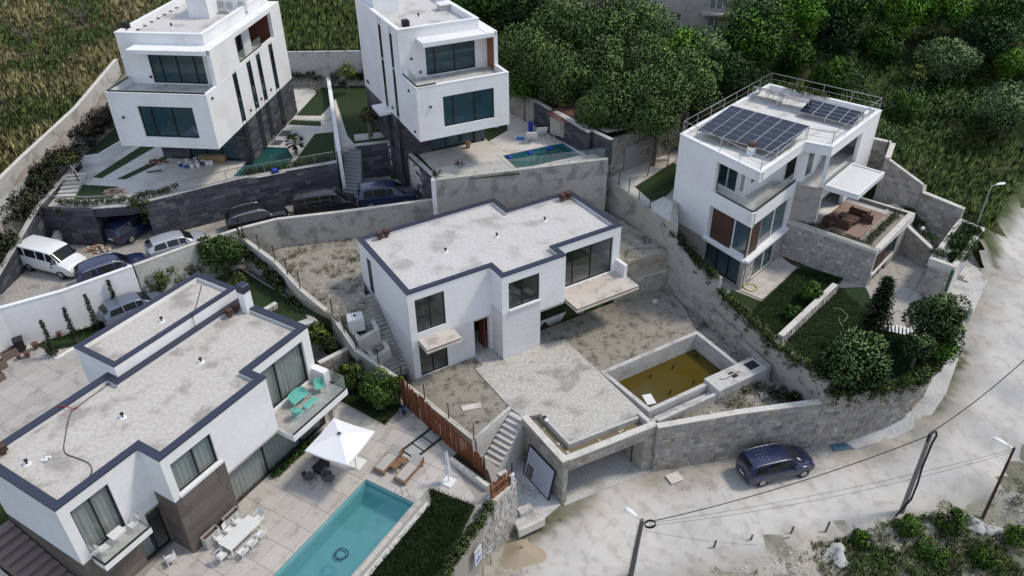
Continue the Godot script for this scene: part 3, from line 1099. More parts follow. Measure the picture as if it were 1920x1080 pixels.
func house_middle() -> void:
	var t := thing("villa", "unfinished white two storey villa with empty rooms in the middle of the estate", "house", OM, YM)
	var up := pv([V2(0, 0), V2(6.12, 0), V2(6.12, 1.5), V2(11.25, 1.5), V2(11.25, 0.3), V2(16.95, 0.3), V2(16.95, -6.2), V2(11.25, -6.2), V2(11.25, -8.25), V2(0, -8.25)])
	var low := pv([V2(0, 0), V2(6.12, 0), V2(6.12, 1.5), V2(9.2, 1.5), V2(9.2, -0.8), V2(16.95, -0.8), V2(16.95, -6.2), V2(11.25, -6.2), V2(11.25, -8.25), V2(0, -8.25)])
	var kw := MB.new()
	var kp := MB.new()
	var holes_up := {0: [[0.49, 2.62, 3.75, 6.42]], 2: [[0.53, 2.98, 4.22, 6.38]], 4: [[0.85, 5.05, 3.3, 6.33]]}
	var holes_low := {0: [[0.47, 2.56, 0.06, 2.75], [4.7, 5.9, 0.0, 3.15]], 4: [[0.02, 7.3, 0.12, 3.0]]}
	for j in up.size():
		facade(kw, up[j], up[(j + 1) % up.size()], 3.2, 7.02, holes_up.get(j, []))
		facade(kp, low[j], low[(j + 1) % low.size()], -2.0, 3.2, holes_low.get(j, []))
	obj("wall", kw, M.white, t)
	obj("lower_wall", kp, M.primer, t)
	kp = MB.new()
	kp.span(V3(6.14, 3.2, 1.49), V3(9.2, 3.98, 1.506))
	kp.span(V3(6.114, 3.2, 0.0), V3(6.13, 4.1, 1.5))
	obj("render_panel", kp, M.primer, t)
	slab_part(t, "floor_slab", inset(up, 0.04), 3.0, 3.2, M.screed)
	slab_part(t, "floor_slab", inset(low, 0.04), -0.2, 0.03, M.screed)
	var ki := MB.new()
	ki.span(V3(0.3, 0.05, -3.6), V3(16.6, 3.0, -3.45))
	ki.span(V3(0.3, 3.2, -4.1), V3(16.6, 6.7, -3.95))
	ki.span(V3(3.2, 3.2, -3.9), V3(3.35, 6.7, -0.32))
	ki.span(V3(9.4, 3.2, -3.9), V3(9.55, 6.7, 1.15))
	ki.span(V3(3.8, 0.05, -3.4), V3(3.95, 3.0, -0.32))
	obj("partition", ki, M.interior, t)
	roof_set(t, up, 6.8, 7.03, M.roof, M.coping, 0.36, "primer")
	glazing(t, up[0], up[1], 0.49, 2.62, 3.75, 6.42, [0.5])
	glazing(t, up[2], up[3], 0.53, 2.98, 4.22, 6.38, [0.46])
	glazing(t, up[4], up[5], 0.85, 5.05, 3.3, 6.33, [0.17, 0.55], 0.18)
	glazing(t, low[0], low[1], 0.47, 2.56, 0.06, 2.75, [0.47])
	glazing(t, low[4], low[5], 0.02, 7.3, 0.12, 3.0, [0.28, 0.62], 0.15)
	var k := MB.new()
	k.sp(6.65, 4.1, 1.44, 9.15, 4.2, 1.62)
	obj("sill", k, M.white, t)
	k = MB.new()
	k.sp(-0.03, 3.55, -6.75, 0.06, 6.3, -6.1)
	obj("side_door", k, M.coping, t)
	k = MB.new()
	k.box(V3(5.7, 1.5, -0.75), V3(0.06, 2.9, 0.9))
	obj("front_door", k, plain("red_primer", lin(0.16, 0.035, 0.025), 0.6), t)
	k = MB.new()
	k.sp(4.6, -0.5, 0.02, 6.08, 0.06, 1.5)
	obj("doorstep", k, M.screed, t)
	var edge := plain("raw_edge", lin(0.3, 0.2, 0.17), 0.9)
	var slabtop := surf("stained_slab", lin(0.46, 0.4, 0.35), lin(0.62, 0.57, 0.52), 1.2, 0.9, 0.5, 0.3)
	for b in [[0.5, 3.08, 0.0, 1.28, 3.2], [11.45, 16.95, 0.3, 2.78, 3.22]]:
		k = MB.new()
		k.sp(b[0], b[4] - 0.05, b[2] + 0.002, b[1], b[4], b[3])
		obj("canopy" if b[0] < 1 else "balcony", k, slabtop, t)
		k = MB.new()
		k.sp(b[0] + 0.04, b[4] - 0.2, b[2] + 0.002, b[1] - 0.04, b[4] - 0.051, b[3] - 0.05)
		obj("slab_edge", k, edge, t)
		k = MB.new()
		k.sp(b[0] - 0.02, b[4] - 0.32, b[2] + 0.002, b[1] + 0.02, b[4] - 0.201, b[3] + 0.02)
		obj("slab_base", k, M.stone_cap, t)
	k = MB.new()
	k.sp(16.66, 2.9, 0.302, 16.95, 4.25, 1.35)
	obj("side_wall", k, M.white, t)
	k = MB.new()
	k.sp(16.3, 0.0, -0.75, 16.9, 2.9, -0.3)
	obj("column", k, surf("raw_brick_pier", lin(0.3, 0.14, 0.1), lin(0.4, 0.2, 0.15), 0.5, 0.9, 0.5), t)
	k = MB.new()
	k.tube([V3(16.98, 0, -0.2), V3(16.98, 2.9, -0.2)], 0.05, 8)
	obj("downpipe", k, M.coping, t)
	k = MB.new()
	k.box(V3(8.3, 4.0, -0.6), V3(0.5, 0.1, 1.1), Basis(UP, 0.7))
	k.box(V3(7.6, 3.5, -0.4), V3(0.8, 0.6, 0.3), Basis(UP, 0.3))
	obj("stored_boxes", k, M.plastic, t)
	cowl_pair(fm(1.5, -7.75, 6.8), YM, "at the left end of the unfinished villa's roof")
	cowl_pair(fm(15.75, -5.5, 6.8), YM, "at the right back corner of the unfinished villa's roof")
	roof_pipe(fm(4.67, -3.68, 6.8), "leftmost small black vent pipe on the unfinished villa's roof")
	roof_pipe(fm(8.73, -3.54, 6.8), "middle small black vent pipe on the unfinished villa's roof")
	roof_pipe(fm(12.89, -3.63, 6.8), "rightmost small black vent pipe on the unfinished villa's roof")

func balustrade(house: Node3D, pts: Array, y: float, h := 0.95, cuts := 3) -> void:
	for j in pts.size() - 1:
		var a: Vector2 = pts[j]
		var b: Vector2 = pts[j + 1]
		var n: int = maxi(1, roundi(a.distance_to(b) / (4.4 / cuts)))
		var k := MB.new()
		k.bar(v3(a, y + 0.05), v3(b, y + 0.05), 0.07, 0.1)
		obj("rail_channel", k, M.dark, house)
		for q in n:
			var g := MB.new()
			var p := a.lerp(b, (q + 0.012) / n)
			var e := a.lerp(b, (q + 0.988) / n)
			g.bar(v3(p, y + 0.1 + h * 0.5), v3(e, y + 0.1 + h * 0.5), 0.016, h)
			obj("glass_panel", g, M.rail, house)

func house_front() -> void:
	var t := thing("villa", "lived in white and brown villa beside the rectangular turquoise pool in the lower left", "house", O5, Y5)
	var up := pv([V2(-4.38, -1.6), V2(0, -1.6), V2(0, 0), V2(7.05, 0), V2(7.05, -1.2), V2(11.65, -1.2), V2(11.65, -7.05), V2(3.0, -7.05), V2(3.0, -7.9), V2(-4.38, -7.9)])
	var low := pv([V2(-4.38, -1.6), V2(0, -1.6), V2(0, 0), V2(3.25, 0), V2(3.25, -0.5), V2(11.0, -0.5), V2(11.0, -7.05), V2(3.0, -7.05), V2(3.0, -7.9), V2(-4.38, -7.9)])
	var kw := MB.new()
	var kp := MB.new()
	var holes_up := {0: [[0.5, 2.5, 3.3, 6.42]], 2: [[0.43, 2.95, 4.32, 6.38]], 4: [[0.5, 4.0, 3.3, 6.4]]}
	var holes_low := {0: [[2.75, 4.33, 0.06, 3.05]], 4: [[0.02, 7.7, 0.08, 3.05]]}
	for j in up.size():
		facade(kw, up[j], up[(j + 1) % up.size()], 3.12, 7.02, holes_up.get(j, []))
		facade(kp, low[j], low[(j + 1) % low.size()], -1.0, 3.12, holes_low.get(j, []))
	obj("wall", kw, M.white, t)
	obj("lower_wall", kp, surf("brown_wall", lin(0.12, 0.1, 0.088), lin(0.16, 0.135, 0.12), 1.5, 0.7, 0.3, 0.1), t)
	var kb0 := MB.new()
	kb0.quadn(V3(0, 3.1, 0.002), V3(3.25, 3.1, 0.002), V3(3.25, 4.03, 0.002), V3(0, 4.03, 0.002), V3(0, 0, 1))
	kb0.quadn(V3(-0.002, 3.1, -1.6), V3(-0.002, 3.1, 0), V3(-0.002, 4.03, 0), V3(-0.002, 4.03, -1.6), V3(-1, 0, 0))
	obj("cladding_backing", kb0, plain("joint_brown", lin(0.07, 0.06, 0.052), 0.8), t)
	var tones := [Color(0.125, 0.105, 0.092), Color(0.14, 0.118, 0.104), Color(0.132, 0.11, 0.1), Color(0.15, 0.128, 0.112)]
	stone_face(t, V3(0.02, 0.0, 0.003), V3(3.25, 0.0, 0.003), V3(0.02, 4.02, 0.003), V3(3.25, 4.02, 0.003), V3(0, 0, 1), 0.62, 1.25, 0.0, V2(0.012, 0.014), tones, M.cladding, "cladding_panel", 200, O5)
	stone_face(t, V3(-0.002, 0.0, -1.58), V3(-0.002, 0.0, 0.0), V3(-0.002, 4.02, -1.58), V3(-0.002, 4.02, 0.0), V3(-1, 0, 0), 0.62, 1.25, 0.0, V2(0.012, 0.014), tones, M.cladding, "cladding_panel", 200, O5)
	stone_face(t, V3(-4.36, 0.0, -1.597), V3(-1.66, 0.0, -1.597), V3(-4.36, 3.1, -1.597), V3(-1.66, 3.1, -1.597), V3(0, 0, 1), 0.62, 1.25, 0.0, V2(0.012, 0.014), tones, M.cladding, "cladding_panel", 200, O5)
	stone_face(t, V3(-4.383, 0.0, -7.9), V3(-4.383, 0.0, -1.6), V3(-4.383, 3.1, -7.9), V3(-4.383, 3.1, -1.6), V3(-1, 0, 0), 0.62, 1.25, 0.0, V2(0.012, 0.014), tones, M.cladding, "cladding_panel", 200, O5)
	slab_part(t, "floor_slab", inset(up, 0.04), 2.95, 3.12, M.screed)
	slab_part(t, "floor_slab", inset(low, 0.04), -0.2, 0.05, M.screed)
	var ki := MB.new()
	ki.span(V3(-4.0, 0.05, -4.1), V3(11.0, 2.95, -3.95))
	ki.span(V3(-4.0, 3.2, -4.6), V3(11.3, 6.7, -4.45))
	obj("partition", ki, M.interior, t)
	roof_set(t, up, 6.8, 7.03, M.roof5, M.coping, 0.42, "primer")
	glazing(t, up[0], up[1], 0.5, 2.5, 3.3, 6.42, [0.5], 0.14, "glass", 1)
	glazing(t, up[2], up[3], 0.43, 2.95, 4.32, 6.38, [0.53], 0.14, "glass", 1)
	glazing(t, up[4], up[5], 0.5, 4.0, 3.3, 6.4, [0.36], 0.2, "glass", 1)
	glazing(t, low[0], low[1], 2.75, 4.33, 0.06, 3.05, [0.5], 0.18, "glass", 2)
	glazing(t, low[4], low[5], 0.02, 7.7, 0.08, 3.05, [0.36, 0.72], 0.06, "glass", 1)
	var k := MB.new()
	k.sp(0.35, 4.1, -0.05, 3.15, 4.26, 0.1)
	obj("sill", k, M.white_metal, t)
	var kb := MB.new()
	var blk := pv([V2(3.0, -7.05), V2(11.73, -7.05), V2(11.73, -10.5), V2(3.0, -10.5)])
	for j in 4:
		facade(kb, blk[j], blk[(j + 1) % 4], 5.0 if j != 0 else 6.8, 7.82, [])
	obj("stair_block_wall", kb, M.white, t)
	kb = MB.new()
	kb.span(V3(3.1, 2.0, -10.4), V3(3.5, 5.1, -10.0))
	kb.span(V3(6.0, 2.0, -10.4), V3(11.7, 5.1, -7.2))
	obj("stair_block_base", kb, M.white, t)
	roof_set(t, blk, 7.55, 7.83, M.roof5, M.coping, 0.3, "primer")
	k = MB.new()
	k.sp(11.05, 6.8, -6.1, 11.6, 8.3, -5.55)
	var ch := obj("chimney", k, M.white, t)
	k = MB.new()
	k.bev(V3(11.32, 8.55, -5.82), V3(0.62, 0.5, 0.62), 0.04)
	obj("chimney_cap", k, M.coping, ch)
	k = MB.new()
	k.sp(-3.9, 2.75, -1.598, -1.25, 3.12, -0.62)
	obj("balcony", k, M.white, t)
	k = MB.new()
	k.sp(-3.84, 3.12, -1.598, -1.31, 3.14, -0.69)
	obj("balcony_floor", k, M.stone_cap, t)
	balustrade(t, [V2(-3.85, -1.62), V2(-3.85, -0.66), V2(-1.29, -0.66), V2(-1.29, -1.62)], 3.13)
	k = MB.new()
	k.sp(7.06, 2.7, -1.198, 11.72, 3.12, 1.16)
	obj("balcony", k, M.white, t)
	tiles(t, pv([V2(7.1, -1.19), V2(11.62, -1.19), V2(11.62, 1.08), V2(7.1, 1.08)]), 3.121, 0, 0.75, 1.1, Color(0.45, 0.42, 0.39), "floor_tile")
	balustrade(t, [V2(7.12, 1.1), V2(11.66, 1.1), V2(11.66, -0.15)], 3.14)
	k = MB.new()
	k.sp(11.27, 3.122, -1.198, 11.73, 4.12, -0.15)
	obj("side_wall", k, M.white, t)
	k = MB.new()
	k.sp(10.6, 0.05, 0.3, 11.0, 2.7, 0.75)
	obj("column", k, M.stone_cap, t)
	cowl_pair(f5(10.3, -6.3, 6.8), Y5, "beside the chimney of the villa by the turquoise pool")
	cowl_pair(f5(-3.9, -7.3, 6.8), Y5, "at the left end of the poolside villa's roof")
	roof_pipe(f5(6.4, -4.43, 6.8), "black vent pipe in the middle of the poolside villa's roof, nearer the chimney")
	roof_pipe(f5(1.25, -4.44, 6.8), "black vent pipe on the poolside villa's roof, nearer the loose cable")
	roof_pipe(f5(7.34, -8.6, 7.55), "black vent pipe on the poolside villa's narrow raised roof")
	roof_pipe(f5(-3.2, -5.7, 6.8), "vent pipe lying among white pipe pieces on the poolside villa's roof")
	k = MB.new()
	for j in 9:
		k.lathe(f5(-3.3 + j * 0.07, -5.9 + j * 0.09, 6.8), [[0.03, 0], [0.03, 0.05]], 6)
	for j in 4:
		k.box(f5(-2.7 + j * 0.1, -5.2 + 0.12 * (j % 2), 6.86), V3(0.16, 0.1, 0.12), Basis(UP, j * 0.8))
	tag(obj("pipe_scraps", k, M.white_metal), "heap of small white pipe fittings left on the poolside villa's roof", "scrap")
	var cab := MB.new()
	var path := [[3.4, -7.42], [0.57, -7.21], [-0.02, -7.0], [-1.05, -5.87], [-1.8, -4.84], [-1.78, -4.05], [-1.69, -3.15], [-1.9, -2.56], [-2.3, -2.25], [-2.6, -2.0]]
	var pp := []
	var cv := Curve3D.new()
	for q in path.size():
		var tg := V2(path[mini(q + 1, path.size() - 1)][0] - path[maxi(q - 1, 0)][0], path[mini(q + 1, path.size() - 1)][1] - path[maxi(q - 1, 0)][1]) * 0.2
		var d3 := Basis(UP, Y5) * V3(tg.x, 0, tg.y)
		cv.add_point(f5(path[q][0], path[q][1], 6.83), -d3, d3)
	for q in 60:
		pp.append(cv.sample_baked(cv.get_baked_length() * q / 59.0))
	cab.tube(pp, 0.022, 5)
	tag(obj("cable", cab, M.rubber), "black cable snaking across the poolside villa's flat roof", "cable")
	cab = MB.new()
	cab.tube([f5(11.2, -9.6, 7.58), f5(9.6, -8.2, 7.58), f5(8.6, -7.4, 7.58), f5(8.45, -7.2, 7.95), f5(8.3, -6.98, 7.9), f5(8.2, -6.9, 6.83), f5(6.5, -6.95, 6.83), f5(3.4, -7.35, 6.83)], 0.022, 5)
	tag(obj("cable", cab, M.rubber), "black cable hanging over the edge of the narrow raised roof", "cable")
	cab = MB.new()
	cab.tube([f5(-0.15, -7.75, 7.14), f5(0.1, -7.45, 7.14), f5(0.3, -7.2, 6.9), f5(0.55, -7.15, 6.85)], 0.03, 5)
	tag(obj("red_strap", cab, M.red), "short red strap lying over the parapet by the loose cable", "strap")

func strip_window(house: Node3D, a: Vector2, b: Vector2, x0: float, x1: float, h0: float, h1: float) -> void:
	var d := (b - a).normalized()
	var o := V2(-d.y, d.x)
	var bs := Basis(v3(d, 0), UP, v3(o, 0))
	var c := a + d * (x0 + x1) * 0.5
	var w := x1 - x0
	var k := MB.new()
	k.box(v3(c - o * 0.09, (h0 + h1) * 0.5), V3(w - 0.01, h1 - h0 - 0.01, 0.06), bs)
	for e in [-0.5, 0.5]:
		k.box(v3(c + d * e * (w - 0.08) - o * 0.03, (h0 + h1) * 0.5), V3(0.06, h1 - h0 - 0.012, 0.08), bs)
	var y := h0
	var f := obj("strip_window", k, M.frame, house)
	while y < h1 - 1.0:
		var top := minf(y + 2.1, h1 - 0.1)
		var g := MB.new()
		g.box(v3(c + d * w * 0.14 - o * 0.045, (y + top) * 0.5 + 0.25), V3(w * 0.4, top - y - 0.5, 0.02), bs)
		obj("pane", g, M.blueglass, f)
		y += 3.2

func villa(second: bool) -> void:
	var W := 7.5 if second else 7.75
	var D := 14.0 if second else 15.7
	var o := O2 if second else f1(-7.75, 0, 0)
	var yw := Y2 if second else Y1
	var t := thing("villa", "tall white box villa over a slate base with the dark blue pool beside it" if second else "tall white box villa with black slots and a loggia in its side wall", "house", o, yw)
	var box := pv([V2(0, 0), V2(W, 0), V2(W, -D), V2(0, -D)])
	var k := MB.new()
	var wl: Array = [2.2, 6.45, 4.1, 6.5] if not second else [2.03, 6.23, 4.08, 6.48]
	facade(k, box[0], box[1], 3.3, 7.45, [wl])
	var right := []
	var left := []
	if second:
		for s in [[-8.02, -7.36], [-5.28, -4.68]]:
			left.append([D + s[0], D + s[1], 3.3 if s[0] < -6 else 3.3, 10.72])
	else:
		for s in [[4.54, 5.28], [7.25, 8.05], [9.2, 9.95], [11.9, 12.7]]:
			right.append([s[0], s[1], 3.3, 7.55])
		right.append([6.2, 13.5, 7.7, 9.85])
	var rf := []
	for h in right:
		rf.append(h)
	facade(k, V2(W, 0), V2(W, -1.9), 3.3, 7.45, [])
	var r2 := []
	for h in rf:
		r2.append([h[0] - 1.9, h[1] - 1.9, h[2], h[3]])
	facade(k, V2(W, -1.9), V2(W, -D), 3.3, 10.1, r2)
	facade(k, box[2], box[3], 3.3, 10.1, [])
	var l2 := []
	for h in left:
		l2.append(h)
	facade(k, box[3], V2(0, -3.2), 3.3, 10.8, l2)
	facade(k, V2(0, -3.2), V2(0, 0), 3.3, 7.45, [])
	k.quadn(V3(W, 7.45, -1.9), V3(W - 0.3, 7.45, -1.9), V3(W - 0.3, 10.1, -1.9), V3(W, 10.1, -1.9), V3(0, 0, 1))
	var ww: Array = [2.1, 6.4, 7.12, 9.3] if not second else [2.06, 6.15, 7.12, 9.25]
	facade(k, V2(0, -3.2), V2(W - 0.3, -3.2), 7.05, 9.75, [ww])
	facade(k, V2(0, -3.2), V2(W - 0.95, -3.2), 9.75, 10.8, [])
	facade(k, V2(W - 0.95, -3.2), V2(W - 0.95, -D), 10.1, 10.8, [])
	facade(k, V2(W - 0.95, -D), V2(0, -D), 10.1, 10.8, [])
	obj("wall", k, M.white, t)
	slab_part(t, "soffit", inset(box, 0.02), 3.3, 3.5, M.white)
	k = MB.new()
	ring(k, box, 0.02, 0.26, 7.45, 7.5)
	var cop := obj("coping", k, M.white, t)
	cop.name = "balcony_coping"
	slab_part(t, "balcony_floor", pv([V2(0.28, -0.28), V2(W - 0.28, -0.28), V2(W - 0.28, -3.5), V2(0.28, -3.5)]), 6.8, 7.05, M.newconcrete)
	k = MB.new()
	k.sp(0.26, 6.9, -0.26, W - 0.26, 7.44, -0.27)
	k.sp(0.26, 6.9, -3.2, 0.27, 7.44, -0.26)
	k.sp(W - 0.27, 6.9, -1.9, W - 0.26, 7.44, -0.26)
	obj("balcony_wall", k, M.white, t)
	k = MB.new()
	k.sp(1.4, 9.75, -3.202, W - 0.305, 10.06, -1.75)
	obj("awning", k, M.white, t)
	slab_part(t, "low_roof", pv([V2(W - 0.93, -1.9), V2(W - 0.002, -1.9), V2(W - 0.002, -D + 0.01), V2(W - 0.93, -D + 0.01)]), 9.75, 10.102, M.white)
	var rp := pv([V2(0, -3.2), V2(W - 0.95, -3.2), V2(W - 0.95, -D), V2(0, -D)])
	roof_set(t, rp, 10.35, 10.8, M.roof, M.white, 0.3)
	slab_part(t, "floor_slab", pv([V2(0.3, -3.5), V2(W - 0.3, -3.5), V2(W - 0.3, -D + 0.3), V2(0.3, -D + 0.3)]), 6.85, 7.06, M.screed)
	k = MB.new()
	k.sp(0.31, 3.5, -5.1, W - 0.31, 6.8, -4.95)
	k.span(V3(0.31, 7.06, -6.6 if second else -6.0), V3(W - (0.31 if second else 2.6), 9.7, -6.45 if second else -5.85))
	obj("partition", k, M.interior, t)
	glazing(t, box[0], box[1], wl[0], wl[1], wl[2], wl[3], [0.2, 0.62] if second else [0.22, 0.6], 0.16, "blueglass", 0, 0.09)
	glazing(t, V2(0, -3.2), V2(W - 0.3, -3.2), ww[0], ww[1], ww[2], ww[3], [0.18, 0.58] if second else [0.2, 0.5, 0.82], 0.12, "blueglass", 0, 0.08)
	if second:
		for h in left:
			strip_window(t, box[3], box[0], h[0], h[1], h[2], h[3])
		k = MB.new()
		k.sp(W - 0.33, 7.06, -3.18, W - 0.31, 9.74, -2.0)
		obj("timber_screen", k, surf("red_cedar", lin(0.2, 0.07, 0.035), lin(0.27, 0.1, 0.05), 0.3, 0.6), t)
		balustrade(t, [V2(0.13, -3.15), V2(0.13, -0.2)], 7.5, 0.75)
		balustrade(t, [V2(0.14, -0.13), V2(1.6, -0.13)], 7.5, 0.2)
		k = MB.new()
		k.sp(-1.0, 3.12, -8.94, -0.002, 3.34, -6.8)
		obj("entrance_canopy", k, M.white, t)
	else:
		for h in right:
			if h[0] > 6.0 and h[3] > 9:
				continue
			strip_window(t, V2(W, 0), V2(W, -D), h[0], h[1], h[2], h[3])
		k = MB.new()
		k.sp(W - 2.4, 7.06, -6.2, W - 0.3, 9.84, -6.08)
		k.sp(W - 2.4, 7.06, -11.9, W - 2.3, 9.84, -6.2)
		k.sp(W - 1.3, 7.06, -11.4, W - 1.2, 9.84, -9.9)
		obj("loggia_wall", k, M.white, t)
		k = MB.new()
		for j in 3:
			k.sp(W - 2.2, 7.06, -11.8 + j * 1.2, W - 2.15, 9.8, -11.1 + j * 1.2)
		k.sp(W - 0.42, 7.06, -8.05, W - 0.34, 9.84, -7.9)
		obj("loggia_window", k, M.frame, t)
		k = MB.new()
		k.sp(W - 2.3, 7.07, -13.52, W - 0.31, 9.83, -13.46)
		obj("loggia_end", k, surf("red_render", lin(0.1, 0.03, 0.022), lin(0.14, 0.045, 0.03), 0.6, 0.8), t)
		balustrade(t, [V2(W - 0.16, -6.25), V2(W - 0.16, -11.0)], 7.68, 0.7, 2)
		balustrade(t, [V2(0.14, -3.1), V2(0.14, -0.14), V2(W - 0.14, -0.14)], 7.5, 0.12)
	var gx0 := 0.02
	var gx1 := W - 0.03
	k = MB.new()
	var front := pv([V2(gx0, -4.9), V2(gx1, -4.9), V2(gx1, -D + 0.02), V2(gx0, -D + 0.02)])
	var gh := [[2.4, 6.6, 0.05, 2.9]] if not second else [[2.6, 6.5, 0.05, 2.9]]
	for j in 4:
		facade(k, front[j], front[(j + 1) % 4], -0.6 if not second else -3.2, 3.3, gh if j == 0 else [])
	obj("slate_wall", k, M.slate_gap, t)
	k = MB.new()
	k.sp(0.3, 0.05, -8.0, W - 0.3, 3.2, -7.9)
	obj("partition", k, M.interior, t)
	glazing(t, front[0], front[1], gh[0][0], gh[0][1], gh[0][2], gh[0][3], [0.34, 0.67], 0.15, "blueglass", 0, 0.08)
	for s in [[0.02, 2.35], [6.65, gx1]] if not second else [[0.02, 2.55], [6.55, gx1]]:
		stone_face(t, V3(s[0], 0.02, -4.897), V3(s[1], 0.02, -4.897), V3(s[0], 3.28, -4.897), V3(s[1], 3.28, -4.897), V3(0, 0, 1), 0.3, 0.7, 0.0, V2(0.008, 0.025), SLATE, M.slates, "slate_block", 60, o)
	if second:
		for s in [[-4.9, -0.0], [-9.0, -4.9], [-D, -9.0]]:
			if s[0] < -4.95 or s[1] < -4.85:
				stone_face(t, V3(0.017, -0.0 if s[1] < -5 else -0.6, s[0]), V3(0.017, -0.0 if s[1] < -5 else -0.6, s[1]), V3(0.017, 3.28, s[0]), V3(0.017, 3.28, s[1]), V3(-1, 0, 0), 0.32, 0.85, 0.0, V2(0.008, 0.03), SLATE, M.slates, "slate_block", 90, o)
		k = MB.new()
		k.sp(-0.03, -3.0, -5.25, 0.05, 3.3, -4.72)
		k.sp(-0.03, 0.0, -7.9, 0.05, 3.1, -6.9)
		obj("dark_door", k, M.frame, t)
	else:
		for j in [[4.92, 5.0], [5.3, 7.22], [8.08, 9.18], [9.98, 11.88], [12.74, D]]:
			if j[1] - j[0] > 0.3:
				stone_face(t, V3(gx1 + 0.002, 0, -j[0]), V3(gx1 + 0.002, 0, -j[1]), V3(gx1 + 0.002, 3.28, -j[0]), V3(gx1 + 0.002, 3.28, -j[1]), V3(1, 0, 0), 0.3, 0.75, 0.0, V2(0.008, 0.025), SLATE, M.slates, "slate_block", 60, o)
		for j in [[4.62, 5.28], [7.25, 8.05], [9.2, 9.95], [11.9, 12.7]]:
			k = MB.new()
			k.sp(gx1 - 0.02, 0.0, -j[1], gx1 + 0.045, 3.3, -j[0])
			obj("strip_foot", k, M.frame, t)
	k = MB.new()
	for p in ([[0.9, 5.6, 0.04], [W + 0.04, 7.0, -0.7], [W + 0.04, 3.9, -6.3], [W + 0.04, 4.0, -8.6], [W + 0.04, 4.0, -10.8], [1.95, 7.6, -3.16]] if not second else [[1.0, 5.9, 0.04], [-0.04, 3.8, -0.9], [-0.04, 6.8, -1.6], [-0.04, 3.9, -6.2], [-0.04, 4.0, -12.6], [-0.04, 4.0, -13.0], [0.9, 8.6, -3.16], [1.55, 7.5, -3.16]]):
		var f := MB.new()
		f.box(V3(p[0], p[1], p[2]), V3(0.14, 0.16, 0.14))
		obj("wall_lamp", f, M.black, t)
	var wl2 := "on the villa above the dark blue pool" if second else "on the upper left villa"
	k = MB.new()
	k.span(V3(0.35, 10.35, -D + 0.4) if second else V3(2.9, 10.35, -D + 3.0), V3(2.4, 12.4, -D + 4.2) if second else V3(4.6, 12.6, -D + 6.6))
	obj("stair_head", k, M.white, t)
	var c := thing("chimney", "short white chimney with a dark cowl " + wl2, "chimney", on(o, yw, 0.95 if second else -0.1 + 0.3, -4.0 if second else -4.5, 10.35), yw)
	k = MB.new()
	k.sp(-0.25, 0, -0.25, 0.25, 0.45, 0.25)
	obj("stack", k, M.white, c)
	k = MB.new()
	for j in 3:
		k.box(V3(0, 0.52 + j * 0.16, 0), V3(0.52, 0.1, 0.52))
	k.box(V3(0, 0.7, 0), V3(0.4, 0.5, 0.4))
	obj("cowl", k, M.dark, c)
	roof_pipe(on(o, yw, 3.6 if second else 2.7, -3.9 if second else -6.5, 10.35), "nearer black vent pipe " + wl2)
	roof_pipe(on(o, yw, 3.2 if second else 4.1, -7.4 if second else -9.6, 10.35), "farther black vent pipe " + wl2)
	if second:
		var a := thing("vent_box", "low grey vent box at the right edge of the roof beside the trees", "vent", on(o, yw, 5.8, -8.6, 10.35), yw)
		k = MB.new()
		k.sp(-0.4, 0, -0.4, 0.4, 0.45, 0.4)
		obj("body", k, M.newconcrete, a)
		k = MB.new()
		k.bev(V3(0, 0.5, 0), V3(1.0, 0.12, 1.0), 0.03)
		obj("lid", k, M.white_metal, a)
	else:
		for j in 3:
			ac_unit(on(o, yw, 4.9 + j * 0.85, -D + 4.6 + (0.3 if j == 1 else 0.0), 10.35), yw + 0.2, ["leftmost", "middle", "rightmost"][j] + " of three tall grey outdoor units on the upper left villa's roof", 0.75, 1.15, "outdoor units on the upper left roof")
		for j in 8:
			var f := MB.new()
			f.box(V3(0.4, 10.38, -4.6 - j * 1.05), V3(0.22, 0.08, 0.16))
			obj("roof_bracket", f, M.dark, t)

func ac_unit(at: Vector3, turn: float, label: String, w := 0.95, h := 0.8, group := "outdoor units in the poolside villa's court") -> void:
	var t := thing("outdoor_unit", label, "air conditioner", at, turn, group)
	var k := MB.new()
	k.bev(V3(0, h * 0.5 + 0.08, 0), V3(w, h, 0.4), 0.02)
	obj("casing", k, M.plastic, t)
	k = MB.new()
	k.sp(-w * 0.42, 0, -0.18, -w * 0.3, 0.08, 0.18)
	k.sp(w * 0.3, 0, -0.18, w * 0.42, 0.08, 0.18)
	obj("foot", k, M.dark, t)
	k = MB.new()
	for r in [0.06, 0.13, 0.2, 0.27]:
		var pts := []
		for j in 19:
			pts.append(V3(-w * 0.12 + r * cos(TAU * j / 18), h * 0.5 + 0.08 + r * sin(TAU * j / 18), 0.215))
		k.tube(pts, 0.012, 4, false)
	obj("fan_grille", k, plain("grille_grey", lin(0.3, 0.3, 0.3), 0.5), t)

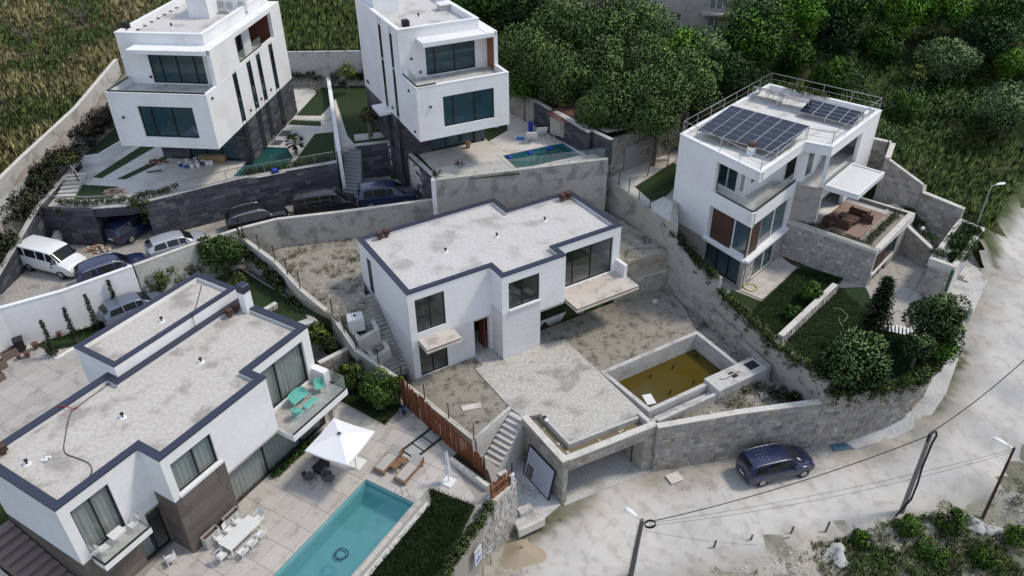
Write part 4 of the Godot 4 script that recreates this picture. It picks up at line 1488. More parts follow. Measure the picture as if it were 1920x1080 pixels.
func house_right() -> void:
	var t := thing("villa", "white villa with solar panels on its roof and a stone clad annex, on the right", "house", O4, Y4)
	var L := V2(-7.78, -2.19)
	var F := V2(0, 0)
	var B := V2(-7.75, -16.6)
	var R := V2(1.95, -16.7)
	var N := V2(1.95, -7.3)
	var nn := V2(0.04, -6.9)
	var foot := pv([L, F, nn, N, R, B])
	var k := MB.new()
	facade(k, L, F, -1.5, 2.5, [[4.1, 7.7, 0.15, 2.3]])
	facade(k, F, nn, -1.5, 2.5, [[1.75, 5.2, 0.08, 2.15]])
	facade(k, nn, N, -1.5, 6.3, [])
	facade(k, N, R, -1.5, 2.5, [])
	facade(k, R, B, -1.5, 2.5, [])
	facade(k, B, L, -1.5, 2.5, [])
	obj("ground_floor_wall", k, M.mortar, t)
	stone_face(t, V3(0.003, 0, -0.02), V3(0.003, 0, -1.7), V3(0.003, 2.5, -0.02), V3(0.003, 2.5, -1.7), V3(1, 0, 0), 0.38, 0.5, 0.16, V2(0.01, 0.03), PALE, M.stones, "stone", 60, O4)
	glazing(t, F, nn, 1.75, 5.2, 0.08, 2.15, [0.5], 0.1, "blueglass", 0, 0.09, "white_metal")
	glazing(t, L, F, 4.1, 7.7, 0.15, 2.3, [0.33, 0.66], 0.2, "blueglass", 0, 0.09)
	k = MB.new()
	facade(k, L, F, 2.5, 6.55, [[4.0, 8.3, 2.74, 5.42]])
	facade(k, F, nn, 2.5, 6.55, [[-0.2, 6.3, 2.72, 5.45]])
	facade(k, N, R, 2.5, 6.4, [[0.3, 5.4, 2.8, 5.4]])
	facade(k, R, B, 2.5, 9.7, [])
	facade(k, B, L, 2.5, 9.7, [])
	facade(k, L, F, 6.55, 9.7, [[4.02, 8.3, 6.57, 9.05]])
	facade(k, F, nn, 9.0, 9.7, [])
	facade(k, nn, N, 9.0, 9.7, [])
	facade(k, N, R, 6.4, 9.7, [[0.02, 6.1, 6.42, 8.97]])
	facade(k, V2(-1.6, -6.1), V2(-0.3, -7.2), 6.3, 9.0, [])
	obj("wall", k, M.white, t)
	slab_part(t, "floor_slab", inset(foot, 0.03), 2.4, 2.7, M.white)
	slab_part(t, "balcony_floor", inset(foot, 0.03), 6.1, 6.35, M.newconcrete)
	slab_part(t, "loggia_ceiling", inset(foot, 0.05), 9.0, 9.2, M.white)
	k = MB.new()
	facade(k, V2(-7.4, -3.6), V2(-1.9, -2.1), 6.35, 9.0, [[2.9, 4.9, 6.4, 8.7], [5.25, 5.55, 6.8, 8.5]])
	facade(k, V2(-1.9, -2.1), V2(-1.6, -6.1), 6.35, 9.0, [[0.7, 2.6, 7.2, 8.6]])
	facade(k, V2(-1.6, -6.1), V2(0.2, -7.4), 6.35, 9.0, [])
	facade(k, V2(0.2, -7.4), V2(0.2, -9.6), 6.35, 9.0, [[0.3, 1.7, 6.45, 8.8]])
	facade(k, V2(0.2, -9.6), V2(-0.8, -14.5), 6.35, 9.0, [])
	obj("loggia_wall", k, M.white, t)
	glazing(t, V2(-7.4, -3.6), V2(-1.9, -2.1), 2.9, 4.9, 6.4, 8.7, [0.5], 0.05, "blueglass", 0, 0.08, "white_metal")
	glazing(t, V2(-1.9, -2.1), V2(-1.6, -6.1), 0.7, 2.6, 7.2, 8.6, [0.5], 0.05, "blueglass", 0, 0.09, "white_metal")
	glazing(t, V2(0.2, -7.4), V2(0.2, -9.6), 0.3, 1.7, 6.45, 8.8, [], 0.05, "blueglass", 0, 0.12, "white_metal")
	k = MB.new()
	k.box(V3(-0.6, 7.8, -6.75), V3(0.6, 2.5, 0.1), Basis(UP, 0.7))
	obj("dark_door", k, M.frame, t)
	var kb := MB.new()
	kb.bar(v3(L + (F - L).normalized() * 4.35 + V2(-0.02, -0.16), 4.08), v3(L + (F - L).normalized() * 6.35 + V2(-0.02, -0.16), 4.08), 0.07, 2.62)
	obj("shutter", kb, M.brownwood, t)
	kb = MB.new()
	kb.span(V3(-0.14, 2.78, -1.92), V3(-0.07, 5.42, -0.04))
	obj("shutter", kb, M.brownwood, t)
	glazing(t, L, F, 4.02, 7.95, 2.74, 5.42, [0.6], 0.3, "blueglass", 0, 0.09, "white_metal")
	glazing(t, F, nn, 1.95, 6.28, 2.74, 5.44, [0.5], 0.16, "blueglass", 0, 0.09, "white_metal")
	k = MB.new()
	k.sp(-0.25, 2.5, -6.6, 0.35, 2.7, 0.08)
	obj("sill", k, M.white, t)
	k = MB.new()
	k.bar(v3(L + (F - L).normalized() * 3.8 + V2(0.02, 0.06), 2.6), v3(F + V2(0.03, 0.06), 2.6), 0.3, 0.21)
	obj("sill", k, M.white, t)
	k = MB.new()
	k.sp(-7.2, 2.75, -6.0, -0.3, 5.9, -5.9)
	k.sp(-7.2, 0.0, -5.0, -0.3, 2.4, -4.9)
	obj("partition", k, M.interior, t)
	balustrade(t, [V2(-3.6, -1.15), V2(-0.12, -0.16), V2(-0.1, -6.85)], 6.56, 0.75)
	balustrade(t, [V2(1.83, -7.5), V2(1.83, -13.3)], 6.42, 0.75)
	roof_set(t, foot, 9.5, 9.71, surf("white_roof", lin(0.56, 0.54, 0.52), lin(0.68, 0.67, 0.65), 2.4, 0.85, 0.3, 0.3), M.white, 0.3)
	var rr := inset(foot, 0.15)
	k = MB.new()
	for j in rr.size():
		var a := v3(rr[j], 9.8)
		var b := v3(rr[(j + 1) % rr.size()], 9.8)
		k.bar(a + V3(0, 1.0, 0), b + V3(0, 1.0, 0), 0.045)
		k.bar(a + V3(0, 0.5, 0), b + V3(0, 0.5, 0), 0.02)
		var n := maxi(1, roundi(a.distance_to(b) / 2.1))
		for q in n:
			var p := a.lerp(b, float(q) / n)
			var f := MB.new()
			f.bar(p, p + V3(0, 1.0, 0), 0.04)
			obj("rail_post", f, M.steel, t)
	obj("guard_rail", k, M.steel, t)
	k = MB.new()
	k.sp(-7.2, 9.5, -15.3, 1.2, 9.75, -15.1)
	k.sp(0.9, 9.5, -16.2, 1.3, 9.7, -15.3)
	obj("roof_kerb", k, M.white, t)
	var c := thing("chimney", "short white chimney with a dark cap below the front solar array", "chimney", f4(-2.25, -2.9, 9.5), Y4)
	k = MB.new()
	k.sp(-0.25, 0, -0.25, 0.25, 0.62, 0.25)
	obj("stack", k, M.white, c)
	k = MB.new()
	k.bev(V3(0, 0.78, 0), V3(0.5, 0.32, 0.5), 0.04)
	obj("cowl", k, M.vent, c)
	solar(f4(-3.55, -5.45, 9.55), Y4, 3, 3, 2.18, 1.72, 0.55, 1.0, "large array of dark solar panels at the front of the right villa's roof")
	solar(f4(-0.65, -12.9, 9.55), Y4, 2, 2, 2.2, 1.1, 0.35, 0.75, "smaller low array of solar panels at the back of the right villa's roof")
	solar(f4(-3.9, -13.4, 9.55), Y4 + PI + 0.15, 1, 1, 2.6, 1.5, 0.4, 1.2, "single dark solar panel tipped up and facing away on the right villa's roof")
	solar(f4(-6.2, -13.6, 9.55), Y4 + PI, 2, 1, 1.3, 1.5, 0.3, 1.15, "pair of tilted grey panels seen from behind at the back left roof corner")
	pergola()
	annex()

func solar(at: Vector3, turn: float, nx: int, nz: int, w: float, d: float, lo: float, hi: float, label: String) -> void:
	var t := thing("solar_array", label, "solar panels", at, turn)
	var W := nx * w
	var D := nz * d
	var y := func(z: float) -> float: return lerpf(hi, lo, z / D + 0.5)
	var tilt := Basis(RIGHT, atan2(hi - lo, D))
	for q in nx:
		for r in nz:
			var x := -W * 0.5 + (q + 0.5) * w
			var z := -D * 0.5 + (r + 0.5) * d
			var f := MB.new()
			f.box(V3(x, y.call(z), z), V3(w - 0.02, 0.035, d - 0.02), tilt)
			var p := obj("panel_frame", f, M.steel, t)
			for e in 4:
				var g := MB.new()
				var ex := x + (w * 0.25 - 0.01) * (-1 if e % 2 == 0 else 1)
				var ez := z + (d * 0.25 - 0.01) * (-1 if e < 2 else 1)
				g.box(V3(ex, y.call(ez) + 0.022, ez), V3(w * 0.5 - 0.09, 0.012, d * 0.5 - 0.075), tilt)
				obj("solar_cells", g, M.solar, p)
	for x in range(nx + 1):
		for z in [-0.5, 0.5]:
			var px := -W * 0.5 + x * w
			px = clampf(px, -W * 0.5 + 0.05, W * 0.5 - 0.05)
			var f := MB.new()
			f.bar(V3(px, -0.02, z * (D - 0.1)), V3(px, y.call(z * (D - 0.1)) - 0.02, z * (D - 0.1)), 0.05)
			obj("leg", f, M.steel, t)
		var f2 := MB.new()
		var px2 := clampf(-W * 0.5 + x * w, -W * 0.5 + 0.05, W * 0.5 - 0.05)
		f2.bar(V3(px2, y.call(-D * 0.5) - 0.05, -D * 0.5), V3(px2, y.call(D * 0.5) - 0.05, D * 0.5), 0.05)
		f2.bar(V3(px2, 0.0, -D * 0.5), V3(px2, y.call(0.0) - 0.05, 0.0), 0.04)
		obj("rail", f2, M.steel, t)

func pergola() -> void:
	var t := thing("pergola", "white pergola with closed louvres over the right villa's terrace", "pergola", f4(1.96, -10.0, 3.0), Y4)
	var k := MB.new()
	for e in [[0.0, 2.45, 2.6, 2.45], [0.0, -2.45, 2.6, -2.45]]:
		k.bar(V3(e[0], 3.45, e[1]), V3(e[2], 3.45, e[3]), 0.16, 0.42)
	k.sp(2.44, 3.242, -2.37, 2.6, 3.658, 2.37)
	k.sp(0.01, 3.242, -2.37, 0.14, 3.658, 2.37)
	obj("beam", k, M.white_metal, t)
	for j in 16:
		var f := MB.new()
		var x := 0.22 + j * 0.142
		f.box(V3(x, 3.55, 0), V3(0.13, 0.035, 4.72), Basis(V3(0, 0, 1), 0.16))
		obj("louvre", f, M.white_metal, t)

func annex() -> void:
	var t := thing("annex", "stone clad annex with a furnished roof terrace beside the solar panel villa", "annex", f4(0, 0, 0), Y4)
	var p := pv([V2(0.05, -6.6), V2(7.0, -6.75), V2(7.2, -14.2), V2(1.97, -14.2), V2(1.97, -7.32), V2(0.05, -7.0)])
	var k := MB.new()
	facade(k, p[0], p[1], -1.0, 3.3, [])
	facade(k, p[1], p[2], -1.0, 3.3, [[0.5, 4.6, 1.1, 2.6], [0.6, 3.4, -0.4, 0.75]])
	facade(k, p[2], p[3], -1.0, 3.3, [])
	obj("wall", k, M.mortar, t)
	stone_face(t, v3(p[0], -0.1) + V3(0, 0, 0.003), v3(p[1], -0.1) + V3(0, 0, 0.003), v3(p[0], 2.98) + V3(0, 0, 0.003), v3(p[1], 2.98) + V3(0, 0, 0.003), V3(0, 0, 1), 0.3, 0.4, 0.2, V2(0.008, 0.03), PALE, M.stones, "stone", 260, O4)
	k = MB.new()
	facade(k, p[1] + V2(0.02, 0.02), p[2] + V2(0.02, 0), 2.62, 3.3, [], 0.02)
	k.sp(7.02, 0.78, -13.5, 7.12, 1.08, -6.9)
	obj("white_band", k, M.white, t)
	glazing(t, p[1], p[2], 0.5, 4.6, 1.1, 2.6, [0.5], 0.12, "blueglass", 0, 0.08)
	glazing(t, p[1], p[2], 0.6, 3.4, -0.4, 0.75, [0.33, 0.66], 0.12, "blueglass", 0, 0.08)
	k = MB.new()
	k.sp(7.0, 1.1, -9.3, 7.06, 2.6, -7.3)
	obj("shutter", k, M.brownwood, t)
	slab_part(t, "roof", inset(p, 0.05), 2.7, 2.98, M.newconcrete)
	k = MB.new()
	k.sp(0.06, 2.981, -6.95, 7.1, 3.25, -6.6)
	k.sp(6.75, 2.981, -14.2, 7.2, 3.3, -6.96)
	k.sp(2.0, 2.981, -14.2, 6.74, 3.3, -13.9)
	obj("parapet", k, M.stone_cap, t)
	k = MB.new()
	k.sp(2.0, 2.99, -13.0, 5.3, 3.06, -7.9)
	obj("deck_base", k, M.dark, t)
	tiles(t, pv([V2(2.0, -13.0), V2(5.3, -13.0), V2(5.3, -7.9), V2(2.0, -7.9)]), 3.061, PI / 2, 0.3, 2.4, Color(0.3, 0.2, 0.155), "deck_board", 120, 0.5, 0.006)
	k = MB.new()
	k.sp(2.0, 2.99, -7.8, 6.7, 3.05, -7.0)
	k.sp(5.4, 2.99, -13.8, 6.7, 3.05, -7.81)
	obj("planting_bed", k, M.gravel, t)

func far_building() -> void:
	var t := thing("apartment_house", "pale three storey house with shuttered windows behind the olive trees at the top", "house", V3(12.2, 13.8, -84.5), -0.32)
	var W := 11.5
	var k := MB.new()
	var b := pv([V2(0, 0), V2(W, 0), V2(W, -9), V2(0, -9)])
	var win := [[1.4, 2.6, 4.2, 6.0], [5.0, 6.2, 4.2, 6.0], [8.9, 10.2, 3.2, 5.6], [1.4, 2.6, 0.9, 2.6], [5.0, 6.2, 0.9, 2.6], [8.9, 10.2, 0.4, 2.4]]
	for j in 4:
		facade(k, b[j], b[(j + 1) % 4], -2, 9.5, win if j == 0 else [])
	obj("wall", k, surf("beige_render", lin(0.4, 0.36, 0.31), lin(0.48, 0.44, 0.38), 2.0, 0.9, 0.3, 0.2), t)
	for w in win:
		glazing(t, b[0], b[1], w[0], w[1], w[2], w[3], [0.5], 0.1, "glass", 1, 0.07, "white_metal")
	slab_part(t, "roof", inset(b, -0.5), 9.5, 9.8, M.concrete)
	k = MB.new()
	k.sp(8.3, 2.85, 0.002, 11.0, 3.05, 1.1)
	k.sp(0.8, 3.0, 0.002, 3.2, 3.15, 0.9)
	obj("balcony", k, M.stone_cap, t)
	k = MB.new()
	for j in 14:
		k.bar(V3(8.4 + j * 0.19, 3.05, 1.02), V3(8.4 + j * 0.19, 3.95, 1.02), 0.03)
	k.bar(V3(8.3, 3.97, 1.02), V3(11.0, 3.97, 1.02), 0.05)
	obj("balcony_rail", k, M.steel, t)
	k = MB.new()
	k.col = Color(0.3, 0.12, 0.08)
	for j in 12:
		k.box(V3(8.4 + j * 0.23, 6.0, 0.4), V3(0.2, 0.06, 0.9), Basis(RIGHT, 0.4))
	obj("tile_hood", k, M.terracotta, t)
	k = MB.new()
	k.sp(-3.0, -0.5, -3.0, -0.05, 6.0, -0.6)
	obj("brown_shed", k, surf("brown_boards", lin(0.1, 0.075, 0.06), lin(0.14, 0.11, 0.09), 0.4, 0.8), t)

func wall_thing(called: String, label: String, pts: Array, feet: Array, thick: float, style: String, cap := true, most := 200, group := "") -> Node3D:
	var base := V3(pts[0].x, feet[0], pts[0].z)
	var t := thing(called, label, "wall", base, 0, group)
	var core: Material = {"slate": M.slate_gap, "rubble": M.mortar, "pale": M.mortar, "white": M.white, "concrete": M.concrete, "smooth": M.newconcrete}[style]
	var total := 0.0
	for j in pts.size() - 1:
		total += pts[j].distance_to(pts[j + 1])
	for j in pts.size() - 1:
		var o := wall_run(t, pts[j], pts[j + 1], feet[j], feet[j + 1], thick, core, (M.stone_cap if style in ["rubble", "pale", "concrete", "smooth"] else (M.newconcrete if style == "slate" else M.white)) if cap else null)
		if style in ["slate", "rubble", "pale"]:
			wall_stones(t, pts[j], pts[j + 1], feet[j], feet[j + 1], o, style, int(most * pts[j].distance_to(pts[j + 1]) / total))
		elif style == "concrete":
			var n := maxi(1, int(pts[j].distance_to(pts[j + 1]) / 2.4))
			var k := MB.new()
			for q in range(1, n):
				var p: Vector3 = pts[j].lerp(pts[j + 1], float(q) / n) - t.position + o * 0.003
				var f: float = lerpf(feet[j], feet[j + 1], float(q) / n) - t.position.y
				k.bar(V3(p.x, f, p.z), V3(p.x, p.y - 0.02, p.z), 0.025)
			if n > 1:
				obj("pour_joint", k, M.mortar, t)
	return t

func pool(label: String, poly: PackedVector2Array, y: float, depth: float, water: float, tile: Material, wmat: Material, rim: float, rimmat: Material) -> Node3D:
	var c := Vector2.ZERO
	for p in poly:
		c += p / poly.size()
	var t := thing("swimming_pool", label, "swimming pool", v3(c, y - depth))
	var loc := PackedVector2Array()
	for p in poly:
		loc.append(p - c)
	var k := MB.new()
	var l := inset(loc, 0.01)
	k.prism(l, 0.02, 0.02)
	for j in l.size():
		var a := v3(l[j], 0.0)
		var b := v3(l[(j + 1) % l.size()], 0.0)
		var up := V3(0, depth - 0.01, 0)
		k.quadn(a, b, b + up, a + up, -(a + b))
	obj("basin", k, tile, t)
	if rim > 0:
		k = MB.new()
		ring(k, loc, rim, 0.03, depth - 0.02, depth + 0.04)
		obj("coping", k, rimmat, t)
	k = MB.new()
	k.prism(inset(loc, 0.012), depth - water, depth - water)
	obj("water", k, wmat, t)
	return t

func ladder(at: Vector3, turn: float, label: String) -> void:
	var t := thing("pool_ladder", label, "pool ladder", at, turn, "steel pool ladders")
	for s in [-0.25, 0.25]:
		var k := MB.new()
		k.tube([V3(s, 0, 0.55), V3(s, 0.6, 0.52), V3(s, 0.85, 0.35), V3(s, 0.75, 0.08), V3(s, 0.2, -0.06), V3(s, -1.1, -0.08)], 0.025, 6)
		obj("handrail", k, M.steel, t)
	for j in 3:
		var k := MB.new()
		k.sp(-0.25, -0.3 - j * 0.3, -0.12, 0.25, -0.27 - j * 0.3, -0.02)
		obj("rung", k, M.steel, t)

func post_fence(called: String, label: String, pts: Array, spacing: float, h: float, wires := true) -> void:
	var t := thing(called, label, "fence", pts[0])
	var wk := MB.new()
	for j in pts.size() - 1:
		var a: Vector3 = pts[j] - pts[0]
		var b: Vector3 = pts[j + 1] - pts[0]
		var n := maxi(1, roundi(a.distance_to(b) / spacing))
		for q in n + (1 if j == pts.size() - 2 else 0):
			var p := a.lerp(b, float(q) / n)
			var k := MB.new()
			k.bar(p, p + V3(0, h, 0), 0.06)
			obj("post", k, M.dark, t)
		if wires:
			for q in 7:
				var e := V3(0, 0.08 + (h - 0.15) * q / 6.0, 0)
				wk.bar(a + e, b + e, 0.009)
			var m := int(a.distance_to(b) / 0.35)
			for q in m:
				var p := a.lerp(b, float(q) / m)
				wk.bar(p + V3(0, 0.05, 0), p + V3(0, h - 0.08, 0), 0.006)
	if wires:
		obj("wire_mesh", wk, M.dark, t)

func bar_rail(label: String, pts: Array, h: float) -> void:
	var t := thing("railing", label, "railing", pts[0])
	var k := MB.new()
	var bars := MB.new()
	for j in pts.size() - 1:
		var a: Vector3 = pts[j] - pts[0]
		var b: Vector3 = pts[j + 1] - pts[0]
		k.bar(a + V3(0, h, 0), b + V3(0, h, 0), 0.04)
		k.bar(a + V3(0, 0.08, 0), b + V3(0, 0.08, 0), 0.025)
		var n := int(a.distance_to(b) / 0.14)
		for q in n + 1:
			var p := a.lerp(b, float(q) / n)
			if q % 14 == 0:
				var f := MB.new()
				f.bar(p, p + V3(0, h, 0), 0.045)
				obj("post", f, M.steel, t)
			else:
				bars.bar(p + V3(0, 0.09, 0), p + V3(0, h - 0.02, 0), 0.013)
	obj("handrail", k, M.steel, t)
	stuff(obj("bars", bars, M.steel, t))

func make_walls() -> void:
	wall_thing("stone_wall", "grey rubble stone wall with a pale cap behind the parked navy minivan", [V3(9.0, 3.85, -34.95), V3(11.3, 3.9, -35.4), V3(14.1, 4.0, -35.9), V3(19.7, 4.1, -36.7)], [-0.4, -0.4, -0.4, -0.3], 0.38, "rubble", true, 300)
	wall_thing("stone_wall", "curved reddish stone wall under the ivy hedge along the bend in the road", [V3(19.7, 5.0, -36.68), V3(21.9, 5.0, -36.85), V3(24.2, 5.0, -37.25), V3(26.1, 5.0, -37.75), V3(27.6, 5.0, -38.85), V3(29.5, 5.0, -41.05), V3(30.5, 5.05, -43)], [-0.3, -0.2, 0.5, 1.0, 1.8, 2.8, 3.4], 0.35, "rubble", false, 300)
	wall_thing("stone_wall", "pale stone garden wall with a signboard, beside the entrance steps at the bottom", [V3(-6.2, 3.05, -20.5), V3(-4.9, 3.1, -22.6), V3(-3.9, 3.1, -25.1), V3(-3.2, 3.2, -26.4), V3(-2.0, 3.4, -28.7), V3(-1.25, 3.6, -29.4)], [-1.6, -1.4, -1.2, -1.2, -0.9, -0.8], 0.45, "pale", true, 220)
	wall_thing("stone_wall", "short pale stone wall end below the wooden picket panel", [V3(-1.25, 3.66, -29.4), V3(0.1, 3.66, -31.0), V3(-0.6, 3.66, -31.9)], [-0.8, -0.4, 0], 0.5, "pale", true, 120)
	wall_thing("concrete_wall", "high weathered concrete wall with tie holes behind the unfinished villa", [V3(-5.85, 11.55, -54.4), V3(7.95, 11.55, -57.75)], [6.5, 6.5], 0.3, "concrete", true)
	wall_thing("concrete_wall", "stained concrete retaining wall overhung with ivy, right of the empty green pool", [V3(8.15, 9.35, -58.9), V3(10.8, 9.3, -53.6), V3(13.3, 7.4, -48.95), V3(15.2, 7.0, -46.95)], [6.0, 6.0, 3.0, 3.0], 0.3, "concrete", false)
	wall_thing("concrete_wall", "grey concrete retaining wall with a cracked cap that ends at the street wall", [V3(15.2, 5.6, -46.9), V3(16.6, 5.5, -44.4), V3(17.9, 5.5, -41.2), V3(19.0, 5.6, -38.9), V3(19.9, 5.6, -37.0)], [2.4, 2.4, 2.4, 2.4, 2.4], 0.3, "concrete", false)
	wall_thing("concrete_wall", "pale concrete drive wall behind the stony rear plot of the unfinished villa", [V3(-20.6, 9.3, -51.1), V3(-18.1, 9.3, -52.5), V3(-13.3, 9.3, -53.55), V3(-6.1, 9.4, -55.2)], [6, 6, 6, 6], 0.25, "concrete", true)
	wall_thing("concrete_wall", "grey concrete wall with bushes in front, behind the narrow raised roof", [V3(-26.5, 9.35, -46.05), V3(-23.4, 9.32, -48.85), V3(-20.7, 9.3, -51.0)], [6, 6, 6], 0.25, "smooth", true)
	wall_thing("white_wall", "long white courtyard wall with four pencil cypresses in front", [V3(-34.4, 9.4, -40.0), V3(-33.3, 9.4, -41.0), V3(-30.1, 9.38, -42.95), V3(-26.6, 9.36, -46.0)], [6, 6, 6, 6], 0.25, "white", true)
	wall_thing("white_wall", "white courtyard wall with planters along it at the left edge", [V3(-37.2, 7.8, -34.6), V3(-33.6, 8.3, -40.9)], [5.8, 5.8], 0.3, "white", true)
	var t := thing("wall_end", "white plastered end of the slate wall beside the high concrete wall", "wall", V3(-5.95, 8, -54.6))
	var k := MB.new()
	k.sp(-0.2, 0, -0.3, 0.12, 3.62, 0.35)
	obj("body", k, M.white, t)
	var pts := [V3(12.2, 5.1, -51.0), V3(13.6, 5.1, -48.9), V3(13.6, 4.6, -48.9), V3(14.75, 4.6, -46.7), V3(14.75, 4.15, -46.7), V3(16.1, 4.15, -43.9), V3(16.1, 3.8, -43.9), V3(17.4, 3.8, -40.7)]
	for j in [0, 2, 4, 6]:
		wall_thing("planter_wall", ["highest and farthest", "second highest", "third highest", "lowest and nearest"][j / 2] + " step of the stone planter wall beside the murky green pool", [pts[j], pts[j + 1]], [2.2, 2.2], 0.4, "rubble", false, 70, "stepped planter walls")
	wall_thing("planter_wall", "stone garden wall across the slope at the right end of the unfinished villa", [V3(8.1, 5.0, -49.4), V3(12.3, 5.1, -51.1)], [3.0, 3.0], 0.4, "rubble", true, 60)
	k = MB.new()
	k.prism(pv([V2(8.1, -49.7), V2(12.3, -51.4), V2(11.9, -52.2), V2(10.8, -53.6), V2(8.0, -52.6)]), 3, 4.85)
	struct("bank", k, M.gravel)
	wall_thing("slate_wall", "dark slate retaining wall left of the garage opening, below the terrace", [V3(-34.95, 11.38, -51.25), V3(-33.2, 11.36, -50.9), V3(-30.95, 11.36, -50.75)], [8.2, 8.2, 8.2], 0.3, "slate", false, 170)
	wall_thing("slate_wall", "long dark slate retaining wall behind the two black parked cars", [V3(-27.45, 11.36, -51.75), V3(-25.6, 11.36, -52.95), V3(-21.4, 11.36, -55.55), V3(-14.2, 11.36, -58.3)], [8.2, 8.2, 8.2, 8.2], 0.3, "slate", true, 300)
	wall_thing("slate_wall", "slate lintel over the dark garage opening", [V3(-30.95, 11.36, -50.9), V3(-28.4, 11.36, -51.2), V3(-27.45, 11.36, -51.75)], [10.65, 10.65, 10.65], 0.3, "slate", true, 30)
	wall_thing("slate_wall", "slate clad return wall on the left of the dark garage opening", [V3(-30.97, 10.64, -50.77), V3(-31.28, 10.64, -56.5)], [8.2, 8.2], 0.2, "slate", false, 40)
	wall_thing("slate_wall", "slate boundary wall climbing along the left hedge behind the white van", [V3(-38.0, 9.0, -38.5), V3(-35.35, 9.3, -44.4), V3(-35.0, 11.4, -51.2), V3(-35.2, 11.6, -58.2)], [7.6, 8.1, 8.1, 8.5], 0.3, "slate", true, 220)
	wall_thing("slate_wall", "slate wall beside the outdoor stair, below the small lawn with the palm", [V3(-13.1, 11.35, -61.55), V3(-9.3, 11.35, -62.55)], [8.2, 8.2], 0.3, "slate", true, 110)
	wall_thing("slate_wall", "slate side wall of the pool terrace beside the dark blue parked car", [V3(-9.35, 11.5, -62.3), V3(-8.5, 11.5, -59.5), V3(-5.95, 11.55, -54.75)], [8.2, 8.2, 8.2], 0.3, "slate", true, 130)
	wall_thing("slate_wall", "tall slate screen wall at the end of the dark blue pool", [V3(2.15, 13.6, -65.6), V3(6.35, 13.3, -59.1)], [11, 11], 0.3, "slate", true, 150)
	wall_thing("slate_wall", "slate boundary wall right of the white planter beside the dark blue pool", [V3(4.9, 13.2, -62.2), V3(8.05, 13.15, -57.9)], [11, 11], 0.3, "slate", true, 80)
	wall_thing("white_wall", "short white plastered wall between two slate walls by the dark blue pool", [V3(3.9, 13.55, -63.2), V3(6.35, 13.3, -60.2)], [11, 11], 0.25, "white", false)
	wall_thing("concrete_wall", "old concrete wall with hanging creepers beside the slate screen wall", [V3(-2.5, 13.9, -73.5), V3(0.2, 13.7, -68.5), V3(2.15, 13.7, -65.6)], [11, 11, 11], 0.3, "concrete", false)
	wall_thing("concrete_wall", "grey concrete wall at the back of the two upper lawns", [V3(-33, 14.8, -76.7), V3(-2.0, 14.8, -76.5)], [11, 11], 0.3, "smooth", false)
	wall_thing("garden_wall", "thin white topped wall dividing the two upper lawns", [V3(-18.3, 12.2, -76.4), V3(-14.1, 12.2, -58.6)], [11, 8.2], 0.3, "white", true)
	wall_thing("stone_wall", "tan rubble wall with a metal gate behind the solar panel villa", [V3(8.1, 12.4, -59.4), V3(15.9, 12.5, -65.2)], [9.1, 9.1], 0.35, "rubble", false, 150)
	t = thing("gate", "wide grey metal gate in the tan rubble wall", "gate", V3(10.9, 9.22, -61.35), atan2(5.8, 7.8))
	for s in [0, 1]:
		k = MB.new()
		k.sp(-1.5 + s * 1.42, 0, 0.0, -0.1 + s * 1.42, 2.2, 0.08)
		obj("leaf", k, plain("grey_gate", lin(0.3, 0.3, 0.29), 0.6), t)
	wall_thing("stone_wall", "brown rubble wall stepping down beside the garden stair, with black fence posts", [V3(30.2, 11.6, -57.2), V3(33.1, 9.8, -55.7), V3(33.15, 9.2, -55.6), V3(35.3, 9.0, -53.1)], [5, 5, 5, 5], 0.35, "rubble", true, 160)
	wall_thing("stone_wall", "brown rubble wall behind the garden of the solar panel villa", [V3(24.5, 12.0, -64.0), V3(31.8, 11.6, -60.0), V3(30.2, 11.6, -57.2)], [8, 8, 5], 0.35, "rubble", true, 100)
	wall_thing("stone_wall", "low curved rubble wall at the foot of the garden stair by the white court", [V3(30.2, 8.0, -55.0), V3(31.2, 7.6, -53.3), V3(32.6, 6.6, -51.2), V3(32.9, 6.3, -50.4)], [5, 5, 5, 5], 0.3, "rubble", true, 80)
	gate_planter()
	wall_thing("garden_wall", "white topped garden wall between the two lower lawns of the solar panel villa", [V3(18.4, 5.75, -41.56), V3(24.28, 5.75, -47.69)], [5, 5], 0.35, "pale", true, 20)
	wall_thing("concrete_wall", "concrete fence wall with black posts between the hedge and the stony rear plot", [V3(-20.3, 8.7, -50.6), V3(-17.5, 8.1, -48.3), V3(-15.1, 7.6, -45.4), V3(-12.6, 6.6, -43.5), V3(-10.7, 5.5, -41.0), V3(-7.5, 4.4, -39.0), V3(-2.6, 3.6, -34.4)], [5.8, 5.8, 5, 3, 3, 2, 0], 0.25, "smooth", true)
	wall_thing("garden_wall", "stone terrace wall behind the chimney, nearest the drive", [V3(-18.67, 6.4, -43.04), V3(-16.74, 6.6, -45.13)], [3.2, 3.2], 0.3, "pale", true, 30)
	wall_thing("garden_wall", "stone terrace wall under the hedge beside the glass balcony", [V3(-12.99, 5, -40.3), V3(-11.28, 5, -41.85)], [3.2, 3.2], 0.3, "rubble", true, 30)
	k = MB.new()
	k.prism(pv([V2(-15.1, -45.3), V2(-12.7, -43.5), V2(-16.84, -45.41), V2(-18.67, -43.04), V2(-20.12, -46.16)]), 3, 6.3)
	struct("lawn", k, M.lawn)
	k = MB.new()
	k.prism(pv([V2(-17.27, -47.1), V2(-12.7, -43.4), V2(-10.8, -41.0), V2(-11.34, -42.1), V2(-13.07, -40.54), V2(-17.44, -43.85)]), 3, 4.8)
	struct("lawn", k, M.lawn)
	k = MB.new()
	k.prism(pv([V2(-13.28, -41.5), V2(-11.66, -43.1), V2(-7.6, -38.95), V2(-7.35, -37.5), V2(-8.19, -35.85), V2(-11.36, -38.1)]), 3.5, 3.68)
	struct("lawn", k, M.lawn)
	var lv := [6.9, 5.7, 4.6]
